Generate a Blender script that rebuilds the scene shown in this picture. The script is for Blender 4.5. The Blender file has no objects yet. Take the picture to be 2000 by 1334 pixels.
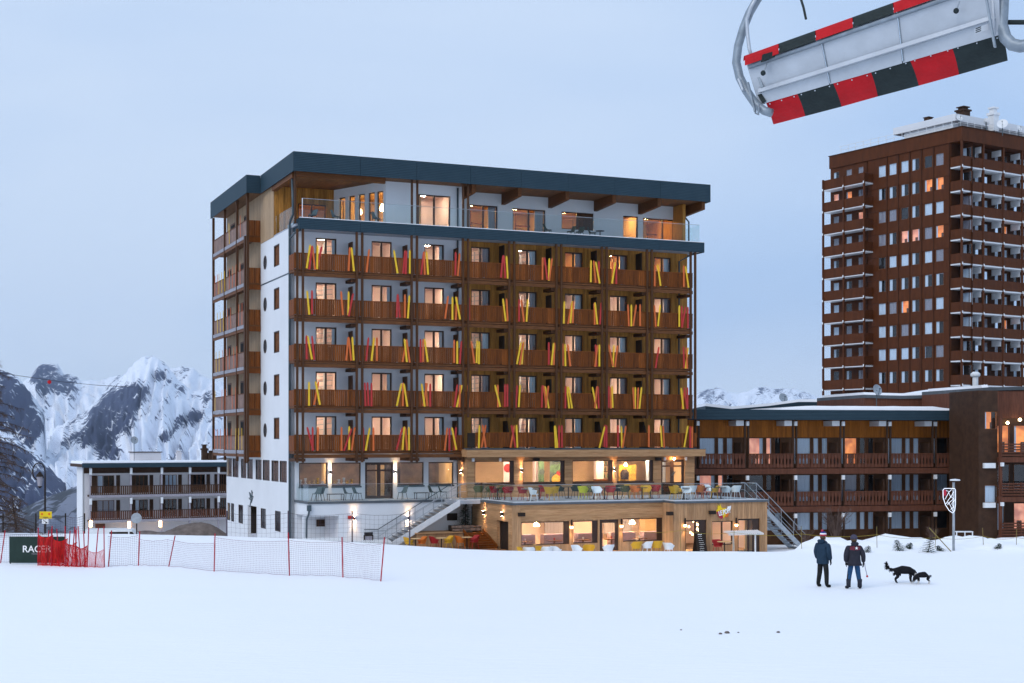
import bpy, math, random
from mathutils import Vector, Matrix, noise
R = math.radians
random.seed(7)
SC = bpy.context.scene
COL = SC.collection
# ---------------------------------------------------------------- camera
F = 2800.0; CX = 1000.0; HY = 862.0; CAMZ = 4.66      # focal length, centre and horizon in photo pixels; eye height
cd = bpy.data.cameras.new('camera'); cam = bpy.data.objects.new('camera', cd); COL.objects.link(cam)
cam.location = (0, 0, CAMZ); cam.rotation_euler = (R(90), 0, 0)
cd.sensor_width = 36; cd.lens = F / 2000 * 36; cd.shift_y = (HY - 667) / 2000
cd.clip_start = .1; cd.clip_end = 60000
SC.camera = cam
# ---------------------------------------------------------------- sky, sun, exposure
SUN_EL, SUN_AZ = 38, 215          # soft light from behind the left shoulder
w = bpy.data.worlds.new('World'); SC.world = w; w.use_nodes = True
nt = w.node_tree; nt.nodes.clear()
N = nt.nodes.new; K = nt.links.new
out = N('ShaderNodeOutputWorld'); bg = N('ShaderNodeBackground'); K(bg.outputs[0], out.inputs[0])
sky = N('ShaderNodeTexSky'); sky.sky_type = 'NISHITA'; sky.sun_disc = False
sky.sun_elevation = R(SUN_EL); sky.sun_rotation = R(SUN_AZ); sky.air_density = 1.2; sky.dust_density = 2.5
sk = N('ShaderNodeVectorMath'); sk.operation = 'SCALE'; sk.inputs['Scale'].default_value = .09; K(sky.outputs[0], sk.inputs[0])
tc = N('ShaderNodeTexCoord'); mp = N('ShaderNodeMapping'); mp.inputs['Scale'].default_value = (1.3, 1.3, 3.4); mp.inputs['Location'].default_value = (19.23, 10.784, 13.557)
K(tc.outputs['Generated'], mp.inputs[0])
n1 = N('ShaderNodeTexNoise'); n1.inputs['Scale'].default_value = 1.35; n1.inputs['Detail'].default_value = 4; n1.inputs['Roughness'].default_value = .42; n1.inputs['Distortion'].default_value = .35
K(mp.outputs[0], n1.inputs['Vector'])
rp = N('ShaderNodeValToRGB'); K(n1.outputs['Fac'], rp.inputs[0])
e = rp.color_ramp.elements; e[0].position = .32; e[0].color = (.385, .555, .835, 1); e[1].position = .66; e[1].color = (.60, .725, .915, 1)
mx = N('ShaderNodeMix'); mx.data_type = 'RGBA'; mx.inputs[0].default_value = .93
K(sk.outputs[0], mx.inputs[6]); K(rp.outputs[0], mx.inputs[7]); K(mx.outputs[2], bg.inputs[0]); bg.inputs[1].default_value = 1.12
sl = bpy.data.lights.new('sun', 'SUN'); so = bpy.data.objects.new('sun', sl); COL.objects.link(so)
sl.energy = 1.5; sl.angle = R(40); sl.color = (1, .95, .9)
d_ = Vector((math.sin(R(SUN_AZ)) * math.cos(R(SUN_EL)), math.cos(R(SUN_AZ)) * math.cos(R(SUN_EL)), math.sin(R(SUN_EL))))
so.rotation_euler = (-d_).to_track_quat('-Z', 'Y').to_euler(); so.location = (0, 0, 60)
vs = SC.view_settings; vs.view_transform = 'Standard'; vs.look = 'None'; vs.exposure = 0.0; vs.gamma = 1; vs.use_curve_mapping = False
SC.render.engine = 'CYCLES'
cy = SC.cycles; cy.use_denoising = True; cy.max_bounces = 8; cy.diffuse_bounces = 3; cy.glossy_bounces = 3; cy.transparent_max_bounces = 16
cy.transmission_bounces = 4; cy.volume_bounces = 0; cy.use_light_tree = True; cy.sample_clamp_indirect = 4; cy.caustics_reflective = False; cy.caustics_refractive = False
# ---------------------------------------------------------------- helpers
def at(px, py, Y): return Vector(((px - CX) / F * Y, Y, CAMZ - (py - HY) / F * Y))
class Frame:                                       # a building's own axes: u along the front, v inwards
    def __init__(s, ox, oy, deg): s.ox, s.oy, s.a = ox, oy, R(deg); s.c, s.s = math.cos(s.a), math.sin(s.a)
    def u(s, px, v=0.):
        k = (px - CX) / F; return (k * (s.oy + s.c * v) - s.ox + s.s * v) / (s.c - s.s * k)
    def v(s, px, u=0.):
        k = (px - CX) / F; return (s.ox + s.c * u - k * (s.oy + s.s * u)) / (s.s + k * s.c)
    def Y(s, u, v): return s.oy + s.s * u + s.c * v
    def z(s, py, u, v): return CAMZ - (py - HY) / F * s.Y(u, v)
    def W(s, u, v, z=0.): return Vector((s.ox + s.c * u - s.s * v, s.Y(u, v), z))
def tag(o, label, cat, group=None):
    o['label'] = label; o['category'] = cat
    if group: o['group'] = group
    return o
def link(o, parent=None, loc=None, rz=0.):
    COL.objects.link(o)
    if parent is not None: o.parent = parent
    if loc is not None: o.location = loc
    if rz: o.rotation_euler = (0, 0, rz)
    return o
def empty(name, loc=(0, 0, 0), rz=0., parent=None):
    o = bpy.data.objects.new(name, None); o.empty_display_size = .3; return link(o, parent, loc, rz)
def inst(name, me, parent=None, loc=(0, 0, 0), rz=0.): return link(bpy.data.objects.new(name, me), parent, loc, rz)
def copy_tree(o, parent=None):
    c = o.copy(); COL.objects.link(c); c.parent = parent
    for ch in list(o.children): copy_tree(ch, c)
    return c
class MB:
    def __init__(s): s.v = []; s.f = []; s.mi = []; s.cur = 0
    def face(s, pts):
        n = len(s.v); s.v += [tuple(p) for p in pts]; s.f.append(tuple(range(n, n + len(pts)))); s.mi.append(s.cur); return s
    def hexa(s, p):                                # 0-3 bottom ring, 4-7 top ring, counter-clockwise from above
        n = len(s.v); s.v += [tuple(q) for q in p]
        for q in ((3, 2, 1, 0), (4, 5, 6, 7), (0, 1, 5, 4), (1, 2, 6, 5), (2, 3, 7, 6), (3, 0, 4, 7)):
            s.f.append(tuple(n + i for i in q)); s.mi.append(s.cur)
        return s
    def box(s, x0, x1, y0, y1, z0, z1):
        x0, x1 = min(x0, x1), max(x0, x1); y0, y1 = min(y0, y1), max(y0, y1); z0, z1 = min(z0, z1), max(z0, z1)
        return s.hexa([(x0, y0, z0), (x1, y0, z0), (x1, y1, z0), (x0, y1, z0), (x0, y0, z1), (x1, y0, z1), (x1, y1, z1), (x0, y1, z1)])
    def bar(s, p, q, w, h, up=(0, 0, 1)):
        p, q = Vector(p), Vector(q); d = (q - p).normalized(); a = d.cross(Vector(up))
        if a.length < 1e-4: a = d.cross(Vector((0, 1, 0)))
        a.normalize(); b = a.cross(d); a *= w / 2; b *= h / 2
        return s.hexa([p - a - b, p + a - b, q + a - b, q - a - b, p - a + b, p + a + b, q + a + b, q - a + b])
    def tube(s, pts, r, n=6, caps=True):
        pts = [Vector(p) for p in pts]; rs = r if isinstance(r, (list, tuple)) else [r] * len(pts)
        base = len(s.v); ref = None
        for i, p in enumerate(pts):
            d = (pts[min(i + 1, len(pts) - 1)] - pts[max(i - 1, 0)])
            d = d.normalized() if d.length > 1e-9 else Vector((0, 0, 1))
            if ref is None: ref = d.orthogonal().normalized()
            a = (ref - d * ref.dot(d)); a = a.normalized() if a.length > 1e-6 else d.orthogonal().normalized(); ref = a; b = d.cross(a)
            for k in range(n):
                t = 2 * math.pi * k / n; s.v.append(tuple(p + (a * math.cos(t) + b * math.sin(t)) * rs[i]))
        for i in range(len(pts) - 1):
            for k in range(n):
                A = base + i * n + k; B = base + i * n + (k + 1) % n
                s.f.append((A, B, B + n, A + n)); s.mi.append(s.cur)
        if caps:
            s.f.append(tuple(base + k for k in reversed(range(n)))); s.mi.append(s.cur)
            e0 = base + (len(pts) - 1) * n; s.f.append(tuple(e0 + k for k in range(n))); s.mi.append(s.cur)
        return s
    def lathe(s, prof, n=12, c=(0, 0, 0)):
        base = len(s.v)
        for r, z in prof:
            for k in range(n):
                t = 2 * math.pi * k / n; s.v.append((c[0] + r * math.cos(t), c[1] + r * math.sin(t), c[2] + z))
        for i in range(len(prof) - 1):
            for k in range(n):
                A = base + i * n + k; B = base + i * n + (k + 1) % n; s.f.append((A, B, B + n, A + n)); s.mi.append(s.cur)
        s.f.append(tuple(base + k for k in reversed(range(n)))); s.mi.append(s.cur)
        e0 = base + (len(prof) - 1) * n; s.f.append(tuple(e0 + k for k in range(n))); s.mi.append(s.cur)
        return s
    def prism(s, poly, f0, f1):                    # poly: 2-D points; f0/f1 map a 2-D point to 3-D on either cap
        n = len(s.v); m = len(poly); s.v += [tuple(f0(p)) for p in poly] + [tuple(f1(p)) for p in poly]
        s.f.append(tuple(n + i for i in range(m))); s.mi.append(s.cur)
        s.f.append(tuple(n + m + i for i in reversed(range(m)))); s.mi.append(s.cur)
        for i in range(m):
            j = (i + 1) % m; s.f.append((n + j, n + i, n + m + i, n + m + j)); s.mi.append(s.cur)
        return s
    def mesh(s, name, *mats, smooth=False):
        me = bpy.data.meshes.new(name); me.from_pydata(s.v, [], s.f)
        for m in mats: me.materials.append(m)
        if any(s.mi): me.polygons.foreach_set('material_index', s.mi)
        if smooth: me.polygons.foreach_set('use_smooth', [True] * len(s.f))
        me.update(); return me
    def build(s, name, mat, parent=None, loc=None, rz=0., smooth=False):
        mats = mat if isinstance(mat, (list, tuple)) else [mat]
        return link(bpy.data.objects.new(name, s.mesh(name, *mats, smooth=smooth)), parent, loc, rz)
def wall(x0, x1, z0, z1, holes, y0, y1):
    b = MB(); hs = list(holes)
    xs = sorted({x0, x1, *[h[0] for h in hs], *[h[1] for h in hs]}); zs = sorted({z0, z1, *[h[2] for h in hs], *[h[3] for h in hs]})
    for i in range(len(xs) - 1):
        run = None
        for j in range(len(zs)):
            solid = False
            if j < len(zs) - 1:
                ax, az = (xs[i] + xs[i + 1]) / 2, (zs[j] + zs[j + 1]) / 2
                solid = not any(h[0] < ax < h[1] and h[2] < az < h[3] for h in hs)
            if solid and run is None: run = zs[j]
            if not solid and run is not None:
                a, c, d, g = xs[i], xs[i + 1], run, zs[j]; run = None
                b.face([(a, y0, d), (c, y0, d), (c, y0, g), (a, y0, g)]); b.face([(c, y1, d), (a, y1, d), (a, y1, g), (c, y1, g)])
    for a, c, d, g in hs + [(x1, x0, z1, z0)]:
        b.face([(a, y0, d), (a, y0, g), (a, y1, g), (a, y1, d)]); b.face([(c, y0, g), (c, y0, d), (c, y1, d), (c, y1, g)])
        b.face([(a, y0, g), (c, y0, g), (c, y1, g), (a, y1, g)]); b.face([(a, y0, d), (a, y1, d), (c, y1, d), (c, y0, d)])
    return b
# ---------------------------------------------------------------- materials
def mat(name, col, rough=.65, var=.12, scale=2.0, stretch=(1, 1, 1), island=0., bump=0., bscale=None, metal=0., col2=None, spec=.15, bstretch=None):
    m = bpy.data.materials.new(name); m.use_nodes = True; t = m.node_tree; N = t.nodes.new; K = t.links.new
    p = t.nodes['Principled BSDF']; p.inputs['Roughness'].default_value = rough; p.inputs['Metallic'].default_value = metal
    p.inputs['Specular IOR Level'].default_value = .4 if (metal or rough < .46) else spec
    tc = N('ShaderNodeTexCoord'); mp = N('ShaderNodeMapping'); mp.inputs['Scale'].default_value = stretch; K(tc.outputs['Object'], mp.inputs[0])
    nz = N('ShaderNodeTexNoise'); nz.inputs['Scale'].default_value = scale; nz.inputs['Detail'].default_value = 6; nz.inputs['Roughness'].default_value = .62; K(mp.outputs[0], nz.inputs['Vector'])
    c2 = col2 or tuple(c * (1 - 2.2 * var) for c in col)
    mx = N('ShaderNodeMix'); mx.data_type = 'RGBA'; mx.inputs[6].default_value = (*col, 1); mx.inputs[7].default_value = (*c2, 1)
    rm = N('ShaderNodeMapRange'); rm.inputs[1].default_value = .35; rm.inputs[2].default_value = .7; K(nz.outputs['Fac'], rm.inputs[0]); K(rm.outputs[0], mx.inputs[0])
    last = mx.outputs[2]
    if island:
        g = N('ShaderNodeNewGeometry'); r2 = N('ShaderNodeMapRange'); r2.inputs[3].default_value = 1 - island; r2.inputs[4].default_value = 1 + island
        K(g.outputs['Random Per Island'], r2.inputs[0]); hs = N('ShaderNodeHueSaturation'); K(r2.outputs[0], hs.inputs['Value']); K(last, hs.inputs['Color']); last = hs.outputs[0]
    K(last, p.inputs['Base Color'])
    if bump:
        mb = N('ShaderNodeMapping'); mb.inputs['Scale'].default_value = bstretch or stretch; K(tc.outputs['Object'], mb.inputs[0])
        nb = N('ShaderNodeTexNoise'); nb.inputs['Scale'].default_value = bscale or scale * 4; nb.inputs['Detail'].default_value = 5; K(mb.outputs[0], nb.inputs['Vector'])
        bp = N('ShaderNodeBump'); bp.inputs['Strength'].default_value = min(1, bump); bp.inputs['Distance'].default_value = .03; K(nb.outputs['Fac'], bp.inputs['Height']); K(bp.outputs[0], p.inputs['Normal'])
    return m
def glow(name, col, strength):
    m = bpy.data.materials.new(name); m.use_nodes = True; t = m.node_tree; p = t.nodes['Principled BSDF']
    p.inputs['Base Color'].default_value = (*col, 1); p.inputs['Emission Color'].default_value = (*col, 1); p.inputs['Emission Strength'].default_value = strength
    return m
def glassmat(name, tint=(.93, .97, .97), refl=1.0, rough=.015):
    m = bpy.data.materials.new(name); m.use_nodes = True; t = m.node_tree; t.nodes.clear(); N = t.nodes.new; K = t.links.new
    o = N('ShaderNodeOutputMaterial'); mx = N('ShaderNodeMixShader'); tr = N('ShaderNodeBsdfTransparent'); gl = N('ShaderNodeBsdfGlossy'); fr = N('ShaderNodeFresnel')
    tr.inputs[0].default_value = (*tint, 1); gl.inputs['Roughness'].default_value = rough; gl.inputs['Color'].default_value = (1, 1, 1, 1); fr.inputs[0].default_value = 1.52
    mu = N('ShaderNodeMath'); mu.operation = 'MULTIPLY'; mu.inputs[1].default_value = refl; mu.use_clamp = True
    ge = N('ShaderNodeNewGeometry'); iv = N('ShaderNodeMath'); iv.operation = 'SUBTRACT'; iv.inputs[0].default_value = 1; K(ge.outputs['Backfacing'], iv.inputs[1]); m2 = N('ShaderNodeMath'); m2.operation = 'MULTIPLY'
    K(fr.outputs[0], mu.inputs[0]); K(mu.outputs[0], m2.inputs[0]); K(iv.outputs[0], m2.inputs[1]); K(m2.outputs[0], mx.inputs[0]); K(tr.outputs[0], mx.inputs[1]); K(gl.outputs[0], mx.inputs[2]); K(mx.outputs[0], o.inputs[0])
    return m
M = {}
M['white'] = mat('white_render', (.66, .68, .71), .85, .035, .35, bump=.25, bscale=14)
M['white2'] = mat('lilac_render', (.66, .64, .66), .85, .05, .5, bump=.25, bscale=14)
M['clad'] = mat('golden_vertical_boards', (.46, .215, .045), .6, .2, 3, (6, 6, .5), island=.28, bump=.2, col2=(.26, .115, .024))
M['cladside'] = mat('weathered_vertical_boards', (.42, .30, .19), .6, .15, 3, (6, 6, .5), island=.16, bump=.2, col2=(.30, .20, .12))
M['larch_h'] = mat('larch_boards_laid_flat', (.47, .275, .14), .6, .2, 2.2, (.6, 6, 8), island=.18, bump=.2, col2=(.31, .165, .075))
M['larch_v'] = mat('larch_boards_upright', (.45, .265, .14), .6, .2, 2.2, (8, 8, .6), island=.2, bump=.2, col2=(.30, .165, .08))
M['balc'] = mat('balcony_slats', (.18, .05, .007), .55, .2, 2.5, (5, 5, .6), island=.38, bump=.15, col2=(.10, .028, .004))
M['beam'] = mat('brown_beams', (.15, .058, .02), .6, .2, 2.5, (1, 4, 4), bump=.15)
M['post'] = mat('dark_posts', (.085, .036, .015), .6, .2, 2.5, (5, 5, .6), bump=.15)
M['soffit'] = mat('soffit_boards', (.19, .095, .045), .65, .2, 2, (6, .4, 1), island=.1, bump=.15)
M['frame'] = mat('window_frame_brown', (.045, .02, .011), .45, .2, 4)
M['frame2'] = mat('window_frame_red_brown', (.15, .058, .022), .5, .2, 4, island=.1)
M['divider'] = mat('dark_divider', (.03, .02, .015), .6, .2, 4)
M['steel'] = mat('galvanised_steel', (.42, .45, .48), .38, .12, 6, metal=.75)
M['whitepaint'] = mat('white_painted_metal', (.72, .74, .76), .4, .05, 3)
M['pipe'] = mat('slate_pipe', (.05, .075, .09), .4, .1, 4)
M['deck'] = mat('grey_deck', (.36, .39, .44), .7, .12, 1.2, bump=.2)
M['slab'] = mat('slab_edge_grey', (.10, .115, .13), .6, .12, 2)
M['glass'] = glassmat('clear_glass')
M['railglass'] = glassmat('balustrade_glass', (.93, .97, .97), .7)
M['skyglass'] = glassmat('window_glass', (.93, .95, .97), 1.3)
M['glass_low'] = glassmat('low_glare_glass', (.9, .9, .9), .22)
M['room'] = mat('room_walls_pink', (.78, .60, .53), .8, .06, .6)
M['room2'] = mat('room_walls_ochre', (.70, .47, .24), .8, .1, .6)
M['curtain'] = mat('pale_curtain', (.70, .80, .90), .85, .12, 2, (9, 9, .3))
M['drape'] = mat('grey_drape', (.34, .32, .36), .85, .15, 2, (9, 9, .3))
M['dark'] = mat('unlit_room', (.035, .032, .032), .8, .3, 1.5)
M['lamp'] = glow('warm_lamp', (1, .71, .52), 235)
M['lamp_o'] = glow('orange_lamp', (1, .55, .2), 280)
M['lamp_soft'] = glow('lit_shade', (1, .62, .28), 14)
M['snow'] = None
# ---------------------------------------------------------------- building blocks shared by the houses
def boards(b, x0, x1, z0, z1, holes, y0, th, wd, vertical=True, gap=.008):
    """real boards on a wall: one thin box each, cut round the openings"""
    A0, A1 = (x0, x1) if vertical else (z0, z1); B0, B1 = (z0, z1) if vertical else (x0, x1)
    hs = [(h if vertical else (h[2], h[3], h[0], h[1])) for h in holes]
    n = max(1, round((A1 - A0) / wd)); cuts = sorted({A0 + (A1 - A0) * i / n for i in range(n + 1)} | {c for h in hs for c in h[:2] if A0 < c < A1})
    for i in range(len(cuts) - 1):
        a, c = cuts[i], cuts[i + 1]
        if c - a < .012: continue
        m = (a + c) / 2; iv = sorted([(h[2], h[3]) for h in hs if h[0] < m < h[1]]); s = B0; segs = []
        for p, q in iv:
            if p > s: segs.append((s, min(p, B1)))
            s = max(s, q)
        if s < B1: segs.append((s, B1))
        for p, q in segs:
            jt = random.uniform(0, .006)
            if vertical: b.box(a + gap / 2, c - gap / 2, y0 - th - jt, y0, p, q)
            else: b.box(p, q, y0 - th - jt, y0, a + gap / 2, c - gap / 2)
    return b
WC = {}
def window(parent, loc, w, h, rz=0., leaves=2, fr=.075, fm='frame', gm='glass', name='window', split=None, rail=None, deep=.1):
    """frame part with one pane sub-part per leaf; origin at the lower left corner of the opening, x right, y inwards"""
    key = (round(w, 2), round(h, 2), leaves, fr, fm, gm, split, rail, deep)
    if key not in WC:
        b = MB(); y0, y1 = deep, deep + .07
        b.box(0, fr, y0, y1, 0, h); b.box(w - fr, w, y0, y1, 0, h); b.box(fr, w - fr, y0, y1, 0, fr); b.box(fr, w - fr, y0, y1, h - fr, h)
        xs = split or [w * i / leaves for i in range(1, leaves)]
        for x in xs: b.box(x - fr * .75, x + fr * .75, y0 - .008, y1 - .005, fr, h - fr)
        if rail: b.box(fr, w - fr, y0 - .004, y1 - .003, rail - .05, rail + .05)
        ed = [fr * .5] + list(xs) + [w - fr * .5]; ps = []
        for i in range(len(ed) - 1):
            q = MB().box(ed[i] + .01, ed[i + 1] - .01, y0 + .03, y0 + .04, fr * .6, h - fr * .6); ps.append(q.mesh('pane', M[gm]))
        WC[key] = (b.mesh('window_frame', M[fm]), ps)
    fm_, ps = WC[key]
    o = inst(name, fm_, parent, loc, rz)
    for p in ps: inst('pane', p, o)
    return o
def room(win, x0, x1, y0, y1, z0, z1, wm='room', lm='lamp', lamp=.34, lx=None, ly=None, curtain=None):
    b = MB()
    b.face([(x0, y1, z0), (x1, y1, z0), (x1, y1, z1), (x0, y1, z1)]); b.face([(x0, y0, z0), (x0, y1, z0), (x0, y1, z1), (x0, y0, z1)])
    b.face([(x1, y1, z0), (x1, y0, z0), (x1, y0, z1), (x1, y1, z1)]); b.face([(x0, y0, z0), (x1, y0, z0), (x1, y1, z0), (x0, y1, z0)]); b.face([(x0, y1, z1), (x1, y1, z1), (x1, y0, z1), (x0, y0, z1)])
    r = b.build('room_interior', M[wm], win)
    if lamp:
        lx = lx if lx is not None else (x0 + x1) / 2; ly = ly if ly is not None else (y0 + y1) / 2
        MB().box(lx - lamp / 2, lx + lamp / 2, ly - lamp / 2, ly + lamp / 2, z1 - .07, z1 - .03).build('ceiling_lamp', M[lm], win)
    for c in (curtain or []):
        a, d, m_ = c; q = MB(); n = max(3, int((d - a) / .09)); P = []
        for i in range(n + 1): P.append((a + (d - a) * i / n, y0 + .12 + (.035 if i % 2 else -.035)))
        for i in range(n): q.face([(*P[i], z0), (*P[i + 1], z0), (*P[i + 1], z1 - .1), (*P[i], z1 - .1)])
        q.build('curtain', M[m_], win)
    return r
def spot(parent, loc, up, energy, size=58, col=(1, .58, .24), blend=.8):
    l = bpy.data.lights.new('lamp_light', 'SPOT'); l.energy = energy * 2.2; l.spot_size = R(size); l.spot_blend = blend; l.color = col; l.shadow_soft_size = .03
    o = link(bpy.data.objects.new('lamp_light', l), parent, loc); o.rotation_euler = (R(180) if up else 0, 0, 0); return o
def sconce(parent, loc, rz=0., e_up=30, e_dn=30, size=52):
    size = size * 1.5
    b = MB(); b.box(-.05, .05, -.17, -.05, -.11, .11); b.box(-.03, .03, -.05, 0, -.05, .05)
    o = b.build('wall_lamp', M['divider'], parent, loc, rz)
    MB().box(-.04, .04, -.15, -.07, .108, .113).build('lamp_lens', M['lamp'], o); MB().box(-.04, .04, -.15, -.07, -.113, -.108).build('lamp_lens', M['lamp'], o)
    if e_up: spot(o, (0, -.13, .13), True, e_up, size)
    if e_dn: spot(o, (0, -.13, -.13), False, e_dn, size)
    return o
# ================================================================= THE HOTEL
H = Frame(-13.2, 88.1, 23.0)
hotel = empty('hotel_building', (H.ox, H.oy, 0), H.a)
tag(hotel, 'large white and timber hotel with slate blue roof band and lit balcony rooms', 'hotel')
FL = [1.0, 4.05, 6.85, 9.65, 12.45, 15.25, 18.05]
VW = 1.4                                            # front wall behind the balconies
BX = [H.u(p, 0) for p in (586, 702, 809, 909, 999, 1091, 1180, 1268, 1353)]
UE = H.u(1357, 0)
GZ = -2.25
DOORPX = [(616.6, 658.7), (725.8, 766.6), (829, 869), (920, 958), (1012.6, 1050), (1103, 1139), (1191, 1226), (1277, 1311)]
UWOOD = H.u(904, VW)
# --- front wall with openings
holes = []; rooms = []
for r in range(1, 6):
    for i, (a, c) in enumerate(DOORPX):
        u0 = H.u(a, VW); u1 = u0 + 1.36; z0 = FL[r] + .02; z1 = FL[r] + 2.2
        holes.append((u0, u1, z0, z1)); rooms.append((r, i, u0, u1, z0, z1))
gh = []                                             # ground floor openings of the white half
for a, c, t in ((584, 640, 0), (648, 705, 0), (713, 768, 1), (776, 828, 0), (837, 886, 0)):
    gh.append((H.u(a, VW), H.u(c, VW), 1.02 if t else 1.83, 3.32))
wall(-.03, UWOOD, GZ, 17.95, [h for h in holes if h[1] < UWOOD] + gh, VW, VW + .22).build('front_wall', M['white'], hotel)
wall(UWOOD, UE + .2, 1.0, 17.95, [h for h in holes if h[0] > UWOOD] + [(UWOOD + .6, UE - .2, 1.1, 3.6)], VW, VW + .22).build('front_wall', M['clad'], hotel)
boards(MB(), UWOOD, UE + .2, 4.1, 17.9, [h for h in holes if h[0] > UWOOD], VW, .025, .145).build('timber_cladding', M['clad'], hotel)
MB().box(UE - .02, UE + .2, VW + .22, 20, GZ, 21.3).build('end_wall', M['clad'], hotel)
# --- room windows
for r, i, u0, u1, z0, z1 in rooms:
    wn = window(hotel, (u0, VW, z0), u1 - u0, z1 - z0, name='window', fr=.085)
    orange = (r == 5 and i in (6, 7)) or (r == 5 and i == 5)
    cur = []
    if i >= 3: cur.append((.93, 1.36, 'drape' if (i + r) % 3 else 'curtain'))
    elif (i + r) % 2: cur.append((1.12, 1.4, 'curtain'))
    room(wn, -.75, 2.0, .24, 3.4 + .3 * ((i * 7 + r * 3) % 3), -.0, 2.42, 'room2' if orange else 'room', 'lamp_o' if orange else 'lamp', lamp=.30 + .05 * ((r + i) % 3), lx=.25 if i % 2 else .9, curtain=cur)
    # bed head, picture and coat rail, seen through the panes
    f = MB(); 
    if i in (0, 3, 4): 
        for k in range(3): f.bar((-.6, 2.6, 1.15 + .32 * k), (1.9, 2.9, 1.45 + .32 * k), .05, .05)
        f.box(.2, .28, 2.5, 2.58, 0, 2.2); f.box(1.2, 1.28, 2.5, 2.58, 0, 2.2)
        f.build('bunk_rail', M['steel'], wn)
    else:
        f.box(.1 + .2 * (i % 3), .7 + .2 * (i % 3), 3.3, 3.34, 1.2, 1.8); f.build('picture', mat('picture', random.choice([(.5, .1, .08), (.15, .3, .42), (.5, .35, .1), (.3, .32, .3)]), .6, .3, 6), wn)
# --- side wall (faces the valley), local x runs towards the front corner
VS = 9.6; VB = 20.6
M['shutw'] = mat('orange_brown_shutter', (.26, .095, .03), .5, .2, 3)
sh = []; rnd = []
SR = -R(90)
for r in range(1, 6):
    vA, vB = H.v(546.5, 0), H.v(535.5, 0); zc = FL[r] + 1.45
    sh.append((-vB, -vA, FL[r] + .75, FL[r] + 2.15))
    vc = H.v(519, 0); rnd.append((-vc, FL[r] + 1.35))
lowp = [(443.3, 453.6), (455, 466.5), (471.5, 482), (483.6, 494.5), (500, 511.8), (513.8, 527.5), (531, 545), (547, 561)]
up = [(-H.v(a, 0), -H.v(c, 0), 2.05, 3.42) for a, c in lowp]
lw = []
for a, c, t, bt in ((445, 450.5, 982, 1016), (452, 458, 983, 1018.5), (466.5, 475.5, 986, 1022), (510, 520, 993, 1032), (538, 549, 998, 1038)):
    va = H.v((a + c) / 2, 0); lw.append((-H.v(a, 0), -H.v(c, 0), H.z(bt, 0, va), H.z(t, 0, va)))
dv = (-H.v(484.5, 0), -H.v(502, 0), GZ + .02, H.z(988, 0, H.v(493, 0)))
allh = sh + up + lw + [dv]
sw = wall(-VB, -VW, GZ - 3, 18.0, allh, -.03, .2).build('side_wall', M['white'], hotel, rz=SR)
for h in sh:
    wn = window(hotel, (-.03, -h[0], h[2]), h[1] - h[0], h[3] - h[2], SR, 1, .07, 'frame', 'glass_low', deep=.02)
    MB().box(.02, h[1] - h[0] - .02, .1, .12, .02, h[3] - h[2] - .02).build('shutter', M['shutw'], wn)
for h in up + lw:
    wn = window(hotel, (-.03, -h[0], h[2]), h[1] - h[0], h[3] - h[2], SR, 1, .05, 'frame', 'glass_low', deep=.01)
    q = MB(); W_ = h[1] - h[0]
    for k in range(3): q.box(W_ * k / 3 + .02, W_ * (k + 1) / 3 - .02, .12 + .03 * (k % 2), .15 + .03 * (k % 2), .02, h[3] - h[2] - .02)
    q.build('wood_blind', M['frame2'] if h in up else M['frame'], wn)
for k, (x, z) in enumerate(rnd):
    b = MB(); n = 28; P = [(x + .44 * math.cos(2 * math.pi * i / n), z + .46 * math.sin(2 * math.pi * i / n)) for i in range(n)]; Q = [(x + .37 * math.cos(2 * math.pi * i / n), z + .39 * math.sin(2 * math.pi * i / n)) for i in range(n)]
    for i in range(n):
        j = (i + 1) % n; b.hexa([(*(P[i][0], -.06), P[i][1]), (P[j][0], -.06, P[j][1]), (P[j][0], -.025, P[j][1]), (P[i][0], -.025, P[i][1]), (Q[i][0], -.06, Q[i][1]), (Q[j][0], -.06, Q[j][1]), (Q[j][0], -.025, Q[j][1]), (Q[i][0], -.025, Q[i][1])])
    o = b.build('round_window', M['frame'], hotel, rz=SR)
    MB().prism(Q, lambda p: (p[0], -.045, p[1]), lambda p: (p[0], -.032, p[1])).build('pane', mat('dark_glass', (.04, .045, .05), .06, .1, 3), o)
MB().box(dv[0] + .02, dv[1] - .02, .9, 1.0, GZ, dv[3]).build('porch_back', M['white2'], hotel, rz=SR)
b = MB(); b.box(dv[1] - .75, dv[1] - .06, .82, .9, GZ, GZ + 2.1); o = b.build('porch_door', M['divider'], hotel, rz=SR)
MB().box(dv[1] - .65, dv[1] - .16, .805, .822, GZ + 1.0, GZ + 1.9).build('pane', M['white2'], o)
b = MB(); zg = H.z(545, 0, 5.4); b.box(-VS, -VW, -.05, -.028, zg - .04, zg + .04); b.build('wall_joint', M['pipe'], hotel, rz=SR)
# emblem of crossed skis and a sprig over the porch
b = MB(); x = -H.v(492.5, 0); z = H.z(976, 0, H.v(492.5, 0))
for p, q in (((-.45, -.5), (.35, .55)), ((.0, -.2), (.55, .25)), ((.0, -.05), (-.25, .45)), ((-.2, .1), (-.6, .5)), ((.3, .2), (.1, .65)), ((-.35, .0), (-.7, .1))): b.tube([(x + p[0], -.06, z + p[1]), (x + q[0], -.06, z + q[1])], .035, 5)
b.build('wall_emblem', M['pipe'], hotel, rz=SR)
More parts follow.
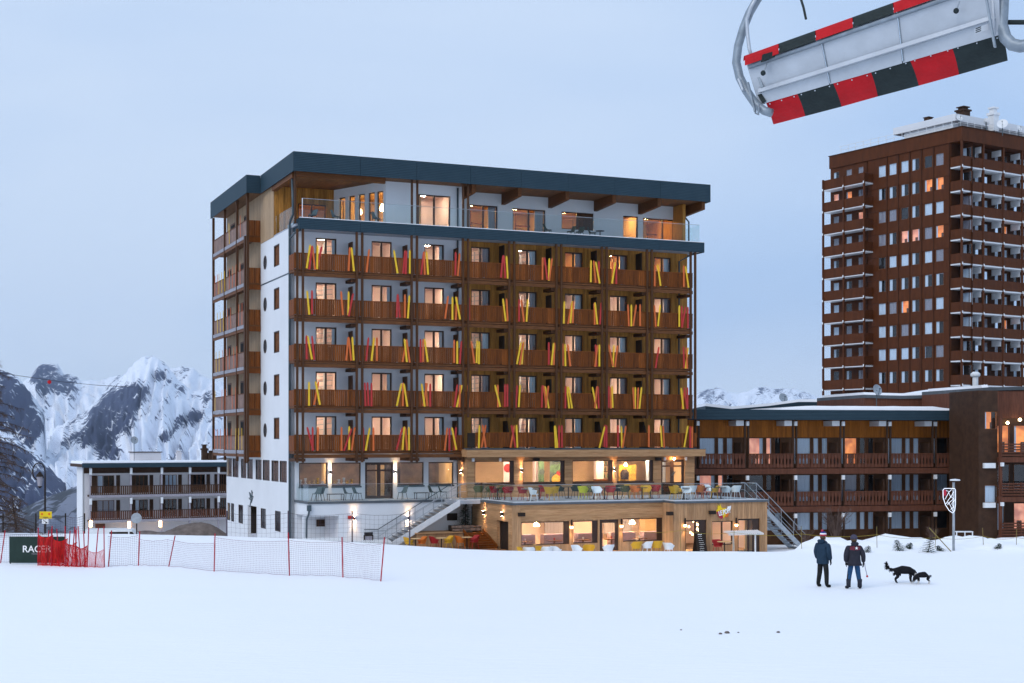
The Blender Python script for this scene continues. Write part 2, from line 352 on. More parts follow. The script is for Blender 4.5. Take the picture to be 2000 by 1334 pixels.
# wood-clad top storey of the side, and the wall behind the side balconies
ZS = 21.45
ft = []
for a, c, y0 in ((452, 461, 480), (478, 488, 430)): ft.append((-H.v(a, 0), -H.v(c, 0), 18.6, 18.6 + 2.0))
wall(-VB, -5.9, 18.0, ZS, ft, -.03, .2).build('side_wall', M['cladside'], hotel, rz=SR)
boards(MB(), -VB, -5.9, 18.0, ZS, ft, -.03, .025, .17).build('timber_cladding', M['cladside'], hotel, rz=SR)
sd = []
for r in range(1, 6):
    for p in (450, 475): v_ = H.v(p, 0); sd.append((-v_ - .6, -v_ + .6, FL[r] + .05, FL[r] + 2.1))
boards(MB(), -VB, -VS - .05, 3.95, 18.0, sd, -.03, .025, .17).build('timber_cladding', M['cladside'], hotel, rz=SR)
for h in sd + ft:
    b = MB(); b.box(h[0], h[1], -.075, -.035, h[2], h[3]); o = b.build('balcony_door', M['frame2'], hotel, rz=SR)
    MB().box(h[0] + .12, h[1] - .12, -.085, -.076, h[2] + .15, h[3] - .12).build('pane', M['dark'], o)
MB().box(0, UE, VB - .2, VB, GZ, 21.3).build('back_wall', M['cladside'], hotel)
# --- side balconies
POSTV = [H.v(p, -.95) for p in (485.5, 465, 441, 418.5)]
bz = [FL[1] - .02, FL[2] + .02, FL[3] + .05, FL[4] + .08, FL[5] + .1, 18.55]
for k, z in enumerate(bz):
    fb = MB().box(-1.0, -.04, VS + .02, POSTV[-1] + .15, z - .14, z)
    o = fb.build('side_balcony', M['beam'], hotel)
    MB().box(-1.06, -1.0, VS, POSTV[-1] + .2, z - .2, z + .03).build('edge_board', mat('grey_edge_board', (.30, .30, .34), .6, .1, 2), o)
    MB().box(-1.06, -1.0, VS, POSTV[-1] + .2, z - .42, z - .225).build('edge_beam', M['beam'], o)
    sl_ = MB(); n = 76; L0, L1 = VS + .12, POSTV[-1]
    for i in range(n):
        y = L0 + (L1 - L0) * i / n; sl_.box(-.99, -.965, y, y + (L1 - L0) / n - .012, z + .06, z + 1.0)
    sl_.build('slats', mat('weathered_slats', (.26, .17, .14), .6, .15, 2, island=.15), o)
    MB().box(-1.02, -.94, L0, L1, z + 1.0, z + 1.05).build('top_rail', M['beam'], o)
    ep = MB()
    for i in range(8): ep.box(-.98 + .118 * i, -.98 + .118 * i + .106, VS + .02, VS + .05, z - .0, z + 1.03)
    ep.build('end_slats', M['balc'], o)
    MB().box(-1.0, -.04, VS - .02, VS + .02, z - .45, z - .12).build('end_beam', M['balc'], o)
for v_ in POSTV: MB().box(-1.09, -.93, v_ - .09, v_ + .09, 3.3, 21.3).build('post', M['post'], hotel)
MB().box(-1.14, -.9, VS - .02, VS + .3, 3.2, 18.5).build('post', M['post'], hotel)
# --- front balconies
def balcony(r, i, z, u0, u1, vf=0., gap=True, high=1.0):
    o = MB().box(u0 + .02, u1 - .02, vf + .06, VW - .03, z - .16, z).build('balcony', M['beam'], hotel)
    MB().box(u0, u1, vf - .02, vf + .06, z - .42, z - .2).build('edge_beam', M['beam'], o)
    MB().box(u0 + .05, u1 - .05, vf + .0, vf + .05, z - .16, z - .08).build('gutter_board', M['beam'], o)
    sl_ = MB(); n = max(3, round((u1 - u0) / .135)); w_ = (u1 - u0) / n
    for j in range(n): sl_.box(u0 + j * w_ + .009, u0 + (j + 1) * w_ - .009, vf - .01 + random.uniform(-.004, .004), vf + .018, z + .03 - (.03 if j % 9 else 0), z + high - .04)
    sl_.build('slats', M['balc'], o)
    MB().box(u0, u1, vf - .03, vf + .05, z + high - .04, z + high + .02).build('top_rail', M['balc'], o)
    return o
UL = H.u(574.5, 0)
for r in range(1, 6):
    z = FL[r]
    for i in range(8):
        if r == 1 and i >= 3: continue
        u0 = UL if i == 0 else BX[i] - .0; u1 = BX[i + 1]
        if r == 1 and i == 2: u1 = H.u(909, -.2)
        o = balcony(r, i, z, u0 + .005, u1 - .005)
        if i == 0:
            e_ = MB()
            for j in range(9): e_.box(u0 - .005, u0 + .02, .04 + .15 * j, .04 + .15 * j + .135, z - .0, z + .97)
            e_.build('end_slats', M['balc'], o)
        # privacy screen beside the next room and the bracket that carries the floor
        if i < 7: MB().box(u1 - .32, u1 - .26, .55, VW - .03, z + .02, z + (1.95 if r < 5 or i < 3 else 2.3)).build('divider', M['divider'] if i > 2 else M['post'], o)
        MB().box(u1 - .5, u1 - .06, .1, VW - .03, z - .62, z - .43).build('bracket', M['post'], o)
# long balcony on the restaurant roof
VR = -.75
ZR = 4.2
o = MB().box(H.u(913, VR), H.u(1361, VR), VR + .05, VW - .03, ZR - .04, ZR + .02).build('roof_balcony', M['slab'], hotel)
us, ue = H.u(928, VR), H.u(1361, VR); n = round((ue - us) / .15); b = MB()
for j in range(n): b.box(us + (ue - us) * j / n + .008, us + (ue - us) * (j + 1) / n - .008, VR - .012 + random.uniform(-.005, .005), VR + .02, ZR + .1, ZR + 1.02)
b.build('slats', M['balc'], o)
MB().box(us, ue, VR - .02, VR + .05, ZR + .98, ZR + 1.04).build('top_rail', M['balc'], o)
MB().box(H.u(913, VR), us - .01, VR - .02, VR + .03, ZR + .05, ZR + 1.0).build('black_end_panel', M['divider'], o)
for j in range(5):
    u_ = BX[j + 3]; 
    if j: MB().hexa([(u_ - .04, .0, ZR + .02), (u_ + .02, .0, ZR + .02), (u_ + .02, VW - .03, ZR + .02), (u_ - .04, VW - .03, ZR + .02), (u_ - .04, .75, ZR + 1.8), (u_ + .02, .75, ZR + 1.8), (u_ + .02, VW - .03, ZR + 1.8), (u_ - .04, VW - .03, ZR + 1.8)]).build('divider', M['divider'], o)
# --- posts in pairs along the front
for k, u_ in enumerate(BX):
    for s in (-.19, .17):
        z0 = 3.35 if k < 3 else (3.35 if (k == 3 and s < 0) else 6.2)
        MB().box(u_ + s - .065, u_ + s + .065, -.11, .05 - .02, z0, 17.72).build('post', M['post'], hotel)
    if k < 3: MB().box(u_ - .35, u_ + .33, -.06, VW - .03, 3.42, 3.6).build('bracket', M['post'], hotel)
# posts of the top storey
for p, v_ in ((576.5, .3), (804.5, .1), (815, .1), (904.5, .1), (914, .1)): u_ = H.u(p, v_); MB().box(u_ - .06, u_ + .06, v_ - .06, v_ + .06, 18.1, 21.4).build('post', M['post'], hotel)
# --- blue-grey band under the roof terrace
M['fascia'] = None
def fascia():
    m = bpy.data.materials.new('ribbed_slate_metal'); m.use_nodes = True; t = m.node_tree; N = t.nodes.new; K = t.links.new; p = t.nodes['Principled BSDF']
    p.inputs['Roughness'].default_value = .6; p.inputs['Specular IOR Level'].default_value = .2
    tc = N('ShaderNodeTexCoord'); sp = N('ShaderNodeSeparateXYZ'); K(tc.outputs['Object'], sp.inputs[0])
    mu = N('ShaderNodeMath'); mu.operation = 'MULTIPLY'; mu.inputs[1].default_value = 1 / .105; K(sp.outputs[2], mu.inputs[0])
    fr = N('ShaderNodeMath'); fr.operation = 'FRACT'; K(mu.outputs[0], fr.inputs[0]); gt = N('ShaderNodeMath'); gt.operation = 'GREATER_THAN'; gt.inputs[1].default_value = .2; K(fr.outputs[0], gt.inputs[0])
    bp = N('ShaderNodeBump'); bp.inputs['Strength'].default_value = .9; bp.inputs['Distance'].default_value = .03; K(gt.outputs[0], bp.inputs['Height']); K(bp.outputs[0], p.inputs['Normal'])
    nz = N('ShaderNodeTexNoise'); nz.inputs['Scale'].default_value = 1.3; nz.inputs['Detail'].default_value = 6; K(tc.outputs['Object'], nz.inputs['Vector'])
    g = N('ShaderNodeNewGeometry'); oi = N('ShaderNodeObjectInfo')
    mx = N('ShaderNodeMix'); mx.data_type = 'RGBA'; mx.inputs[6].default_value = (.018, .042, .060, 1); mx.inputs[7].default_value = (.030, .058, .078, 1); K(nz.outputs['Fac'], mx.inputs[0])
    m2 = N('ShaderNodeMix'); m2.data_type = 'RGBA'; m2.inputs[6].default_value = (.006, .018, .032, 1); K(mx.outputs[2], m2.inputs[7]); K(gt.outputs[0], m2.inputs[0]); K(m2.outputs[2], p.inputs['Base Color'])
    return m
M['fascia'] = fascia()
VBd = -.15
bu0, bu1 = H.u(585, VBd), H.u(1376, VBd)
MB().box(bu0 + .05, bu1 - .05, VBd + .06, 3.0, 17.78, 18.36).build('terrace_slab', M['deck'], hotel)
MB().box(-.02, bu0 + .05, .3, 5.9, 17.96, 18.1).build('terrace_slab', M['deck'], hotel)
seams = [bu0] + [H.u(p, VBd) for p in (704, 812, 916, 1016, 1109, 1200, 1289)] + [bu1]
for i in range(len(seams) - 1): MB().box(seams[i] + .008, seams[i + 1] - .008, VBd, VBd + .055, 17.72, 18.4).build('fascia_panel', M['fascia'], hotel)
MB().box(bu0, bu1, VBd - .02, VBd + .07, 18.405, 18.45).build('band_capping', M['whitepaint'], hotel)
MB().box(bu0 - .002, bu0 + .05, VBd + .06, VW, 17.72, 18.4).build('fascia_panel', M['fascia'], hotel)
MB().box(bu1 - .05, bu1 + .002, VBd + .06, 3.0, 17.72, 18.4).build('fascia_panel', M['fascia'], hotel)
# glass balustrade of the roof terrace, pane by pane
gl = [H.u(p, -.05) for p in (591, 680, 769, 809, 904, 978, 1072, 1133, 1193, 1282, 1339, 1366)]
for i in range(len(gl) - 1):
    o = MB().box(gl[i] + .01, gl[i + 1] - .01, -.07, -.055, 18.46, 19.6).build('glass_panel', M['railglass'], hotel)
    MB().box(gl[i], gl[i + 1], -.085, -.04, 19.6, 19.625).build('edge_trim', M['steel'], o)
for j in range(2): MB().box(gl[-1] - .02, gl[-1] - .005, -.05 + 1.2 * j, 1.13 + 1.2 * j, 18.46, 19.6).build('glass_panel', M['railglass'], hotel)
for j in range(4): MB().box(.02, .035, .4 + 1.35 * j, 1.72 + 1.35 * j, 18.15, 19.3).build('glass_panel', M['railglass'], hotel)
MB().box(gl[0] - .04, gl[0], -.09, -.03, 18.4, 19.62).build('balustrade_post', M['whitepaint'], hotel)
# --- roof: flat slab stepping out over the side balconies, panels along its rim
RA = (-.31, -.3); v1 = H.v(509, -.31); uo = -1.25; v2 = H.v(411, uo)
ur = H.u(1388, -.3)
outl = [(RA[0], RA[1]), (ur, -.3), (ur, 21.5), (uo, v2), (uo, v1 + .1), (RA[0], v1 + .1)]
roof = empty('roof', parent=hotel)
MB().prism([(u + (.06 if u < 10 else -.06), v + (.06 if v < 10 else -.06)) for u, v in outl], lambda p: (*p, 21.32), lambda p: (*p, 22.3)).build('roof_slab', M['soffit'], roof)
rs = [RA[0]] + [H.u(p, -.3) for p in (704, 814, 919, 1018, 1111, 1201, 1290)] + [ur]
for i in range(len(rs) - 1): MB().box(rs[i] + .008, rs[i + 1] - .008, -.3, -.245, 21.22, 22.42).build('fascia_panel', M['fascia'], roof)
sv = [-.245, H.v(538, -.31), v1 + .04]
for i in range(2): MB().box(-.312, -.257, sv[i] + .008, sv[i + 1] - .008, 21.22, 22.42).build('fascia_panel', M['fascia'], roof)
MB().box(uo, -.32, v1 + .045, v1 + .1, 21.22, 22.42).build('fascia_panel', M['fascia'], roof)
sv = [v1 + .1] + [H.v(p, uo) for p in (462, 437)] + [v2]
for i in range(3): MB().box(uo - .002, uo + .053, sv[i] + .008, sv[i + 1] - .008, 21.22, 22.42).build('fascia_panel', M['fascia'], roof)
MB().box(ur - .05, ur + .002, -.24, 21.4, 21.22, 22.42).build('fascia_panel', M['fascia'], roof)
for px in (929, 1019, 1112, 1203, 1291, 1377):
    u_ = H.u(px, .15); MB().hexa([(u_ - .26, .15, 20.75), (u_, .15, 20.75), (u_, 3.1, 20.6), (u_ - .26, 3.1, 20.6), (u_ - .26, .15, 21.318), (u_, .15, 21.318), (u_, 3.1, 21.318), (u_ - .26, 3.1, 21.318)]).build('roof_beam', M['beam'], roof)
MB().box(.0, H.u(752, .3), .2, .45, 20.95, 21.318).build('roof_beam', M['beam'], roof)
MB().box(-.2, .12, .5, 5.8, 20.95, 21.318).build('roof_beam', M['beam'], roof)
# --- top storey walls and windows
uF, uG = H.u(652, 5.9), H.u(753, 1.4)
lg = [(H.u(582, 5.9), H.u(637, 5.9), 18.1, 20.3)]
wall(-.03, uF, 18.0, 21.32, lg, 5.9, 6.1).build('lounge_wall', M['clad'], hotel)
boards(MB(), .0, uF, 18.05, 21.3, lg, 5.9, .025, .15).build('timber_cladding', M['clad'], hotel)
wn = window(hotel, (lg[0][0], 5.9, 18.1), lg[0][1] - lg[0][0], 2.2, leaves=2); room(wn, -.4, 3.2, .22, 5, 0, 2.6, 'room2', 'lamp_o', .35, lx=.3, ly=.6)
L_ = math.hypot(uG - uF, 4.5); ang = math.atan2(1.4 - 5.9, uG - uF)
fan = empty('fan_wall', (uF, 5.9, 0), ang, hotel)
fh = [(L_ * a, L_ * a + .62, 18.3, 20.75 - .0 * a) for a in (.1, .29, .48, .67, .83)]
wall(0, L_ - .02, 18.0, 21.32, fh, 0, .2).build('front_wall', M['white'], fan)
for h in fh:
    wn = window(fan, (h[0], 0, h[2]), .62, h[3] - h[2], leaves=1, fr=.06)
b = MB(); lr = MB()
b.face([(0, 3.2, 18.05), (L_, 3.2, 18.05), (L_, 3.2, 21), (0, 3.2, 21)]); b.face([(0, .2, 18.05), (0, 3.2, 18.05), (0, 3.2, 21), (0, .2, 21)]); b.face([(L_, 3.2, 18.05), (L_, .2, 18.05), (L_, .2, 21), (L_, 3.2, 21)])
b.face([(0, .2, 21), (0, 3.2, 21), (L_, 3.2, 21), (L_, .2, 21)]); b.face([(0, .2, 18.05), (L_, .2, 18.05), (L_, 3.2, 18.05), (0, 3.2, 18.05)]); b.build('room_interior', M['room2'], fan)
for x in (1.2, 3.4): MB().lathe([(.03, .5), (.14, .3), (.17, .1), (.1, 0)], 10, (x, 1.2, 19.7)).build('pendant_lamp', glow('pendant_glow', (1, .58, .24), 45), fan)
th = [(H.u(817, 1.4), H.u(880, 1.4), 18.5, 20.65)]
wall(uG, H.u(905, 1.4), 18.45, 21.32, th, 1.4, 1.6).build('front_wall', M['white'], hotel)
wn = window(hotel, (th[0][0], 1.4, th[0][2]), th[0][1] - th[0][0], 2.15); room(wn, -.5, 2.6, .22, 4, 0, 2.5, 'room', 'lamp', .42)
MB().box(H.u(905, 1.4) - .2, H.u(905, 1.4), 1.6, 3.2, 18.45, 21.3).build('return_wall', M['white'], hotel)
tp = [(917, 972, 18.5, 20.5), (1001.5, 1065.5, 18.5, 20.45), (1097, 1159.5, 19.25, 20.45), (1217, 1246.5, 18.5, 20.45), (1256, 1334, 18.5, 20.4)]
tw = [(H.u(a, 3.0), H.u(c, 3.0), d, g) for a, c, d, g in tp]
wall(H.u(905, 1.4) - .1, UE + .4, 18.4, 21.32, tw, 3.0, 3.2).build('front_wall', M['white'], hotel)
for k, h in enumerate(tw):
    W_ = h[1] - h[0]; hh = h[3] - h[2]
    wn = window(hotel, (h[0], 3.0, h[2]), W_, hh, leaves=1 if k == 3 else 2)
    room(wn, -.25, W_ + .25, .22, 4, -.7 if k == 2 else 0, hh + .2, 'room2', 'lamp_o', .3, lx=W_ * .3, ly=1.2)
    if k in (0, 1): MB().box(W_ * .72, W_ - .05, .3, .36, 0, hh).build('curtain', M['drape'], wn)
    if k in (2, 4):
        q = MB(); 
        for j in range(7): x = W_ * (.52 if k == 2 else .74) + j * (W_ * (.45 if k == 2 else .24)) / 7; q.box(x, x + W_ * .06 if k == 2 else x + W_ * .032, .04, .07, .05, hh - .05)
        q.build('shutter', M['post'], wn)
    if k in (0, 1, 3, 4):
        f = MB(); f.box(.2, .8, 2.6, 3.0, 0, .9); f.box(W_ * .5, W_ * .5 + .05, 2.4, 2.45, 0, 2.0); f.box(W_ * .5, W_ - .1, 2.4, 2.45, 1.1, 1.2); f.build('cabinet', M['frame2'], wn)
# --- downpipes
b = MB(); u_ = H.u(566.5, VW)
b.tube([(-.1, .9, 21.2), (-.1, .6, 18.7), (-.12, 1.1, 18.45), (-.14, 1.33, 18.2), (-.14, 1.33, GZ)], .075, 8); b.tube([(.25, .1, 17.7), (.0, .5, 17.55), (-.14, 1.2, 17.3)], .06, 8); b.build('downpipe', M['pipe'], hotel, smooth=True)
b = MB(); u_ = H.u(894, VW - .12); b.tube([(u_, 1.28, 21.2), (u_, 1.28, 1.0)], .06, 8); b.build('downpipe', M['pipe'], hotel, smooth=True)
b = MB(); u_ = H.u(1345, 2.9); b.tube([(u_ - .3, 2.88, 20.6), (u_, 2.88, 20.3), (u_, 2.88, 18.4)], .06, 8); b.build('downpipe', M['pipe'], hotel, smooth=True)
b = MB(); u_ = UE - .55; b.tube([(u_ + .6, .0, 17.7), (u_, 1.2, 17.2), (u_, 1.28, 4.2)], .06, 8); b.build('downpipe', M['pipe'], hotel, smooth=True)
# --- ground floor of the white half: terrace, recess, dining room
ZT = 1.0; VT = -1.8; uA = H.u(1000, -8.2); ZD = -1.8
UTL = H.u(576, VW)
for k, h in enumerate(gh):
    W_ = h[1] - h[0]
    if k == 2:
        window(hotel, (h[0], VW, h[2]), W_, h[3] - h[2], leaves=2, fr=.16, name='terrace_door', rail=1.78)
    else: window(hotel, (h[0], VW, h[2]), W_, h[3] - h[2], leaves=1, fr=.07)
    MB().box(h[0] - .03, h[1] + .03, VW - .05, VW - .002, h[2] - .1, h[2]).build('sill', M['pipe'], hotel)
def bigroom(name, x0, x1, y0, y1, z0, z1, wm, floor, lamps, lm='lamp', lamp=.35):
    o = empty(name, parent=hotel); b = MB()
    b.face([(x0, y1, z0), (x1, y1, z0), (x1, y1, z1), (x0, y1, z1)]); b.face([(x0, y0, z0), (x0, y1, z0), (x0, y1, z1), (x0, y0, z1)]); b.face([(x1, y1, z0), (x1, y0, z0), (x1, y0, z1), (x1, y1, z1)]); b.face([(x0, y1, z1), (x1, y1, z1), (x1, y0, z1), (x0, y0, z1)])
    b.build('room_walls', M[wm], o); b = MB(); b.face([(x0, y0, z0), (x1, y0, z0), (x1, y1, z0), (x0, y1, z0)]); b.build('room_floor', M[floor], o)
    for x, y in lamps: MB().box(x - lamp / 2, x + lamp / 2, y - lamp / 2, y + lamp / 2, z1 - .08, z1 - .03).build('ceiling_lamp', M[lm], o)
    return o
M['carpet'] = mat('dark_floor', (.16, .11, .08), .7, .2, 2)
M['sofa'] = mat('lilac_upholstery', (.36, .26, .30), .8, .1, 3)
M['artred'] = mat('art_red', (.55, .04, .03), .5, .25, 5); M['artgreen'] = mat('art_green', (.13, .22, .10), .5, .3, 5); M['artyel'] = mat('art_yellow', (.75, .45, .06), .5, .3, 5); M['artgrey'] = mat('art_grey', (.10, .12, .10), .5, .3, 5)
M['dining'] = mat('dining_room_walls', (.36, .25, .17), .8, .35, .7, col2=(.13, .10, .09))
dr = bigroom('dining_room', .25, UWOOD - .1, VW + .23, 6.5, ZT, 3.55, 'dining', 'carpet', [(1.5 + 2.1 * i, 3.6) for i in range(5)], 'lamp', .26)
b = MB(); b.box(.4, 4.6, 2.2, 2.9, ZT, ZT + .95); b.build('buffet_counter', M['sofa'], dr)
for k in range(14): MB().lathe([(.09, 0), (.11, .05), (.04, .1), (.1, .18 + .1 * (k % 3))], 8, (.6 + .28 * k, 2.35 + .3 * random.random(), ZT + .95)).build('dish', random.choice([M['whitepaint'], M['artyel'], M['room2']]), dr)
for x in (2.9, 6.6): MB().box(x, x + .5, 4.4, 4.9, ZT, 3.55).build('column', M['room2'], dr)
MB().box(7.0, 8.0, 4.0, 4.3, ZT, 3.3).build('panel', M['divider'], dr)
# terrace slab, white retaining wall with the open bay under it
MB().box(UTL, uA + .1, VT, VW - .002, ZT - .12, ZT).build('terrace_slab', M['deck'], hotel)
MB().box(UTL - .03, uA - 1.9, VT - .05, VT - .002, ZT - .13, ZT + .012).build('slab_edge', M['slab'], hotel)
MB().box(UTL - .05, UTL - .002, VT - .05, VW - .002, ZT - .13, ZT + .012).build('slab_edge', M['slab'], hotel)
uR = H.u(662, VT)
MB().box(UTL + .03, uR, VT + .02, VT + .25, .12, ZT - .12).build('terrace_wall', M['white'], hotel)
MB().box(UTL + .03, UTL + .25, VT + .25, VW, .12, ZT - .12).build('terrace_wall', M['white'], hotel)
MB().box(uR, uA + .2, VT + .02, VT + .25, GZ, ZT - .12).build('terrace_wall', M['white'], hotel)
MB().box(uR, uR + .2, VT + .25, VW, GZ, ZT - .12).build('terrace_wall', M['white2'], hotel)
MB().box(H.u(592, VT), H.u(597, VT), VT + .03, VT + .2, GZ, .12).build('column', M['white'], hotel)
b = MB(); u_ = H.u(603, VT - .1); b.box(u_ - .1, u_ + .15, VT - .16, VT - .01, .45, .8); b.tube([(u_ + .03, VT - .08, .45), (u_ - .02, VT - .08, .2), (u_ - .12, VT - .08, -.05), (u_ - .14, VT - .08, GZ)], .06, 8); b.build('downpipe', M['pipe'], hotel)
for a, c, t, bt in ((618, 636, 1015, 1028), (659, 666, 1009, 1023)):
    u0, u1 = H.u(a, VW - .02), H.u(c, VW - .02); z1, z0 = H.z(t, u0, VW), H.z(bt, u0, VW)
    o = MB().box(u0, u1, VW - .04, VW - .003, z0, z1).build('grated_window', M['dark'], hotel)
    b = MB(); n = 5
    for j in range(n + 1): b.box(u0 + (u1 - u0) * j / n - .012, u0 + (u1 - u0) * j / n + .012, VW - .06, VW - .042, z0, z1)
    for j in range(4): b.box(u0, u1, VW - .062, VW - .043, z0 + (z1 - z0) * j / 3 - .012, z0 + (z1 - z0) * j / 3 + .012)
    b.build('grating', M['frame2'], o)
u0, u1 = H.u(711.5, VT), H.u(728, VT); MB().box(u0, u1, VT - .02, VT + .018, -1.35, -.92).build('grated_window', M['dark'], hotel)
for p, vv, z, sz in ((644.6, VW, 2.72, 44), (771.5, VW, 2.72, 44)): sconce(hotel, (H.u(p, vv), vv - .002, z), 0, 40, 40, sz)
for p in (691, 797.5): sconce(hotel, (H.u(p, VT), VT + .018, H.z(1012, H.u(p, VT), VT)), 0, 34, 34, 48)
MB().box(H.u(679, VT), H.u(689, VT), VT - .2, VT - .0, H.z(1013, 3.5, VT), H.z(1007, 3.5, VT)).build('loudspeaker', M['artred'], hotel)
for px, v_, z in ((710, VW, 3.62), (1045, -.4, 3.45), (1283, -.4, 3.45), (1016, -8.2, 0), (1305, -9.9, 0), (1388, -9.9, 0)):
    if z == 0: z = H.z(1005 if px < 1300 else (1003 if px < 1350 else 1001), H.u(px, v_), v_)
    u_ = H.u(px, v_); b = MB(); b.box(u_ - .2, u_ + .2, v_ - .32, v_ - .1, z - .1, z + .12); b.box(u_ - .03, u_ + .03, v_ - .1, v_ - .03, z - .02, z + .04); b.build('loudspeaker', M['divider'], hotel)
# glass front of the white terrace
gp = [H.u(p, VT + .05) for p in (602, 636, 671, 712, 740, 768, 805, 840, 878)]
for i in range(len(gp) - 1):
    o = MB().box(gp[i] + .01, gp[i + 1] - .01, VT + .04, VT + .055, ZT + .015, 2.04).build('glass_panel', M['railglass'], hotel)
    MB().box(gp[i], gp[i + 1], VT + .03, VT + .065, 2.04, 2.06).build('edge_trim', M['steel'], o)
for j in range(2): MB().box(UTL + .04, UTL + .055, VT + .06 + 1.5 * j, VT + 1.54 + 1.5 * j, ZT + .015, 2.04).build('glass_panel', M['railglass'], hotel)
# --- restaurant, upper volume
VR0 = -.4; uL = 11.05; uQ = H.u(1356, VR0)
rp_ = [(927, 1004), (1021, 1103), (1118, 1196), (1205, 1276)]
rh = [(H.u(a, VR0), H.u(c, VR0), 1.94, 3.40) for a, c in rp_]; rdoor = (H.u(1291, VR0), H.u(1337, VR0), 1.02, 3.42)
wall(uL, uQ, ZT, 3.66, rh + [rdoor], VR0, VR0 + .2).build('restaurant_wall', M['larch_h'], hotel)
boards(MB(), uL, uQ, ZT + .02, 3.64, rh + [rdoor], VR0, .025, .155, False).build('timber_cladding', M['larch_h'], hotel)
MB().box(uL, uL + .2, VR0 + .2, VW - .03, ZT, 3.66).build('restaurant_wall', M['larch_h'], hotel)
boards(MB(), -VW + .03, -VR0, ZT + .02, 3.64, [], uL, .025, .155, False).build('timber_cladding', M['larch_h'], hotel, rz=SR)
MB().box(uQ - .2, uQ, VR0 + .2, VW - .03, ZT, 3.66).build('restaurant_wall', M['larch_h'], hotel)
cu0, cu1 = H.u(912, -.95), H.u(1378, -.95)
MB().box(cu0, cu1, -.92, VW - .03, 3.664, 4.14).build('canopy', M['larch_h'], hotel)
boards(MB(), cu0, cu1, 3.64, 4.12, [], -.92, .03, .16, False).build('canopy_boards', M['larch_h'], hotel)
MB().box(cu0 - .03, cu1 + .03, -.98, VR + .0, 4.122, 4.158).build('canopy_capping', M['slab'], hotel)
for h in rh:
    window(hotel, (h[0], VR0, h[2]), h[1] - h[0], 1.46, leaves=1, fr=.06, deep=.05)
    MB().box(h[1] - .28, h[1] - .03, VR0 + .05, VR0 + .12, h[2] + .03, h[3] - .03).build('window_shade', M['frame'], hotel)
    MB().box(h[0] - .02, h[1] + .02, VR0 - .07, VR0 - .03, h[2] - .09, h[2] - .005).build('sill', M['frame'], hotel)
wd = window(hotel, (rdoor[0], VR0, rdoor[2]), rdoor[1] - rdoor[0], 2.4, leaves=2, fr=.17, name='restaurant_door', rail=1.95)
MB().box(.1, rdoor[1] - rdoor[0] - .1, .09, .12, .05, .85).build('kick_panel', M['divider'], wd)
for j in (-1, 1): MB().bar((1.0 + .05 * j - .1, .075, 1.35 - .05), (1.0 + .05 * j + .1, .075, 1.35 + .22), .02, .05).build('door_emblem', M['pipe'], wd)
for p in (1017, 1197.5): sconce(hotel, (H.u(p, VR0), VR0 - .035, 2.78), 0, 46, 46, 44)
sconce(hotel, (uL - .035, H.v(904, uL), 2.7), -R(90), 36, 36, 44)
b = MB(); u_ = H.u(1314.5, VR0); b.tube([(u_, VR0 - .03, 3.5), (u_, VR0 - .15, 3.52)], .03, 6); o = b.build('door_lamp', M['divider'], hotel); MB().lathe([(.03, -.12), (.06, -.06), (.03, 0)], 8, (u_, VR0 - .17, 3.52)).build('bulb', M['lamp_o'], o); spot(o, (u_, VR0 - .19, 3.36), False, 25, 120)
for p in (903, 976, 1297, 1338): u_ = H.u(p if p > 910 else 923, VR0); MB().box(u_ - .07, u_ + .07, VR0 - .16, VR0 - .03, 3.36, 3.58).build('alarm_box', M['whitepaint'], hotel)
rr = bigroom('restaurant_room', uL + .21, uQ - .22, VR0 + .21, 5.5, ZT, 3.6, 'room2', 'carpet', [(12.4 + 1.9 * i, 2.2) for i in range(8)], 'lamp', .33)
for p in (1045, 1090, 1165): u_ = H.u(p, 3.2); MB().box(u_, u_ + .55, 3.2, 3.6, ZT, 3.6).build('column', M['room'], rr)
def art(px, w_, discs, bgm):
    u_ = H.u(px, 3.0); o = MB().box(u_, u_ + w_, 3.0, 3.05, 1.5, 3.3).build('wall_art', M[bgm], rr)
    for dx, dz, r_, m_ in discs:
        n = 20; MB().prism([(u_ + w_ * dx + r_ * math.cos(2 * math.pi * k / n), 1.5 + 1.8 * dz + r_ * math.sin(2 * math.pi * k / n)) for k in range(n)], lambda p: (p[0], 2.985, p[1]), lambda p: (p[0], 2.998, p[1])).build('painted_disc', M[m_], o)
art(984, .85, [(.35, .75, .3, 'artred'), (.75, .7, .2, 'artred'), (.5, .2, .1, 'artyel')], 'room'); art(1052, .4, [(.6, .6, .2, 'artgrey')], 'artgreen'); art(1074, 1.0, [(.3, .72, .3, 'artgreen'), (.75, .75, .3, 'artgreen'), (.7, .55, .2, 'artred'), (.5, .3, .36, 'artyel')], 'artgrey')
for k in range(4): MB().box(H.u(1165, 4) + .1, H.u(1190, 4), 4.0, 4.3, 1.6 + .45 * k, 1.65 + .45 * k).build('bar_shelf', M['frame2'], rr)
for k in range(16): MB().lathe([(.05, 0), (.05, .18), (.02, .24), (.02, .3)], 6, (H.u(1165, 4) + .15 + .06 * k, 4.12, 1.66 + .45 * (k % 4))).build('bottle', random.choice([M['artgreen'], M['artyel'], M['artred']]), rr)
MB().box(H.u(1150, 3) + .3, H.u(1196, 3), 2.4, 2.9, ZT, ZT + 1.05).build('bar_counter', M['frame2'], rr)
for p in (1174, 1222): MB().lathe([(.05, 0), (.12, .08), (.05, .2)], 10, (H.u(p, 1.5), 1.5, 2.95)).build('pendant_lamp', M['lamp_o'], rr)
MB().lathe([(.25, 0), (.3, .25), (.3, .5), (.15, .7)], 12, (H.u(1220, 3), 3.0, 2.0)).build('stove_hood', M['divider'], rr)
MB().box(H.u(1212, 3), H.u(1245, 3), 3.2, 3.3, 1.5, 3.0).build('wall_panel', M['artyel'], rr)
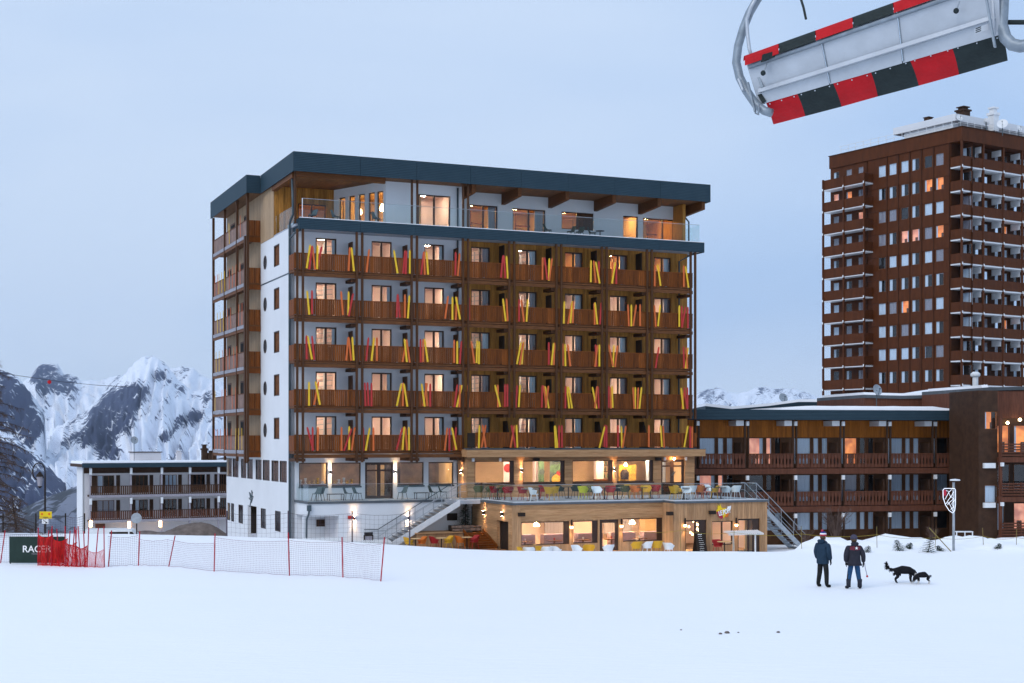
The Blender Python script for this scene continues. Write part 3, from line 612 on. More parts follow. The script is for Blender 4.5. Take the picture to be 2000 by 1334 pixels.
MB().box(H.u(1262, 2.5), H.u(1300, 2.5), 2.5, 2.52, 1.2, 3.5).build('blind', M['curtain'], rr)
# --- restaurant, lower volume with the big terrace on it
V1, V2 = -8.2, -9.9
u1e = H.u(1295, V1); u2s = H.u(1316, V2); u2e = H.u(1498, V2)
ZB = ZT - .12
ph = [(1018, 1112, -.13, -1.52), (1119, 1168, -.13, -1.5), (1171, 1208, -.1, -2.0), (1216, 1294, -.06, -1.48)]
h1 = [(H.u(a, V1), H.u(c, V1), zb, zt) for a, c, zt, zb in ph]
wall(uA, u1e, GZ, ZB, h1, V1, V1 + .2).build('lower_wall', M['larch_h'], hotel)
boards(MB(), uA, h1[0][0] - .05, GZ, ZB, [], V1, .025, .15).build('timber_cladding', M['larch_v'], hotel)
boards(MB(), h1[0][0] - .05, u1e, -.05, ZB, [], V1, .025, .165, False).build('timber_cladding', M['larch_h'], hotel)
boards(MB(), h1[0][0] - .05, u1e, GZ, -.05, h1, V1, .025, .15).build('timber_cladding', M['larch_v'], hotel)
h2 = [(H.u(a, V2), H.u(c, V2), H.z(bt, H.u(a, V2), V2), H.z(t, H.u(a, V2), V2)) for a, c, t, bt in ((1338, 1380, 1016, 1084), (1390.5, 1431, 1018, 1065), (1441, 1484, 1013.5, 1084))]
wall(u2s, u2e, GZ, ZB, h2, V2, V2 + .2).build('lower_wall', M['larch_v'], hotel)
boards(MB(), u2s, u2e, GZ, ZB, h2, V2, .025, .15).build('timber_cladding', M['larch_v'], hotel)
L_ = math.hypot(u2s - u1e, V2 - V1); a_ = math.atan2(V2 - V1, u2s - u1e)
boards(MB(), 0, L_, GZ, ZB, [], 0, .04, .15).build('timber_cladding', M['larch_v'], hotel, (u1e, V1, 0), a_)
boards(MB(), 2.0, -V1, GZ, ZB, [(5.9, 7.7, GZ, -.12)], uA, .025, .16, False).build('timber_cladding', M['larch_h'], hotel, rz=SR)
MB().box(uA + .0, uA + .2, V1 + .2, -7.72, GZ, ZB).build('lower_wall', M['larch_v'], hotel); MB().box(uA, uA + .2, -5.88, -1.6, GZ, ZB).build('lower_wall', M['larch_h'], hotel); MB().box(uA, uA + .2, -7.72, -5.88, -.12, ZB).build('lower_wall', M['larch_h'], hotel)
MB().box(uA + .25, uA + .3, -7.7, -5.9, GZ, -.12).build('service_door', M['divider'], hotel)
MB().box(u2e - .2, u2e, V2 + .2, -2, GZ, ZB).build('lower_wall', M['larch_v'], hotel)
tpoly = [(uA - .12, -3.45), (uA - .12, V1 - .12), (u1e + .02, V1 - .12), (u2s + .02, V2 - .12), (u2e + .05, V2 - .12), (u2e + .05, VR0 + .01), (uA - .12, VR0 + .01)]
MB().prism(tpoly, lambda p: (*p, ZB), lambda p: (*p, ZT - .01)).build('terrace_slab', M['slab'], hotel)
MB().prism([(u + (.2 if u < 12 else -.02), v + (.06 if v < -5 else 0)) for u, v in tpoly], lambda p: (*p, ZT - .008), lambda p: (*p, ZT + .035)).build('terrace_deck', M['deck'], hotel)
MB().box(H.u(886, -3.4), uA - .12, -3.45, VT - .05, ZB - .1, ZT + .01).build('stair_landing', M['deck'], hotel)
for i, h in enumerate(h1):
    window(hotel, (h[0], V1, h[2]), h[1] - h[0], h[3] - h[2], leaves=1, fr=.2 if i == 2 else .06, deep=.06, name='glazed_door' if i == 2 else 'window')
    if i != 2: MB().box(h[1] - .36, h[1] - .05, V1 + .07, V1 + .12, h[2] + .05, h[3] - .05).build('window_shade', M['frame'], hotel)
for i, h in enumerate(h2):
    window(hotel, (h[0], V2, h[2]), h[1] - h[0], h[3] - h[2], leaves=2, fr=.06 if i == 1 else .09, deep=.06, name='window' if i == 1 else 'glazed_door')
    if i != 1: MB().box(h[1] - .5, h[1] - .06, V2 + .07, V2 + .12, h[2] + .05, h[3] - .05).build('door_shutter', M['frame'], hotel)
lr = bigroom('lower_restaurant_room', uA + .35, u2e - .22, V1 + .6, -2.6, GZ + .1, .75, 'room', 'carpet', [(12.2 + 2.0 * i, -6.4) for i in range(7)], 'lamp', .33)
b = MB(); y1 = V1 + .6
b.face([(u2s + .3, V2 + .21, GZ + .12), (u2e - .21, V2 + .21, GZ + .12), (u2e - .21, y1, GZ + .12), (u2s + .3, y1, GZ + .12)]); b.face([(u2s + .3, V2 + .21, .74), (u2s + .3, y1, .74), (u2e - .21, y1, .74), (u2e - .21, V2 + .21, .74)]); b.build('room_walls', M['room2'], lr)
for k in range(5): MB().box(uA + .7 + 2.3 * k, uA + 2.4 + 2.3 * k, -6.2, -5.6, GZ + .1, GZ + 1.2).build('banquette', M['sofa'], lr)
for k in range(6):
    x = uA + 1.0 + 1.95 * k; b = MB(); b.box(x, x + .8, -7.2, -6.6, GZ + .83, GZ + .87); b.box(x + .36, x + .44, -6.95, -6.85, GZ + .1, GZ + .83); b.build('table', M['frame2'], lr)
    MB().lathe([(.03, 0), (.06, .12), (.05, .16)], 8, (x + .4, -6.9, GZ + .87)).build('glassware', M['artred'] if k % 2 else M['whitepaint'], lr)
for x0, x1, m_ in ((.6, 2.2, 'drape'), (4.4, 6.2, 'drape'), (8.6, 10.6, 'drape'), (11.2, 12.4, 'room2')): MB().box(uA + x0, uA + x1, -3.2, -3.1, GZ + .9, .5).build('wall_panel', M[m_], lr)
for x in (3.0, 7.1, 9.7): MB().lathe([(.03, .22), (.16, .1), (.18, 0)], 10, (uA + x, -5.0, -.6)).build('pendant_lamp', M['lamp_o'], lr); 
for k in range(8): MB().lathe([(.02, .14), (.07, .06), (.05, 0)], 8, (H.u(1355, -9) + .25 * (k % 3), -9.0 + .2 * (k % 4), -.35 - .12 * k)).build('pendant_lamp', M['lamp_soft'], lr)
MB().box(H.u(1455, -9.2), H.u(1455, -9.2) + .9, -9.2, -9.1, GZ, .7).build('wall_panel', M['room2'], lr)
# half-shade lamps that wash the timber below them
def downlamp(px, v, py):
    u_ = H.u(px, v); z = H.z(py, u_, v); b = MB(); b.tube([(u_, v - .14, z - .02), (u_, v - .14, z + .38)], .055, 8); b.box(u_ - .02, u_ + .02, v - .14, v - .02, z + .2, z + .24)
    o = b.build('wall_lamp', M['divider'], hotel); MB().lathe([(.05, -.12), (.09, -.1), (.09, 0), (.05, .01)], 10, (u_, v - .14, z - .03)).build('lamp_shade', M['lamp_soft'], o); spot(o, (u_, v - .15, z - .18), False, 40, 60)
for p, v_, y_ in ((1114.5, V1, 1027), (1212, V1, 1025), (1336, V2, 1024), (1436, V2, 1023)): downlamp(p, v_, y_)
sconce(hotel, (uA - .03, H.v(948, uA), H.z(1001, uA, H.v(948, uA))), -R(90), 34, 40, 40); sconce(hotel, (uA - .03, H.v(984, uA), H.z(1004, uA, H.v(984, uA))), -R(90), 34, 34, 40)
# glass round the big terrace
def glassrun(pts, z0, z1, step=1.35):
    for (ax, ay), (bx, by) in zip(pts, pts[1:]):
        L = math.hypot(bx - ax, by - ay); n = max(1, round(L / step)); a = math.atan2(by - ay, bx - ax)
        for i in range(n):
            o = MB().box(.01, L / n - .01, -.008, .008, z0, z1).build('glass_panel', M['railglass'], hotel, (ax + (bx - ax) * i / n, ay + (by - ay) * i / n, 0), a)
            MB().box(0, L / n, -.02, .02, z1, z1 + .022).build('edge_trim', M['steel'], o); MB().box(0, L / n, -.03, .03, z0 - .04, z0).build('floor_channel', M['whitepaint'], o)
ust = H.u(1455, V2)
glassrun([(uA + .05, -3.4), (uA + .05, V1 - .02), (u1e, V1 - .02), (u2s, V2 - .02), (H.u(1476, V2), V2 - .02), (H.u(1476, V2), -8.9)], ZT + .08, 2.06)
glassrun([(uL + .2, -3.2), (uA + .1, -3.4)], ZT + .08, 2.06); glassrun([(H.u(890, -3.3), -3.42), (uA - .1, -3.42)], ZT + .05, 2.06)
# LE POP! sign
SG = empty('restaurant_sign', H.W(H.u(1412, V2), V2 - .06, H.z(998, H.u(1412, V2), V2)), H.a); tag(SG, 'bright comic style LE POP! sign on the timber wall of the lower restaurant', 'sign')
def star(pts, name, m_, y): 
    MB().prism(pts, lambda p: (p[0], y - .02, p[1]), lambda p: (p[0], y, p[1])).build(name, m_, SG)
K_ = .031
cr = lambda L: [((x - 1412) * K_, (998 - y) * K_) for x, y in L]
M['sy'] = mat('sign_yellow', (.80, .55, .02), .5, .05, 3); M['sr'] = mat('sign_crimson', (.45, .03, .06), .5, .05, 3); M['so'] = mat('sign_orange', (.75, .17, .02), .5, .05, 3); M['sw'] = mat('sign_white', (.85, .85, .85), .5, .02, 3)
star(cr([(1394, 999), (1399, 992), (1396, 988), (1400, 990), (1398, 984.5), (1402.5, 988.5), (1404, 983), (1406, 988.5), (1409, 993), (1404, 998)]), 'yellow_burst', M['sy'], -.0)
star(cr([(1396, 1000), (1409, 994), (1414, 1006), (1408, 1014), (1402, 1011)]), 'crimson_patch', M['sr'], -.004); star(cr([(1407, 992.5), (1418, 992), (1417, 1005), (1412, 1012.5), (1409, 1005)]), 'yellow_patch', M['sy'], -.008); star(cr([(1415, 1005), (1425, 1001), (1422, 1009), (1416, 1011)]), 'orange_patch', M['so'], -.006)
star(cr([(1419, 993), (1422, 990), (1420, 988.5), (1424, 989), (1429, 987.5), (1428.5, 993), (1427, 997), (1424, 994)]), 'white_arrow', M['sw'], -.01)
def text(txt, size, m_, parent, loc, rot=(R(90), 0, 0), ext=.006, name='lettering', align='CENTER', shear=0., bold=.0):
    c = bpy.data.curves.new(name, 'FONT'); c.body = txt; c.size = size; c.extrude = ext; c.align_x = align; c.align_y = 'CENTER'; c.shear = shear; c.offset = bold
    t = bpy.data.objects.new('tmp', c); COL.objects.link(t); dg = bpy.context.evaluated_depsgraph_get(); me = bpy.data.meshes.new_from_object(t.evaluated_get(dg)); bpy.data.objects.remove(t)
    me.materials.clear(); me.materials.append(m_); o = link(bpy.data.objects.new(name, me), parent, loc); o.rotation_euler = rot; return o
t_ = text('LE POP!', .40, M['sw'], SG, (.03, -.05, -.07), (R(90), R(-14), 0), .012, shear=.1, bold=.014); t_.scale = (.62, 1, 1)
# --- staircases
def stair(name, label, p0, p1, wv, n, sm='whitepaint', rails=(True, True)):
    """p0 top (u,v,z), p1 foot, width wv along v"""
    o = empty(name, H.W(p1[0], p1[1], p1[2]), H.a); tag(o, label, 'staircase'); du, dz = (p0[0] - p1[0]), (p0[2] - p1[2])
    for y in (-.06, wv):
        b = MB(); b.hexa([(0, y, -.32), (du, y, dz - .32), (du, y + .06, dz - .32), (0, y + .06, -.32), (0, y, .08), (du, y, dz + .08), (du, y + .06, dz + .08), (0, y + .06, .08)]); b.build('stringer', M[sm], o)
    st = MB().box(-abs(du) / n * .55, abs(du) / n * .55, .005, wv - .005, -.025, .015).mesh('step', M['steel'])
    for i in range(n): inst('step', st, o, (du * (i + .5) / n, 0, dz * (i + .5) / n + .02))
    sn = 1 if du > 0 else -1
    for k, y in enumerate((-.03, wv + .03)):
        if not rails[k]: continue
        for hh, rr_, m_ in ((1.0, .026, 'pipe' if (k == 1 and du > 0) else 'steel'), (.55, .014, 'steel')):
            b = MB(); b.tube([(-sn * .9, y, hh), (0, y, hh), (du, y, dz + hh), (du + sn * .4, y, dz + hh)] if du > 0 else [(0, y, hh), (du, y, dz + hh), (du + sn * .3, y, dz + hh)], rr_, 6); b.build('handrail', M[m_], o)
        for i in range(5): b = MB(); t = i / 4; b.tube([(du * t, y, dz * t), (du * t, y, dz * t + 1.0)], .02, 6); b.build('baluster', M['steel'], o)
    return o
stair('staircase', 'white steel outdoor staircase from the snow up to the white terrace', (H.u(897, -3.3), -3.4, ZT), (H.u(752, -3.3), -3.4, -1.75), 1.45, 16)
stair('staircase', 'steel open-tread staircase down the right end of the timber terrace', (H.u(1470, -8.0), -8.4, ZT), (H.u(1566, -8.0), -8.4, -2.35), 1.3, 17, 'steel')
# --- lower deck, steps, planter
MB().box(H.u(782, -7.5), uA - .03, -7.9, -3.8, ZD - .25, ZD).build('lower_deck', M['soffit'], hotel)
zp = -.92
MB().box(H.u(815, -3.6), uA - 1.4, -3.75, VT, ZD, zp - .06).build('platform', M['larch_v'], hotel)
boards(MB(), H.u(815, -3.8), uA - 1.4, ZD, zp - .06, [], -3.75, .03, .14).build('platform_boards', M['larch_v'], hotel)
MB().box(H.u(815, -3.8) - .05, uA - 1.35, -3.85, VT, zp - .06, zp).build('platform_top', M['larch_h'], hotel)
for i in range(7): MB().box(uA - 1.35, uA - .06, -3.8 - .33 * (i + 1), -3.8 - .33 * i + .03, ZD, zp - .125 * (i + .3)).build('wooden_step', M['balc'], hotel)
for x in (uA - 1.4, uA - .1): MB().bar((x, -3.8, zp + .1), (x, -6.2, ZD + .1), .05, .18).build('step_rail', M['balc'], hotel)
MB().box(H.u(873, VT), H.u(893, VT), VT - .03, VT + .019, H.z(1017, 8.5, VT), H.z(1003, 8.5, VT)).build('dark_opening', M['divider'], hotel)
MB().box(H.u(921, VT), uA - .02, VT - .03, VT + .019, zp, .55).build('dark_opening', M['divider'], hotel)
M['rock'] = mat('planter_stone', (.22, .16, .13), .9, .25, 3, island=.3, bump=.6, bscale=8)
for k in range(26):
    u_ = H.u(882, -3.0) + (k % 13) * .15 + random.uniform(-.04, .04); z = zp + (.12 if k < 13 else .3); b = MB(); r_ = random.uniform(.08, .13)
    P = []
    for s in (-1, 1):
        for q in range(5): t = q * 1.257 + random.random() * .5; P.append((u_ + r_ * 1.3 * math.cos(t), -3.35 + r_ * math.sin(t), z + s * r_ * .65))
    n = 0; b.v = P; b.f = [(4, 3, 2, 1, 0), (5, 6, 7, 8, 9)] + [(i, (i + 1) % 5, 5 + (i + 1) % 5, 5 + i) for i in range(5)]; b.mi = [0] * 7; b.build('planter_stone', M['rock'], hotel)
MB().box(H.u(882, -3.0), H.u(940, -3.0), -3.3, -2.4, zp, zp + .35).build('planter_soil', M['divider'], hotel)
# ================================================================= OTHER BUILDINGS
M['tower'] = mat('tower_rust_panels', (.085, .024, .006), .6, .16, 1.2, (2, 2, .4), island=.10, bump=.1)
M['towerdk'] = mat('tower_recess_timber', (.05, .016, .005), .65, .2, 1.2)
M['towerpost'] = mat('tower_posts', (.085, .026, .008), .6, .15, 2)
M['chalet'] = mat('chalet_red_brown', (.125, .046, .026), .6, .18, 2, (4, 4, .6), island=.12, bump=.1)
M['chaletgold'] = mat('chalet_honey_boards', (.44, .14, .017), .6, .18, 2.4, (6, 6, .5), island=.22, bump=.15)
M['chaletdk'] = mat('chalet_dark_timber', (.06, .03, .017), .65, .2, 2)
M['lit_o'] = glow('lit_orange_room', (1, .30, .06), 1.0); M['lit_p'] = glow('lit_pink_room', (1, .42, .26), .8); M['lit_y'] = glow('lit_amber_room', (1, .6, .2), 1.1)
M['roofsnow'] = mat('roof_snow', (.86, .88, .92), .7, .03, .8, bump=.3, bscale=2)
M['bulb_dim'] = glow('house_bulb', (1, .7, .35), 14)
def litroom(m, c2):
    t = m.node_tree; N = t.nodes.new; K = t.links.new; p = t.nodes['Principled BSDF']; g = N('ShaderNodeNewGeometry'); n = N('ShaderNodeTexNoise'); n.inputs['Scale'].default_value = 1.7; n.inputs['Detail'].default_value = 3; K(g.outputs['Position'], n.inputs['Vector'])
    r = N('ShaderNodeMapRange'); r.inputs[1].default_value = .36; r.inputs[2].default_value = .62; K(n.outputs['Fac'], r.inputs[0]); x = N('ShaderNodeMix'); x.data_type = 'RGBA'; x.inputs[6].default_value = p.inputs['Emission Color'].default_value; x.inputs[7].default_value = (*c2, 1); K(r.outputs[0], x.inputs[0]); K(x.outputs[2], p.inputs['Emission Color'])
litroom(M['lit_o'], (.30, .06, .012)); litroom(M['lit_p'], (.42, .12, .07)); litroom(M['lit_y'], (.3, .1, .02))
BK = {}
HL = []                                             # openings collected for the wall that is built after its windows
def simplewin(parent, loc, w, h, rz, kind, fm='frame2', leaves=1, name='window', rec=None):
    """far window: frame, pane, and behind it a dark room, a curtain or a lit room"""
    wn = window(parent, loc, w, h, rz, leaves, .05, fm, 'skyglass', name, deep=.03)
    x = -loc[1] if rz else loc[0]
    if rec is not None: rec.append((x, x + w, loc[2], loc[2] + h))
    key = (round(w, 2), round(h, 2), kind)
    if key not in BK:
        b = MB(); m_ = [M['dark']]
        if kind == 'lit': 
            b.box(-.1, w + .1, .3, .35, 0, h); b.cur = 1; b.box(.02, w * .2, .14, .17, 0, h); b.cur = 2; b.box(w * .55, w * .8, .26, .29, 0, h * .4); m_ = [M['lit_o'], M['curtain'], M['frame2']]
        elif kind == 'pink': b.box(-.1, w + .1, .3, .35, 0, h); b.cur = 1; b.box(w * .78, w * .97, .14, .17, 0, h); b.cur = 2; b.box(w * .3, w * .6, .26, .29, 0, h * .35); m_ = [M['lit_p'], M['curtain'], M['frame2']]
        elif kind == 'half': 
            b.box(0, w, .55, .6, 0, h); b.cur = 1; b.box(.04, w * .38, .14, .17, .02, h); m_ = [M['dark'], M['curtain']]
        elif kind == 'curt':
            n = 6
            for i in range(n): b.box(w * i / n, w * (i + 1) / n, .13 + .025 * (i % 2), .16 + .025 * (i % 2), 0, h)
            m_ = [M['curtain']]
        elif kind == 'drape':
            for i in range(6): b.box(w * i / 6, w * (i + 1) / 6, .13 + .025 * (i % 2), .16 + .025 * (i % 2), 0, h)
            m_ = [M['drape']]
        else: b.box(0, w, .25, .3, 0, h)
        BK[key] = b.mesh('interior', *m_)
    inst('curtain' if kind in ('curt', 'drape', 'half') else 'room_interior', BK[key], wn)
    return wn
# --- the tall rust-brown tower
T = Frame((1879 - CX) / F * 158.8, 158.8, 33.0)
tower = empty('tower_block', (T.ox, T.oy, 0), T.a); tag(tower, 'tall rust brown apartment tower with rooftop plant room and stacked corner balconies', 'apartment tower')
SL = [35.3 - 2.7 * i for i in range(12)]                # balcony floors from the top
VL0 = T.v(1856, 0); VL1 = T.v(1693, 0); VL2 = T.v(1622, 0)
UT = 16.0; zb = -4
TS = []; TR = []; TQ = []
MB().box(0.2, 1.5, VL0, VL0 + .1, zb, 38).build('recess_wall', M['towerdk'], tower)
MB().box(.2, UT, VL2 - .2, VL2, zb, 38).build('back_wall', M['tower'], tower)
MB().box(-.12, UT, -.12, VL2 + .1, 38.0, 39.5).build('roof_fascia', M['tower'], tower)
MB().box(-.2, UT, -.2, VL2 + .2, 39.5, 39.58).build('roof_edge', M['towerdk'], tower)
colpx = [1722.7, 1743.6, 1767, 1788, 1813, 1835]
kinds = ['curt', 'half', 'drape', 'curt', 'dark', 'half', 'curt', 'drape']
lit = {(1, 4): 'lit', (1, 5): 'lit', (3, 2): 'pink', (3, 3): 'pink', (3, 5): 'lit', (6, 2): 'lit', (5, 3): 'half', (4, 2): 'curt'}
wv_ = 1.18; zs = [38.0 - 1.78 - 2.7 * i for i in range(13)]
zs = [36.05 - 2.7 * i for i in range(12)]
rib = MB().box(-.06, .02, -.05, .05, zb, 38.0).mesh('wall_rib', M['towerdk'])
pan = {}
edges = [VL0 + .1] + [(T.v(a, 0) + T.v(c, 0)) / 2 for a, c in zip(colpx[::-1], colpx[::-1][1:])] + [VL1 - .05]
for e_ in edges: inst('wall_rib', rib, tower, (0, e_, 0))
for r, z in enumerate(zs):
    for k, p in enumerate(colpx):
        v_ = T.v(p, 0) + wv_ / 2
        simplewin(tower, (-.012, v_, z - .35), wv_, 1.4, SR, lit.get((r, k), kinds[(r * 5 + k * 3 + r * k) % 8]), rec=TS)
    for k in range(6):                                   # spandrel panel under each window
        a, c = edges[k] + .06, edges[k + 1] - .06
        MB().box(-.03, .018, a, c, z - 1.62, z - .42).build('wall_panel', M['tower'], tower)
# balconies hung on the far half of the side
VB0, VB1 = T.v(1688, -1.5), T.v(1608, -1.5); VBm = T.v(1648, -1.5)
for r, z in enumerate(SL):
    o = MB().box(-1.5, -.03, VB0, VB1, z - .2, z).build('balcony', M['whitepaint'], tower)
    for a, c in ((VB0 + .1, VBm - .08), (VBm + .08, VB1 - .1)): MB().box(-1.54, -1.47, a, c, z - .1, z + 1.05).build('parapet_panel', M['tower'], o)
    MB().box(-1.46, -.03, VB0 + .0, VB0 + .06, z - .1, z + 1.05).build('parapet_panel', M['tower'], o)
    for p, w_, kd in ((1633, 1.0, 'half'), (1658, 1.0, 'curt'), (1681, .9, 'drape')):
        simplewin(tower, (-.012, T.v(p, 0) + w_ / 2, z + .85), w_, 1.35, SR, {(1, 1633): 'pink', (1, 1658): 'lit', (2, 1681): 'pink'}.get((r, p), kinds[(r * 3 + int(p)) % 8] if p != 1681 else 'drape'), rec=TS)
for v_ in (VB0, VBm, VB1): MB().box(-1.62, -1.42, v_ - .1, v_ + .1, zb, SL[0] + 1.15).build('balcony_post', M['towerpost'], tower)
for z in SL:
    for v_ in (VB0, VBm, VB1): MB().box(-1.66, -1.62, v_ - .07, v_ + .07, z - .22, z + .05).build('slab_tip', M['whitepaint'], tower)
# stacked corner balconies and the front
pu = [0.0] + [T.u(p, 0) for p in (1921, 1960, 1997)]; pu += [pu[-1] + 3.3, pu[-1] + 6.6]
for r, z in enumerate(SL):
    o = MB().box(.05, 1.5, .05, VL0, z - .2, z).build('balcony', M['whitepaint'], tower)
    MB().box(1.5, UT, .05, 1.6, z - .2, z).build('balcony', M['whitepaint'], tower)
    MB().box(-.0, .06, .15, VL0 - .05, z - .05, z + 1.05).build('parapet_panel', M['tower'], o)
    for k in range(len(pu) - 1): MB().box(pu[k] + .1, pu[k + 1] - .1, 0, .06, z - .05, z + 1.05).build('parapet_panel', M['tower'], o)
    simplewin(tower, (1.49, VL0 - .4, z + .8), 1.3, 1.4, SR, kinds[(r * 3 + 1) % 8], rec=TR)
    for k in range(len(pu) - 1):
        kd = kinds[(r * 3 + k * 2) % 8]
        if (r, k) in ((3, 2), (7, 2), (10, 2)): kd = 'lit'
        simplewin(tower, (pu[k] + (1.75 if k == 0 else .5), 1.588, z + .3), .75, 2.0, 0, kinds[(r * 5 + k) % 8], rec=TQ)
        if k: simplewin(tower, (pu[k] + 1.7, 1.588, z + .75), 1.1, 1.5, 0, kd, rec=TQ)
        b = MB(); b.box(pu[k + 1] - .12, pu[k + 1] - .04, .3, 1.55, z + 1.75, z + 2.45); b.build('cross_beam', M['whitepaint'], o)
for k, u_ in enumerate(pu): MB().box(u_ - .1, u_ + .1, -.06, .14, zb, 38.0).build('balcony_post', M['towerpost'], tower)
for z in SL:
    for u_ in pu: MB().box(u_ - .07, u_ + .07, -.1, -.06, z - .22, z + .05).build('slab_tip', M['whitepaint'], tower)
wall(-VL2, -VL0, zb, 38.0, TS, .02, .2).build('side_wall', M['tower'], tower, rz=SR)
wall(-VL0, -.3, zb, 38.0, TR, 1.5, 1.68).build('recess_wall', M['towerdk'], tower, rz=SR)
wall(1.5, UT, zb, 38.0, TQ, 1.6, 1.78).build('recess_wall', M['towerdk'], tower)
# roof-top: plant room, railings, chimneys, dishes
pr = empty('plant_room', parent=tower)
v0 = T.v(1856, 1.5); v1 = T.v(1748, 1.5)
MB().box(1.6, UT, 2.6, v1 - 1.3, 39.58, 40.7).build('plant_wall', M['whitepaint'], pr); MB().box(1.2, UT + .5, 1.9, v1, 40.7, 41.5).build('plant_roof', M['white'], pr)
b = MB()
for i in range(16): b.box(.1, .14, .3 + 1.2 * i, .34 + 1.2 * i, 39.58, 40.5)
for i in range(14): b.box(.1 + 1.2 * i, .14 + 1.2 * i, .3, .34, 39.58, 40.5)
for z in (40.05, 40.5): b.box(.1, .14, .3, 18.6, z - .02, z + .02); b.box(.1, 16, .3, .34, z - .02, z + .02)
b.build('roof_railing', M['whitepaint'], tower)
def chimney(parent, px, py0, py1, Yd, w_, m_, cap=True):
    p = at(px, py0, Yd); q = at(px, py1, Yd); h = q.z - p.z; l = parent.matrix_world.inverted() @ p; b = MB(); b.box(-w_ / 2, w_ / 2, -w_ / 2, w_ / 2, -.4, h * .72); b.box(-w_ * .62, w_ * .62, -w_ * .62, w_ * .62, h * .6, h * .72 + .02)
    if cap: b.box(-w_ * .35, w_ * .35, -w_ * .35, w_ * .35, h * .72, h * .92); b.box(-w_ * .5, w_ * .5, -w_ * .5, w_ * .5, h * .92, h)
    return b.build('chimney', m_, parent, l)
bpy.context.view_layer.update()
chimney(tower, 1881, 232, 209, 164, 1.1, M['chaletdk']); chimney(tower, 1813, 236, 227, 170, .7, M['chaletdk'], False); chimney(tower, 1940, 250, 210, 164, .85, M['whitepaint'])
def dish(name, label, base, h, r_, yaw, tilt=25, group=None, cat='satellite dish', mast=.05):
    o = empty(name, base); tag(o, label, cat, group); MB().tube([(0, 0, -.6), (0, 0, h)], mast, 6).build('mast', M['pipe'], o)
    b = MB(); n = 18; prof = [(0.02, 0), (r_ * .4, .02 * r_ + .02), (r_ * .75, .09 * r_ + .03), (r_, .2 * r_ + .02)]; b.lathe(prof, n); b.f.pop(); b.mi.pop()
    d = b.build('reflector', M['steel'] if 'grey' in label else M['whitepaint'], o, (0, 0, h)); d.rotation_euler = (R(90 - tilt), 0, yaw)
    a = MB(); a.tube([(0, -r_ * .9, .1), (0, 0, r_ * .85)], .02, 5); a.box(-.05, .05, -.05, .05, r_ * .82, r_ * .95); a.build('feed_arm', M['pipe'], d); return o
for px, py, r_, yaw in ((1873, 236, .4, .3), (1926, 243, .4, 2.2), (1958, 248, .6, -.4), (1990, 256, .35, .5)):
    p = at(px, py, 161); dish('satellite_dish', {1873: 'white satellite dish at the front corner of the tower roof', 1926: 'white satellite dish before the pale chimney on the tower roof', 1958: 'largest satellite dish on the tower roof, beside the pale chimney', 1990: 'small satellite dish at the railing far along the tower roof'}[px], (p.x, p.y, 39.6), p.z - 39.6 + .3, r_, yaw, group='dishes on the tower roof')
# --- long three-storey chalet behind the hotel's right end
C = Frame((1453 - CX) / F * 102.7, 102.7, 12.0)
ch = empty('chalet_building', (C.ox, C.oy, 0), C.a); tag(ch, 'long three storey brown chalet with carved balconies and snow on its flat roof', 'chalet')
cu = [C.u(p, 0) for p in (1340, 1362, 1459, 1553, 1646, 1737, 1826, 1916)]
CF = [2.72, -.03, -2.8]; CV = 1.7
CHh = []
boards(MB(), cu[0], cu[-1] - .9, 4.95, 6.2, [], CV, .03, .16).build('honey_boards', M['chaletgold'], ch)
MB().box(cu[0], cu[-1] + .2, CV + .9, 11, -5, 6.3).build('house_body', M['chaletdk'], ch)
MB().box(cu[0], cu[-1] + .1, -.45, 11.2, 6.25, 6.9).build('roof', M['slab'], ch)
MB().box(cu[0], cu[-1] + .13, -.5, -.452, 6.2, 6.93).build('roof_fascia', M['fascia'], ch)
CU1 = cu[-1]
b = MB(); n = 60; top = []; bot = []
for i in range(n + 1):
    t = i / n; u_ = C.u(1500, .2) + (C.u(1893, .2) - C.u(1500, .2)) * t; hgt = .32 * min(1, t * 6) * min(1, (1 - t) * 5) + .03 * noise.noise((u_, 0, 0)); top.append((u_, hgt))
for i in range(n):
    (a, ha), (c, hc) = top[i], top[i + 1]; b.hexa([(a, -.3, 6.9), (c, -.3, 6.9), (c, 10, 6.9), (a, 10, 6.9), (a, -.2, 6.905 + ha), (c, -.2, 6.905 + hc), (c, 9.5, 6.905 + ha), (a, 9.5, 6.905 + ha)])
b.build('roof_snow', M['roofsnow'], ch)
slat_cache = {}
def carved(parent, u0, u1, z, zh=.95, v=0., step=.26, m_='chalet', name='carved_slats'):
    b = MB(); n = max(2, round((u1 - u0) / step)); s = (u1 - u0) / n
    for j in range(n):
        x = u0 + (j + .5) * s; w0, w1 = s * .43, s * .26
        for za, zc, wa, wc in ((0, .22, w0, w0), (.22, .34, w0, w1), (.34, .62, w1, w1), (.62, .74, w1, w0), (.74, 1, w0, w0)):
            b.hexa([(x - wa, v, z + zh * za), (x + wa, v, z + zh * za), (x + wa, v + .03, z + zh * za), (x - wa, v + .03, z + zh * za), (x - wc, v, z + zh * zc), (x + wc, v, z + zh * zc), (x + wc, v + .03, z + zh * zc), (x - wc, v + .03, z + zh * zc)])
    b.build(name, M[m_], parent); MB().box(u0, u1, v - .03, v + .07, z + zh, z + zh + .07).build('top_rail', M[m_], parent); MB().box(u0, u1, v + .035, v + .075, z + .06, z + .13).build('bottom_rail', M[m_], parent)
WK = {(0, 1): 'curt', (0, 2): 'pink', (0, 4): 'lit', (0, 3): 'curt', (0, 5): 'curt', (0, 6): 'half', (1, 1): 'pink', (1, 2): 'dark', (1, 3): 'curt', (1, 4): 'drape', (1, 5): 'curt', (1, 6): 'curt', (2, 3): 'curt', (2, 4): 'curt', (2, 5): 'curt', (2, 2): 'curt', (2, 6): 'dark'}
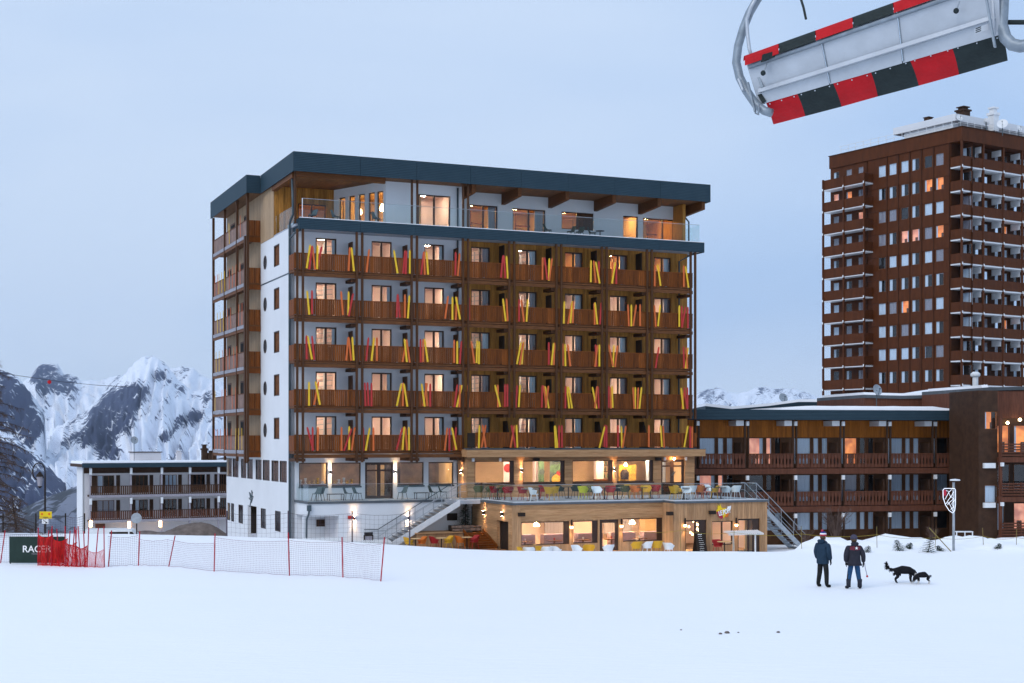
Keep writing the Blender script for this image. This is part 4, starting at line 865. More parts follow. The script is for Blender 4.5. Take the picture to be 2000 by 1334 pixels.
for f_, z in enumerate(CF):
    for k in range(len(cu) - 1):
        u0, u1 = cu[k], cu[k + 1]; L = u1 - u0
        if f_ < 2:
            o = MB().box(u0, u1, .08, CV - .03, z - .2, z - .02).build('balcony', M['chalet'], ch); MB().box(u0, u1, -.04, .08, z - .42, z - .02).build('edge_beam', M['chalet'], o)
            carved(o, u0 + .12, u1 - .12, z + .04)
        if k == 0: continue
        kd = WK.get((f_, k), 'dark'); zt = 4.93 if f_ == 0 else z + 2.25; z0 = z + .25 if f_ < 2 else z + .9
        if kd in ('lit', 'pink'):
            pass
        a0 = u0 + .62
        for wf, gp_ in ((.36, .08), (.13, .09), (.14, .1)):
            simplewin(ch, (a0, CV - .06, z0), L * wf, zt - z0, 0, kd if wf == .36 else ('curt' if kd in ('curt', 'half') else ('pink' if kd == 'pink' and wf < .14 else 'dark')), rec=CHh); a0 += L * (wf + gp_ * .55)
        MB().box(u1 - .34, u1 - .2, .3, CV - .07, z, z + (1.9 if f_ else 1.85)).build('privacy_screen', M['chaletdk'], ch)
        MB().hexa([(u1 - .78, .1, zt + (.85 if f_ == 0 else .1)), (u1 - .2, .1, zt + (.85 if f_ == 0 else .1)), (u1 - .2, CV - .08, zt + (.85 if f_ == 0 else .1)), (u1 - .78, CV - .08, zt + (.85 if f_ == 0 else .1)), (u1 - .78, .1, zt + (1.22 if f_ == 0 else .34)), (u1 - .2, .1, zt + (1.22 if f_ == 0 else .34)), (u1 - .2, CV - .08, zt + (1.22 if f_ == 0 else .34)), (u1 - .78, CV - .08, zt + (1.22 if f_ == 0 else .34))]).build('white_corbel', M['whitepaint'], ch)
wall(cu[0], cu[-1] + .1, -5, 6.3, CHh, CV, CV + .2).build('back_of_balconies', mat('chalet_brown_timber', (.10, .045, .02), .65, .2, 2), ch)
for k, u_ in enumerate(cu[1:]):
    for s in (-.1, .16): MB().box(u_ + s - .06, u_ + s + .06, .09, .24, -5, 6.24).build('post', M['chaletdk'], ch)
    for z in (6.1, 2.2, -.56): MB().box(u_ - .07, u_ + .13, -.1, .085, z - .32, z).build('white_post_cap', M['whitepaint'], ch)
MB().box(cu[0], cu[-1], .35, CV - .06, -5, -3.2).build('ground_floor_parapet', M['chaletdk'], ch)
p = at(1712, 796, 106); dish('satellite_dish', 'large grey satellite dish on a mast above the snowy chalet roof', (p.x, p.y, 6.9), at(1712, 762, 106).z - 6.9, .42, .5, 15, mast=.03)
# low roof glimpsed behind the chalet
b = MB(); pts = [(1378, 793), (1430, 799), (1500, 793), (1560, 785), (1640, 785)]; Yb = 128
rb = empty('low_building', at(1378, 800, Yb)); tag(rb, 'low building with snowy blue roof edge just behind the long chalet', 'building')
o0 = at(1378, 800, Yb)
for (a, ya), (c, yc) in zip(pts, pts[1:]):
    A, Cc = at(a, ya, Yb) - o0, at(c, yc, Yb) - o0
    MB().hexa([A + Vector((0, 0, -.35)), Cc + Vector((0, 0, -.35)), Cc + Vector((0, 9, -.35)), A + Vector((0, 9, -.35)), A, Cc, Cc + Vector((0, 9, 0)), A + Vector((0, 9, 0))]).build('roof_edge', M['fascia'], rb)
    MB().hexa([A + Vector((0, .2, .005)), Cc + Vector((0, .2, .005)), Cc + Vector((0, 9, .005)), A + Vector((0, 9, .005)), A + Vector((.1, .3, .25)), Cc + Vector((.1, .3, .25)), Cc + Vector((0, 8.8, .25)), A + Vector((0, 8.8, .25))]).build('roof_snow', M['roofsnow'], rb)
MB().box(.8, 13, .5, 8.5, -12, -.4).build('wall', M['chalet'], rb)
p = at(1533, 787, Yb); dish('satellite_dish', 'grey satellite dish on the low snowy roof before the far ridge', (p.x, p.y + 1, p.z - .3), .75, .45, .4, 20, mast=.03)
# --- brown apartment block at the right edge, its curved roof running behind the chalet
D = Frame((1920 - CX) / F * 99.0, 99.0, 12.0)
db = empty('apartment_block', (D.ox, D.oy, 0), D.a); tag(db, 'brown apartment block with sweeping roof edge and railed balconies beside the long chalet', 'apartment block')
rl = [(1688, 771), (1760, 773), (1830, 771), (1880, 763), (1918, 757.5), (1930, 756.5), (2000, 755), (2090, 757)]
vD = 3.4
for (a, ya), (c, yc) in zip(rl, rl[1:]):
    v0_ = 15.0 if c <= 1918 else 5.0; ua, uc = D.u(a, v0_), D.u(c, v0_); za, zc = D.z(ya, ua, v0_), D.z(yc, uc, v0_)
    MB().hexa([(ua, v0_, 5.2), (uc, v0_, 5.2), (uc, v0_ + 9, 5.2), (ua, v0_ + 9, 5.2), (ua, v0_, za - .25), (uc, v0_, zc - .25), (uc, v0_ + 9, zc - .25), (ua, v0_ + 9, za - .25)]).build('upper_wall', M['chalet'], db)
    MB().hexa([(ua, v0_ - .12, za - .25), (uc, v0_ - .12, zc - .25), (uc, v0_ + 9, zc - .25), (ua, v0_ + 9, za - .25), (ua, v0_ - .12, za), (uc, v0_ - .12, zc), (uc, v0_ + 9, zc), (ua, v0_ + 9, za)]).build('roof_edge', M['slab'], db)
    if c <= 1930: MB().hexa([(ua, v0_, za + .004), (uc, v0_, zc + .004), (uc, v0_ + 8, zc + .004), (ua, v0_ + 8, za + .004), (ua, v0_ + .1, za + .2), (uc, v0_ + .1, zc + .2), (uc, v0_ + 8, zc + .2), (ua, v0_ + 8, za + .2)]).build('roof_snow', M['roofsnow'], db)
ua, uc = D.u(1918, .5), D.u(2090, .5)
DH = []; MB().box(ua, uc, 2.9, 5.0, -5, 8.2).build('house_body', M['chaletdk'], db); DB = []
boards(MB(), ua, uc, 6.3, 8.2, [], 2.0, .03, .17).build('cladding', M['chalet'], db)
zf = [3.55, .8, -1.95]; us = D.u(1952, .3)
for k, (y, kd) in enumerate(((802, 'lit'), (946, 'curt'))):
    z1 = D.z(y, ua, .6); simplewin(db, (ua + .25, .585, z1 - 1.3), 1.0 if k else 1.0, 1.25, 0, 'lit' if k == 0 else 'curt', rec=DB)
for k, z in enumerate(zf):
    o = MB().box(us, uc, .1, 2.0, z - .35, z).build('balcony', M['chalet'], db)
    for j in range(5): MB().box(us, uc, .02, .07, z + .1 + .19 * j, z + .2 + .19 * j).build('rail_board', M['chalet'], o)
    for j in range(8): MB().box(us + 1.5 * j, us + 1.5 * j + .08, .07, .14, z, z + 1.02).build('rail_post', M['chalet'], o)
    MB().box(us - .05, us + .15, -.06, .12, z - .62, z - .36).build('white_post_cap', M['whitepaint'], o)
    MB().box(ua + .1, us - .25, .35, .58, z - .75, z - .4).build('white_corbel', M['whitepaint'], o)
    for j, kd in enumerate({0: ['lit', 'lit'], 1: ['dark', 'dark'], 2: ['curt', 'pink']}[k]): simplewin(db, (us + .5 + 1.6 * j, 1.94, z + .3), 1.3 if kd != 'curt' else .9, 1.95, 0, kd, rec=DH)
wall(ua, us - .1, -5, 8.2, DB, .6, .8).build('bay_wall', M['chaletdk'], db); MB().box(us - .3, us - .1, .8, 2.0, -5, 8.2).build('bay_wall', M['chaletdk'], db); MB().box(ua - .2, ua, .6, 2.9, -5, 8.2).build('bay_wall', M['chaletdk'], db)
wall(ua, uc, -5, 8.2, DH, 2.0, 2.2).build('front_wall', M['chaletdk'], db)
MB().box(us - .08, us + .12, .125, .3, -5, 6.3).build('post', M['chalet'], db)
p_ = at(1977, 822, 99.5); 
for px, py in ((1992, 820), (1968, 826)):
    l = db.matrix_world.inverted() @ at(px, py, 101) if False else Matrix.Rotation(-D.a, 4, 'Z') @ (at(px, py, 101.3) - Vector((D.ox, D.oy, 0)))
    MB().lathe([(.05, -.1), (.13, 0), (.05, .12)], 8, (l.x, l.y, l.z)).build('hanging_lamp', M['bulb_dim'], db)
for i in range(7): MB().box(ua, uc, .3, .36, -3.9 + .2 * i, -3.8 + .2 * i).build('fence_board', M['chaletdk'], db)
b = MB(); p = at(1905, 755, 112); ve = empty('roof_vent', (p.x, p.y, p.z)); tag(ve, 'pale round vent pipe on the sweeping brown roof', 'vent'); b.lathe([(.22, -1.2), (.22, .75)], 12); b.build('pipe', M['whitepaint'], ve); MB().lathe([(.3, .75), (.38, .85), (.38, 1.0), (.2, 1.15)], 12).build('cap', M['whitepaint'], ve)
# --- white chalet down the valley side
L = Frame((176 - CX) / F * 162.0, 162.0, 28.0)
lc = empty('white_chalet', (L.ox, L.oy, 0), L.a); tag(lc, 'small white chalet with brown slatted balconies below the snowy mountains', 'chalet')
lu = [L.u(p, 0) for p in (177, 256, 316, 371, 427, 462)]; LF = [-1.45, -4.3]; LV = 1.8
LH = []; MB().box(lu[0] - .5, lu[0] - .3, LV, 5.2, -9, 1.7).build('side_wall', M['white'], lc)
MB().box(lu[0] - .3, lu[-1] + 3, LV + .9, 5.2, -9, 1.7).build('house_body', M['white2'], lc)
MB().box(lu[0] - 1.0, lu[-1] + 3.2, -.5, 6.5, 1.75, 2.1).build('roof', M['chaletdk'], lc); MB().box(lu[0] - 1.05, lu[-1] + 3.2, -.56, -.502, 1.7, 2.2).build('roof_fascia', M['fascia'], lc)
MB().box(lu[0] - .95, lu[-1] + 3.1, -.5, 6.4, 2.105, 2.42).build('roof_snow', M['roofsnow'], lc)
boards(MB(), lu[0] - .4, lu[-1] + 2.9, 1.0, 1.7, [], LV, .05, .2).build('upper_boards', M['chaletdk'], lc)
for f_, z in enumerate(LF):
    for k in range(5):
        u0, u1 = lu[k], lu[k + 1]; o = MB().box(u0, u1, .05, LV - .02, z - .2, z).build('balcony', M['chaletdk'], lc); MB().box(u0, u1, -.03, .05, z - .28, z).build('edge_board', M['drape'], o)
        b = MB(); n = round((u1 - u0) / .24)
        for j in range(n): b.box(u0 + (u1 - u0) * j / n + .04, u0 + (u1 - u0) * (j + 1) / n - .06, 0, .03, z + .05, z + .98)
        b.build('slats', M['chalet'] if f_ else M['post'], o); MB().box(u0, u1, -.03, .06, z + .98, z + 1.05).build('top_rail', M['chaletdk'], o)
        W_ = u1 - u0
        simplewin(lc, (u0 + W_ * .25, LV - .03, z + .15), W_ * .42, 2.05, 0, ['half', 'dark', 'curt', 'dark', 'dark'][k] if not f_ else ['drape', 'half', 'dark', 'dark', 'dark'][k], 'frame2', 3, rec=LH)
        for s in (.2, .7): MB().box(u0 + W_ * s - (.42 if s < .5 else -.08), u0 + W_ * s + (.18 if s < .5 else .5), LV - .07, LV - .005, z + .15, z + 2.2).build('shutter', M['chaletdk'], lc)
for k, u_ in enumerate(lu):
    MB().box(u_ - .1, u_ + .1, .06, .22, -9, 1.75).build('post', M['drape'], lc)
    for z in (1.6, -1.8): MB().box(u_ - .13, u_ + .13, -.12, .055, z - .7, z).build('white_post_cap', M['whitepaint'], lc)
wall(lu[0] - .5, lu[-1] + 3, -9, 1.7, LH, LV, LV + .2).build('front_wall', M['white2'], lc)
for px, py in ((177, 1023), (252, 1025), (313, 1023)):
    u_ = L.u(px, 0); z = L.z(py, u_, 0); o = MB().box(u_ - .14, u_ + .14, -.1, .05, z - .35, z + .35).build('porch_lamp', M['lamp_soft'], lc)
MB().box(L.u(186, .5), L.u(205, .5), .4, .5, -9, -4.7).build('porch_panel', M['chalet'], lc)
bpy.context.view_layer.update()
o = MB().box(-1.6, 1.6, -1, 1, -.4, .95).build('roof_box', M['white2'], lc, (L.u(284, 4), 4, 2.4)); MB().box(-1.75, 1.75, -1.1, 1.1, .95, 1.05).build('cover', M['chaletdk'], o)
for px, w_ in ((349, .55), (399, .6), (414, .9)): chimney(lc, px, 896, 880 if px != 399 else 868, 172, w_, M['white2'] if px == 349 else M['chaletdk'])
p = at(262, 893, 166); dish('satellite_dish', 'round grey satellite dish on a tall mast over the white chalet roof', (p.x, p.y, 2.3), at(262, 860, 166).z - 2.3, .45, .6, 15, mast=.03)
# ================================================================= GROUND, MOUNTAINS
def snowmat(name, bumpd=.02, dirt=0.):
    m = bpy.data.materials.new(name); m.use_nodes = True; t = m.node_tree; N = t.nodes.new; K = t.links.new; p = t.nodes['Principled BSDF']
    p.inputs['Roughness'].default_value = .6; p.inputs['Specular IOR Level'].default_value = .25
    tc = N('ShaderNodeTexCoord'); mp = N('ShaderNodeMapping'); mp.inputs['Scale'].default_value = (.5, 1.3, 1); K(tc.outputs['Object'], mp.inputs[0])
    a = N('ShaderNodeTexNoise'); a.inputs['Scale'].default_value = .22; a.inputs['Detail'].default_value = 7; a.inputs['Roughness'].default_value = .6; K(mp.outputs[0], a.inputs['Vector'])
    mx = N('ShaderNodeMix'); mx.data_type = 'RGBA'; mx.inputs[6].default_value = (.90, .92, .95, 1); mx.inputs[7].default_value = (.955, .95, .955, 1); K(a.outputs['Fac'], mx.inputs[0])
    K(mx.outputs[2], p.inputs['Base Color'])
    b = N('ShaderNodeTexNoise'); b.inputs['Scale'].default_value = 2.6; b.inputs['Detail'].default_value = 9; b.inputs['Roughness'].default_value = .68; K(mp.outputs[0], b.inputs['Vector'])
    bp = N('ShaderNodeBump'); bp.inputs['Strength'].default_value = .55; bp.inputs['Distance'].default_value = bumpd * 3; K(b.outputs['Fac'], bp.inputs['Height']); K(bp.outputs[0], p.inputs['Normal'])
    return m
M['snow'] = snowmat('packed_snow')
M['softsnow'] = snowmat('lumpy_snow', .05)
def lerp(t, P):
    if t <= P[0][0]: return P[0][1]
    for (a, ya), (b, yb) in zip(P, P[1:]):
        if t <= b: return ya + (yb - ya) * (t - a) / (b - a)
    return P[-1][1]
CREST = [(0, 72.5), (430, 70), (600, 67.5), (760, 64.5), (900, 61.8), (1050, 60.4), (1560, 59.8), (2000, 60)]
BASE = [(0, -3.3), (380, -3.0), (560, -2.3), (700, -2.2), (1600, -2.3), (1750, -2.8), (2000, -2.8)]
def sstep(t): t = max(0, min(1, t)); return t * t * (3 - 2 * t)
def gz(x, y):
    px = CX + x / max(y, 8) * F
    c = lerp(px, CREST) + .25 * noise.noise((x * .3, 0, 3)); b = lerp(px, BASE)
    z = .10 * noise.noise((x * .06, y * .05, 0)) * min(1, max(0, (y - 5) / 10)) + .02 * noise.noise((x * .5, y * .3, 7))
    if y > c: z = z * (1 - sstep((y - c) / 9)) + b * sstep((y - c - lerp(px, [(1540, .3), (1600, 5.5)])) / 9) + .05 * noise.noise((x * .9, y * .9, 2)) * sstep((y - c) / 2) * (1 if y < 75 else 0)
    if px > 1545 and y > c - 1.2:                     # ploughed bank along the right
        f = sstep((px - 1545) / 40) * sstep((y - c + .6) / 2.5) * (1 - sstep((y - 66.5) / 6))
        z += f * (.20 + .22 * noise.noise((x * .55, y * .55, 5)) + .20 * noise.noise((x * 1.7, y * 1.7, 9)) + .08 * noise.noise((x * 4, y * 4, 1)))
    if y > 95: z -= (y - 95) * .062 if y < 200 else 105 * .062 + (y - 200) * .11
    return z
def grid(xs, ys, f):
    v = [(x, y, f(x, y)) for y in ys for x in xs]; n = len(xs); fc = [(j * n + i, j * n + i + 1, (j + 1) * n + i + 1, (j + 1) * n + i) for j in range(len(ys) - 1) for i in range(n - 1)]; return v, fc
xs = [-900, -500, -300, -200, -140, -100, -80, -65] + [-55 + .55 * i for i in range(201)] + [65, 80, 100, 140, 200, 300, 500, 900]
ys = [-60, -20, 0, 5, 10, 14, 18] + [20 + .8 * i for i in range(48)] + [58 + .3 * i for i in range(60)] + [76 + 1.5 * i for i in range(30)] + [122, 130, 140, 152, 165, 180, 200, 230, 300, 420]
b = MB(); b.v, b.f = grid(xs, ys, gz); b.mi = [0] * len(b.f)
g_ = b.build('snow_ground', M['snow'], smooth=True); g_['kind'] = 'structure'
# gravel heap and road between the chalet and the hotel
M['gravel'] = mat('brown_gravel', (.20, .165, .15), .9, .25, 1.5, bump=.8, bscale=5)
def mound(name, label, cat, cx, cy, rx, ry, h, m_, seed, z0=None, n=36):
    b = MB(); zz = gz(cx, cy) if z0 is None else z0
    vs, fc = grid([-1.1 + 2.2 * i / n for i in range(n + 1)], [-1.1 + 2.2 * i / n for i in range(n + 1)], lambda x, y: 0)
    b.v = [(x * rx, y * ry, h * (max(0, 1 - math.hypot(x, y)) ** .7) * (.72 + .55 * noise.noise((x * 2.2 + seed, y * 2.2, seed))) - .25 + .06 * noise.noise((x * 9, y * 9, seed))) for x, y, _ in vs]; b.f = fc; b.mi = [0] * len(fc)
    o = b.build(name, m_, None, (cx, cy, zz), smooth=True); tag(o, label, cat); return o
p = at(350, 1035, 112); mound('gravel_heap', 'wide brown gravel heap between the white chalet and the hotel', 'gravel heap', p.x, 112, 9.5, 5, 5.2, M['gravel'], 3, z0=-5.4)
# ---- mountains: each range a sheet of terrain at its own distance, from ridge to foot
M['mtn'] = None
def mtnmat(snowc=(.80, .84, .92), rockc=(.014, .024, .075), rock2=(.036, .052, .118)):
    m = bpy.data.materials.new('snow_and_rock'); m.use_nodes = True; t = m.node_tree; N = t.nodes.new; K = t.links.new; p = t.nodes['Principled BSDF']; p.inputs['Roughness'].default_value = .85
    at_ = N('ShaderNodeAttribute'); at_.attribute_name = 'rock'; tc = N('ShaderNodeTexCoord'); mp = N('ShaderNodeMapping'); mp.inputs['Rotation'].default_value = (0, R(-38), 0); mp.inputs['Scale'].default_value = (1.0, .3, .28); K(tc.outputs['Object'], mp.inputs[0])
    n = N('ShaderNodeTexNoise'); n.inputs['Scale'].default_value = .06; n.inputs['Detail'].default_value = 10; n.inputs['Roughness'].default_value = .7; K(mp.outputs[0], n.inputs['Vector'])
    a = N('ShaderNodeMath'); a.operation = 'ADD'; K(at_.outputs['Fac'], a.inputs[0]); s = N('ShaderNodeMath'); s.operation = 'SUBTRACT'; s.inputs[1].default_value = .5; K(n.outputs['Fac'], s.inputs[0])
    ml = N('ShaderNodeMath'); ml.operation = 'MULTIPLY'; ml.inputs[1].default_value = 2.3; K(s.outputs[0], ml.inputs[0]); K(ml.outputs[0], a.inputs[1])
    rm = N('ShaderNodeMapRange'); rm.inputs[1].default_value = .44; rm.inputs[2].default_value = .56; K(a.outputs[0], rm.inputs[0])
    rk = N('ShaderNodeMix'); rk.data_type = 'RGBA'; rk.inputs[6].default_value = (*rockc, 1); rk.inputs[7].default_value = (*rock2, 1); K(n.outputs['Fac'], rk.inputs[0])
    mx = N('ShaderNodeMix'); mx.data_type = 'RGBA'; mx.inputs[6].default_value = (*snowc, 1); K(rk.outputs[2], mx.inputs[7]); K(rm.outputs[0], mx.inputs[0]); K(mx.outputs[2], p.inputs['Base Color'])
    return m
M['mtn'] = mtnmat()
def inpoly(x, y, P):
    c = False
    for i in range(len(P)):
        (x1, y1), (x2, y2) = P[i], P[i - 1]
        if (y1 > y) != (y2 > y) and x < (x2 - x1) * (y - y1) / (y2 - y1) + x1: c = not c
    return c
def polyd(x, y, P):                                   # signed distance to a region outline (photo pixels): + inside
    d = 1e9
    for i in range(len(P)):
        (x1, y1), (x2, y2) = P[i], P[i - 1]; dx, dy = x2 - x1, y2 - y1; t = max(0, min(1, ((x - x1) * dx + (y - y1) * dy) / (dx * dx + dy * dy + 1e-9))); d = min(d, math.hypot(x - x1 - t * dx, y - y1 - t * dy))
    return d if inpoly(x, y, P) else -d
def ridged(x, y, s): return 1 - abs(noise.noise((x, y, s))) * 2
def mountain(name, ridge, D, foot_py, D0, rocks, px0, px1, nc, nr, amp, seed, bias=.0, shear=.5, base=.22, mat_=None, fade=None):
    """ridge: (px,py) outline of the crest at distance D; the slope runs down to foot_py at distance D0"""
    vs = []; rk = []
    for j in range(nr + 2):
        for i in range(nc + 1):
            px = px0 + (px1 - px0) * i / nc; ry = lerp(px, ridge)
            if j == 0:                                 # back slope
                q = at(px, ry, D); vs.append((q.x * 1.25, D * 1.25, q.z - D * .09)); rk.append(0.); continue
            t = (j - 1) / nr; e_ = t ** .85; Yd = D + (D0 - D) * e_; py = ry + (foot_py - ry) * t
            q = at(px, py, Yd); w_ = math.sin(math.pi * min(1, t * 1.0 + .04)) ** .5
            g = ridged(px * .045 + shear * t * 3, t * 1.6, seed) + .5 * ridged(px * .11 + shear * t * 5, t * 4, seed + 3) + .25 * noise.noise((px * .3, t * 14, seed))
            edge = .25 + .75 * min(1, t * 6)
            z = q.z + amp * w_ * (g - .6) * edge + amp * .22 * noise.noise((px * .16, 0, seed + 8)) * (1 if t < .05 else 0)
            vs.append((q.x, Yd - amp * 1.2 * g * w_, z))
            pyv = HY - (z - CAMZ) / Yd * F
            v = base - .04 + .40 * noise.noise((px * .05 + pyv * .035, (pyv - px * .55) * .012, seed + 1)) + .30 * noise.noise(((px + pyv * .9) * .11, (pyv - px) * .03, seed + 2)) + bias * t
            for P, s in rocks:
                d = polyd(px, pyv, P); v += s * max(-.12, min(1, .5 + d / 20)) if d > -20 else 0
            rk.append(max(0, min(1, v)))
    n = nc + 1; fc = [(j * n + i, (j + 1) * n + i, (j + 1) * n + i + 1, j * n + i + 1) for j in range(nr + 1) for i in range(nc)]
    b = MB(); b.v = vs; b.f = fc; b.mi = [0] * len(fc); o = b.build(name, mat_ or M['mtn'], smooth=True)
    a = o.data.attributes.new('rock', 'FLOAT', 'POINT'); a.data.foreach_set('value', rk); o['kind'] = 'structure'; return o
def cs(L, s=3.511, ox=0, oy=680): return [(ox + x / s, oy + y / s) for x, y in L]
mountain('snowy_peak', [(-60, 850), (60, 850), (90, 842)] + cs([(400, 540), (600, 430), (740, 310), (830, 215), (930, 100), (1000, 62), (1070, 60), (1150, 120), (1230, 220), (1330, 300), (1450, 285)]) + [(440, 765), (520, 790), (700, 840)], 4200, 985, 1500,
         [(cs([(740, 310), (830, 225), (900, 250), (1000, 225), (1040, 300), (1000, 400), (960, 500), (900, 580), (800, 650), (850, 700), (800, 765), (700, 755), (650, 690), (560, 660), (450, 665), (450, 615), (560, 560), (640, 440)]), .52),
          (cs([(1040, 150), (1100, 140), (1200, 230), (1320, 300), (1330, 340), (1200, 260), (1060, 200)]), .4),
          (cs([(980, 700), (1080, 600), (1240, 520), (1340, 430), (1440, 420), (1440, 470), (1300, 540), (1180, 620), (1060, 690), (960, 740)]), .42),
          (cs([(1150, 510), (1230, 460), (1340, 420), (1350, 460), (1230, 530)]), .35), (cs([(400, 560), (480, 490), (600, 440), (560, 500), (440, 580)]), .4),
          (cs([(1350, 310), (1450, 290), (1450, 370), (1370, 380)]), .4)], -60, 700, 300, 190, 26, 4.2, base=.24)
mountain('far_peak', [(-200, 790), (30, 770)] + cs([(180, 215), (215, 200), (270, 118), (330, 108), (400, 112), (450, 180), (520, 190), (560, 225), (700, 225), (800, 190), (900, 200), (1250, 130), (1330, 140), (1400, 200), (1500, 230)]) + [(520, 780), (700, 800)], 6200, 900, 4300,
         [(cs([(195, 225), (270, 120), (400, 115), (450, 185), (520, 200), (545, 290), (500, 370), (440, 340), (380, 300), (330, 330), (270, 290)]), .6), (cs([(300, 340), (370, 380), (320, 420)]), .4)], -200, 700, 200, 90, 36, 9.1, base=.2)
mountain('rocky_shoulder', [(-900, 700), (-600, 660), (-300, 640), (-60, 690)] + cs([(0, 145), (50, 165), (130, 200), (200, 290), (300, 420), (322, 520), (300, 570), (240, 640), (235, 670), (300, 700), (420, 780), (520, 890)]) + [(190, 985), (260, 1060)], 2900, 1000, 1900,
         [([(-300, 600), (5, 715), (60, 765), (95, 830), (75, 870), (20, 850), (-300, 850)], .55), ([(-900, 560), (-300, 600), (-300, 850), (-900, 850)], .5)], -900, 260, 290, 110, 14, 2.7, base=.3)
mountain('lower_ridge', [(-300, 760), (-40, 815)] + cs([(60, 590), (110, 605), (200, 680), (300, 770), (400, 880), (480, 950), (560, 960)]) + [(230, 1010), (300, 1060)], 1900, 1030, 1100,
         [([(-300, 780), (60, 885), (150, 960), (130, 1030), (-300, 1030)], .38)], -900, 300, 260, 80, 9, 6.3, base=.42)
M['forest'] = mtnmat((.16, .18, .24), (.012, .018, .03), (.03, .036, .05))
mountain('wooded_hill', [(-300, 1050), (30, 1000), (51, 990), (100, 968), (162, 946), (250, 925), (330, 905), (470, 890), (800, 880)], 1000, 1075, 520, [([(-300, 900), (800, 860), (800, 1100), (-300, 1100)], .3)], -900, 800, 220, 50, 3, 11.5, base=.3, mat_=M['forest'])
mountain('distant_range', [(1200, 800), (1340, 790), (1362, 768), (1385, 760), (1405, 757), (1430, 768), (1460, 766), (1482, 756), (1500, 758), (1525, 760), (1550, 760), (1575, 768), (1610, 778), (1750, 790), (2300, 800)], 7200, 850, 4500, [([(1360, 770), (1400, 757), (1430, 775), (1440, 800), (1380, 800)], .33), ([(1480, 757), (1545, 760), (1590, 785), (1530, 782)], .33)], 1200, 2300, 240, 60, 30, 5.5, base=.26)
mountain('snow_slope', [(800, 880), (1200, 850), (1360, 808), (1500, 800), (1700, 800), (2400, 790)], 2600, 900, 900, [], 700, 2400, 80, 40, 8, 15.5, base=.02)
# haze: one closed box of thin air round everything
hm = bpy.data.materials.new('mountain_haze'); hm.use_nodes = True; t = hm.node_tree; t.nodes.remove(t.nodes['Principled BSDF']); pv = t.nodes.new('ShaderNodeVolumePrincipled')
pv.inputs['Color'].default_value = (.66, .80, 1.0, 1); pv.inputs['Density'].default_value = .000045; pv.inputs['Anisotropy'].default_value = .1
t.links.new(pv.outputs[0], t.nodes['Material Output'].inputs['Volume'])
hz = MB().box(-5000, 5500, -200, 9600, -900, 900).build('haze', hm); hz['kind'] = 'stuff'
# ================================================================= THINGS ON AND AROUND THE HOTEL
# --- ski-shaped boards along the balconies: (photo x of tip, photo x of foot, colour) in enlarged-crop units, per row
M['ski_Y'] = mat('ski_yellow', (.78, .48, .015), .45, .06, 3); M['ski_O'] = mat('ski_orange', (.62, .125, .02), .45, .06, 3); M['ski_R'] = mat('ski_red', (.46, .025, .022), .45, .06, 3)
SK = {
 (5, 400): 'Y792,765 R805,785 O808,828 Y848,843 R878,840 O1090,1080 Y1102,1120 O1235,1215 Y1420,1448 R1505,1490 R1515,1508 Y1540,1540 R1645,1625 O1648,1652 Y1665,1678 R1885,1882 O1915,1900',
 (5, 880): 'R395,378 R400,412 Y420,430 O692,690 R705,727 Y742,738 O763,740 Y1055,1053 O1075,1090 Y1090,1120 R1115,1112 Y1240,1212 O1215,1218 R1245,1245 O1535,1533 Y1555,1578 O1752,1752 Y1765,1788',
 (4, 400): 'Y768,785 R805,806 O1023,1038 Y1080,1078 R1115,1080 R1450,1465 R1448,1442 O1503,1503 Y1537,1525 O1828,1805 Y1860,1860 O1895,1885 Y1885,1918',
 (4, 880): 'R140,140 Y393,415 O420,430 R515,515 O530,552 Y580,570 Y855,850 O912,882 Y915,900 O922,918 O1080,1083 Y1085,1102 R1132,1122 O1332,1340 Y1358,1358 O1395,1372 O1424,1424 O1530,1542 Y1575,1558 Y1718,1718 R1737,1737 R1765,1738 R1783,1783',
 (3, 400): 'R763,765 Y772,805 R805,822 O1078,1062 O1080,1100 Y1108,1118 R1230,1212 Y1272,1252 O1293,1293 Y1500,1518 O1518,1485 O1515,1540 R1620,1622 O1640,1640 Y1650,1675 O1873,1873 Y1896,1896 R1928,1915',
 (3, 880): 'O155,180 Y200,195 Y215,213 Y530,498 O545,520 Y548,535 R738,738 Y775,758 O782,775 O843,843 Y860,863 O880,900 R1090,1095 O1105,1085 Y1118,1118 O1188,1220 Y1228,1220 O1255,1235 R1565,1540 R1750,1755 Y1785,1765 O1770,1778',
 (2, 400): 'Y783,783 Y830,865 O855,820 R1202,1207 R1222,1230 R1252,1252 Y1478,1442 O1490,1487 Y1495,1522 Y1628,1652 O1670,1640 O1660,1670 R1693,1693 R1897,1875 O1918,1912 Y1932,1892',
 (2, 880): 'O130,140 Y333,373 O355,355 R410,408 R427,427 R500,490 Y523,512 R690,685 O700,720 Y710,738 O735,715 R865,862 Y872,892 Y885,913 Y1065,1097 O1100,1085 R1107,1113 R1188,1188 O1200,1205 Y1213,1218 O1370,1380 Y1388,1386 O1410,1404 Y1435,1418 Y1732,1748 O1760,1738 R1755,1778 R1780,1780',
 (1, 400): 'R768,815 R810,810 O850,848 O1027,1027 R1103,1045 Y1085,1085 O1127,1103 R1190,1190 Y1240,1208 O1267,1267 R1485,1440 Y1498,1485 O1505,1520 Y1533,1535 O1822,1802 R1838,1837 Y1855,1890 R1887,1877',
 (1, 880): 'Y217,212 O240,265 O265,232 O480,450 R458,488 Y495,502 Y782,790 Y785,805 R815,815 R835,837 Y1158,1118 R1160,1155 R1172,1172 R1258,1258 Y1283,1288 O1318,1292 O1490,1490 Y1578,1588 O1597,1605 Y1783,1755 R1800,1800 O1815,1815'}
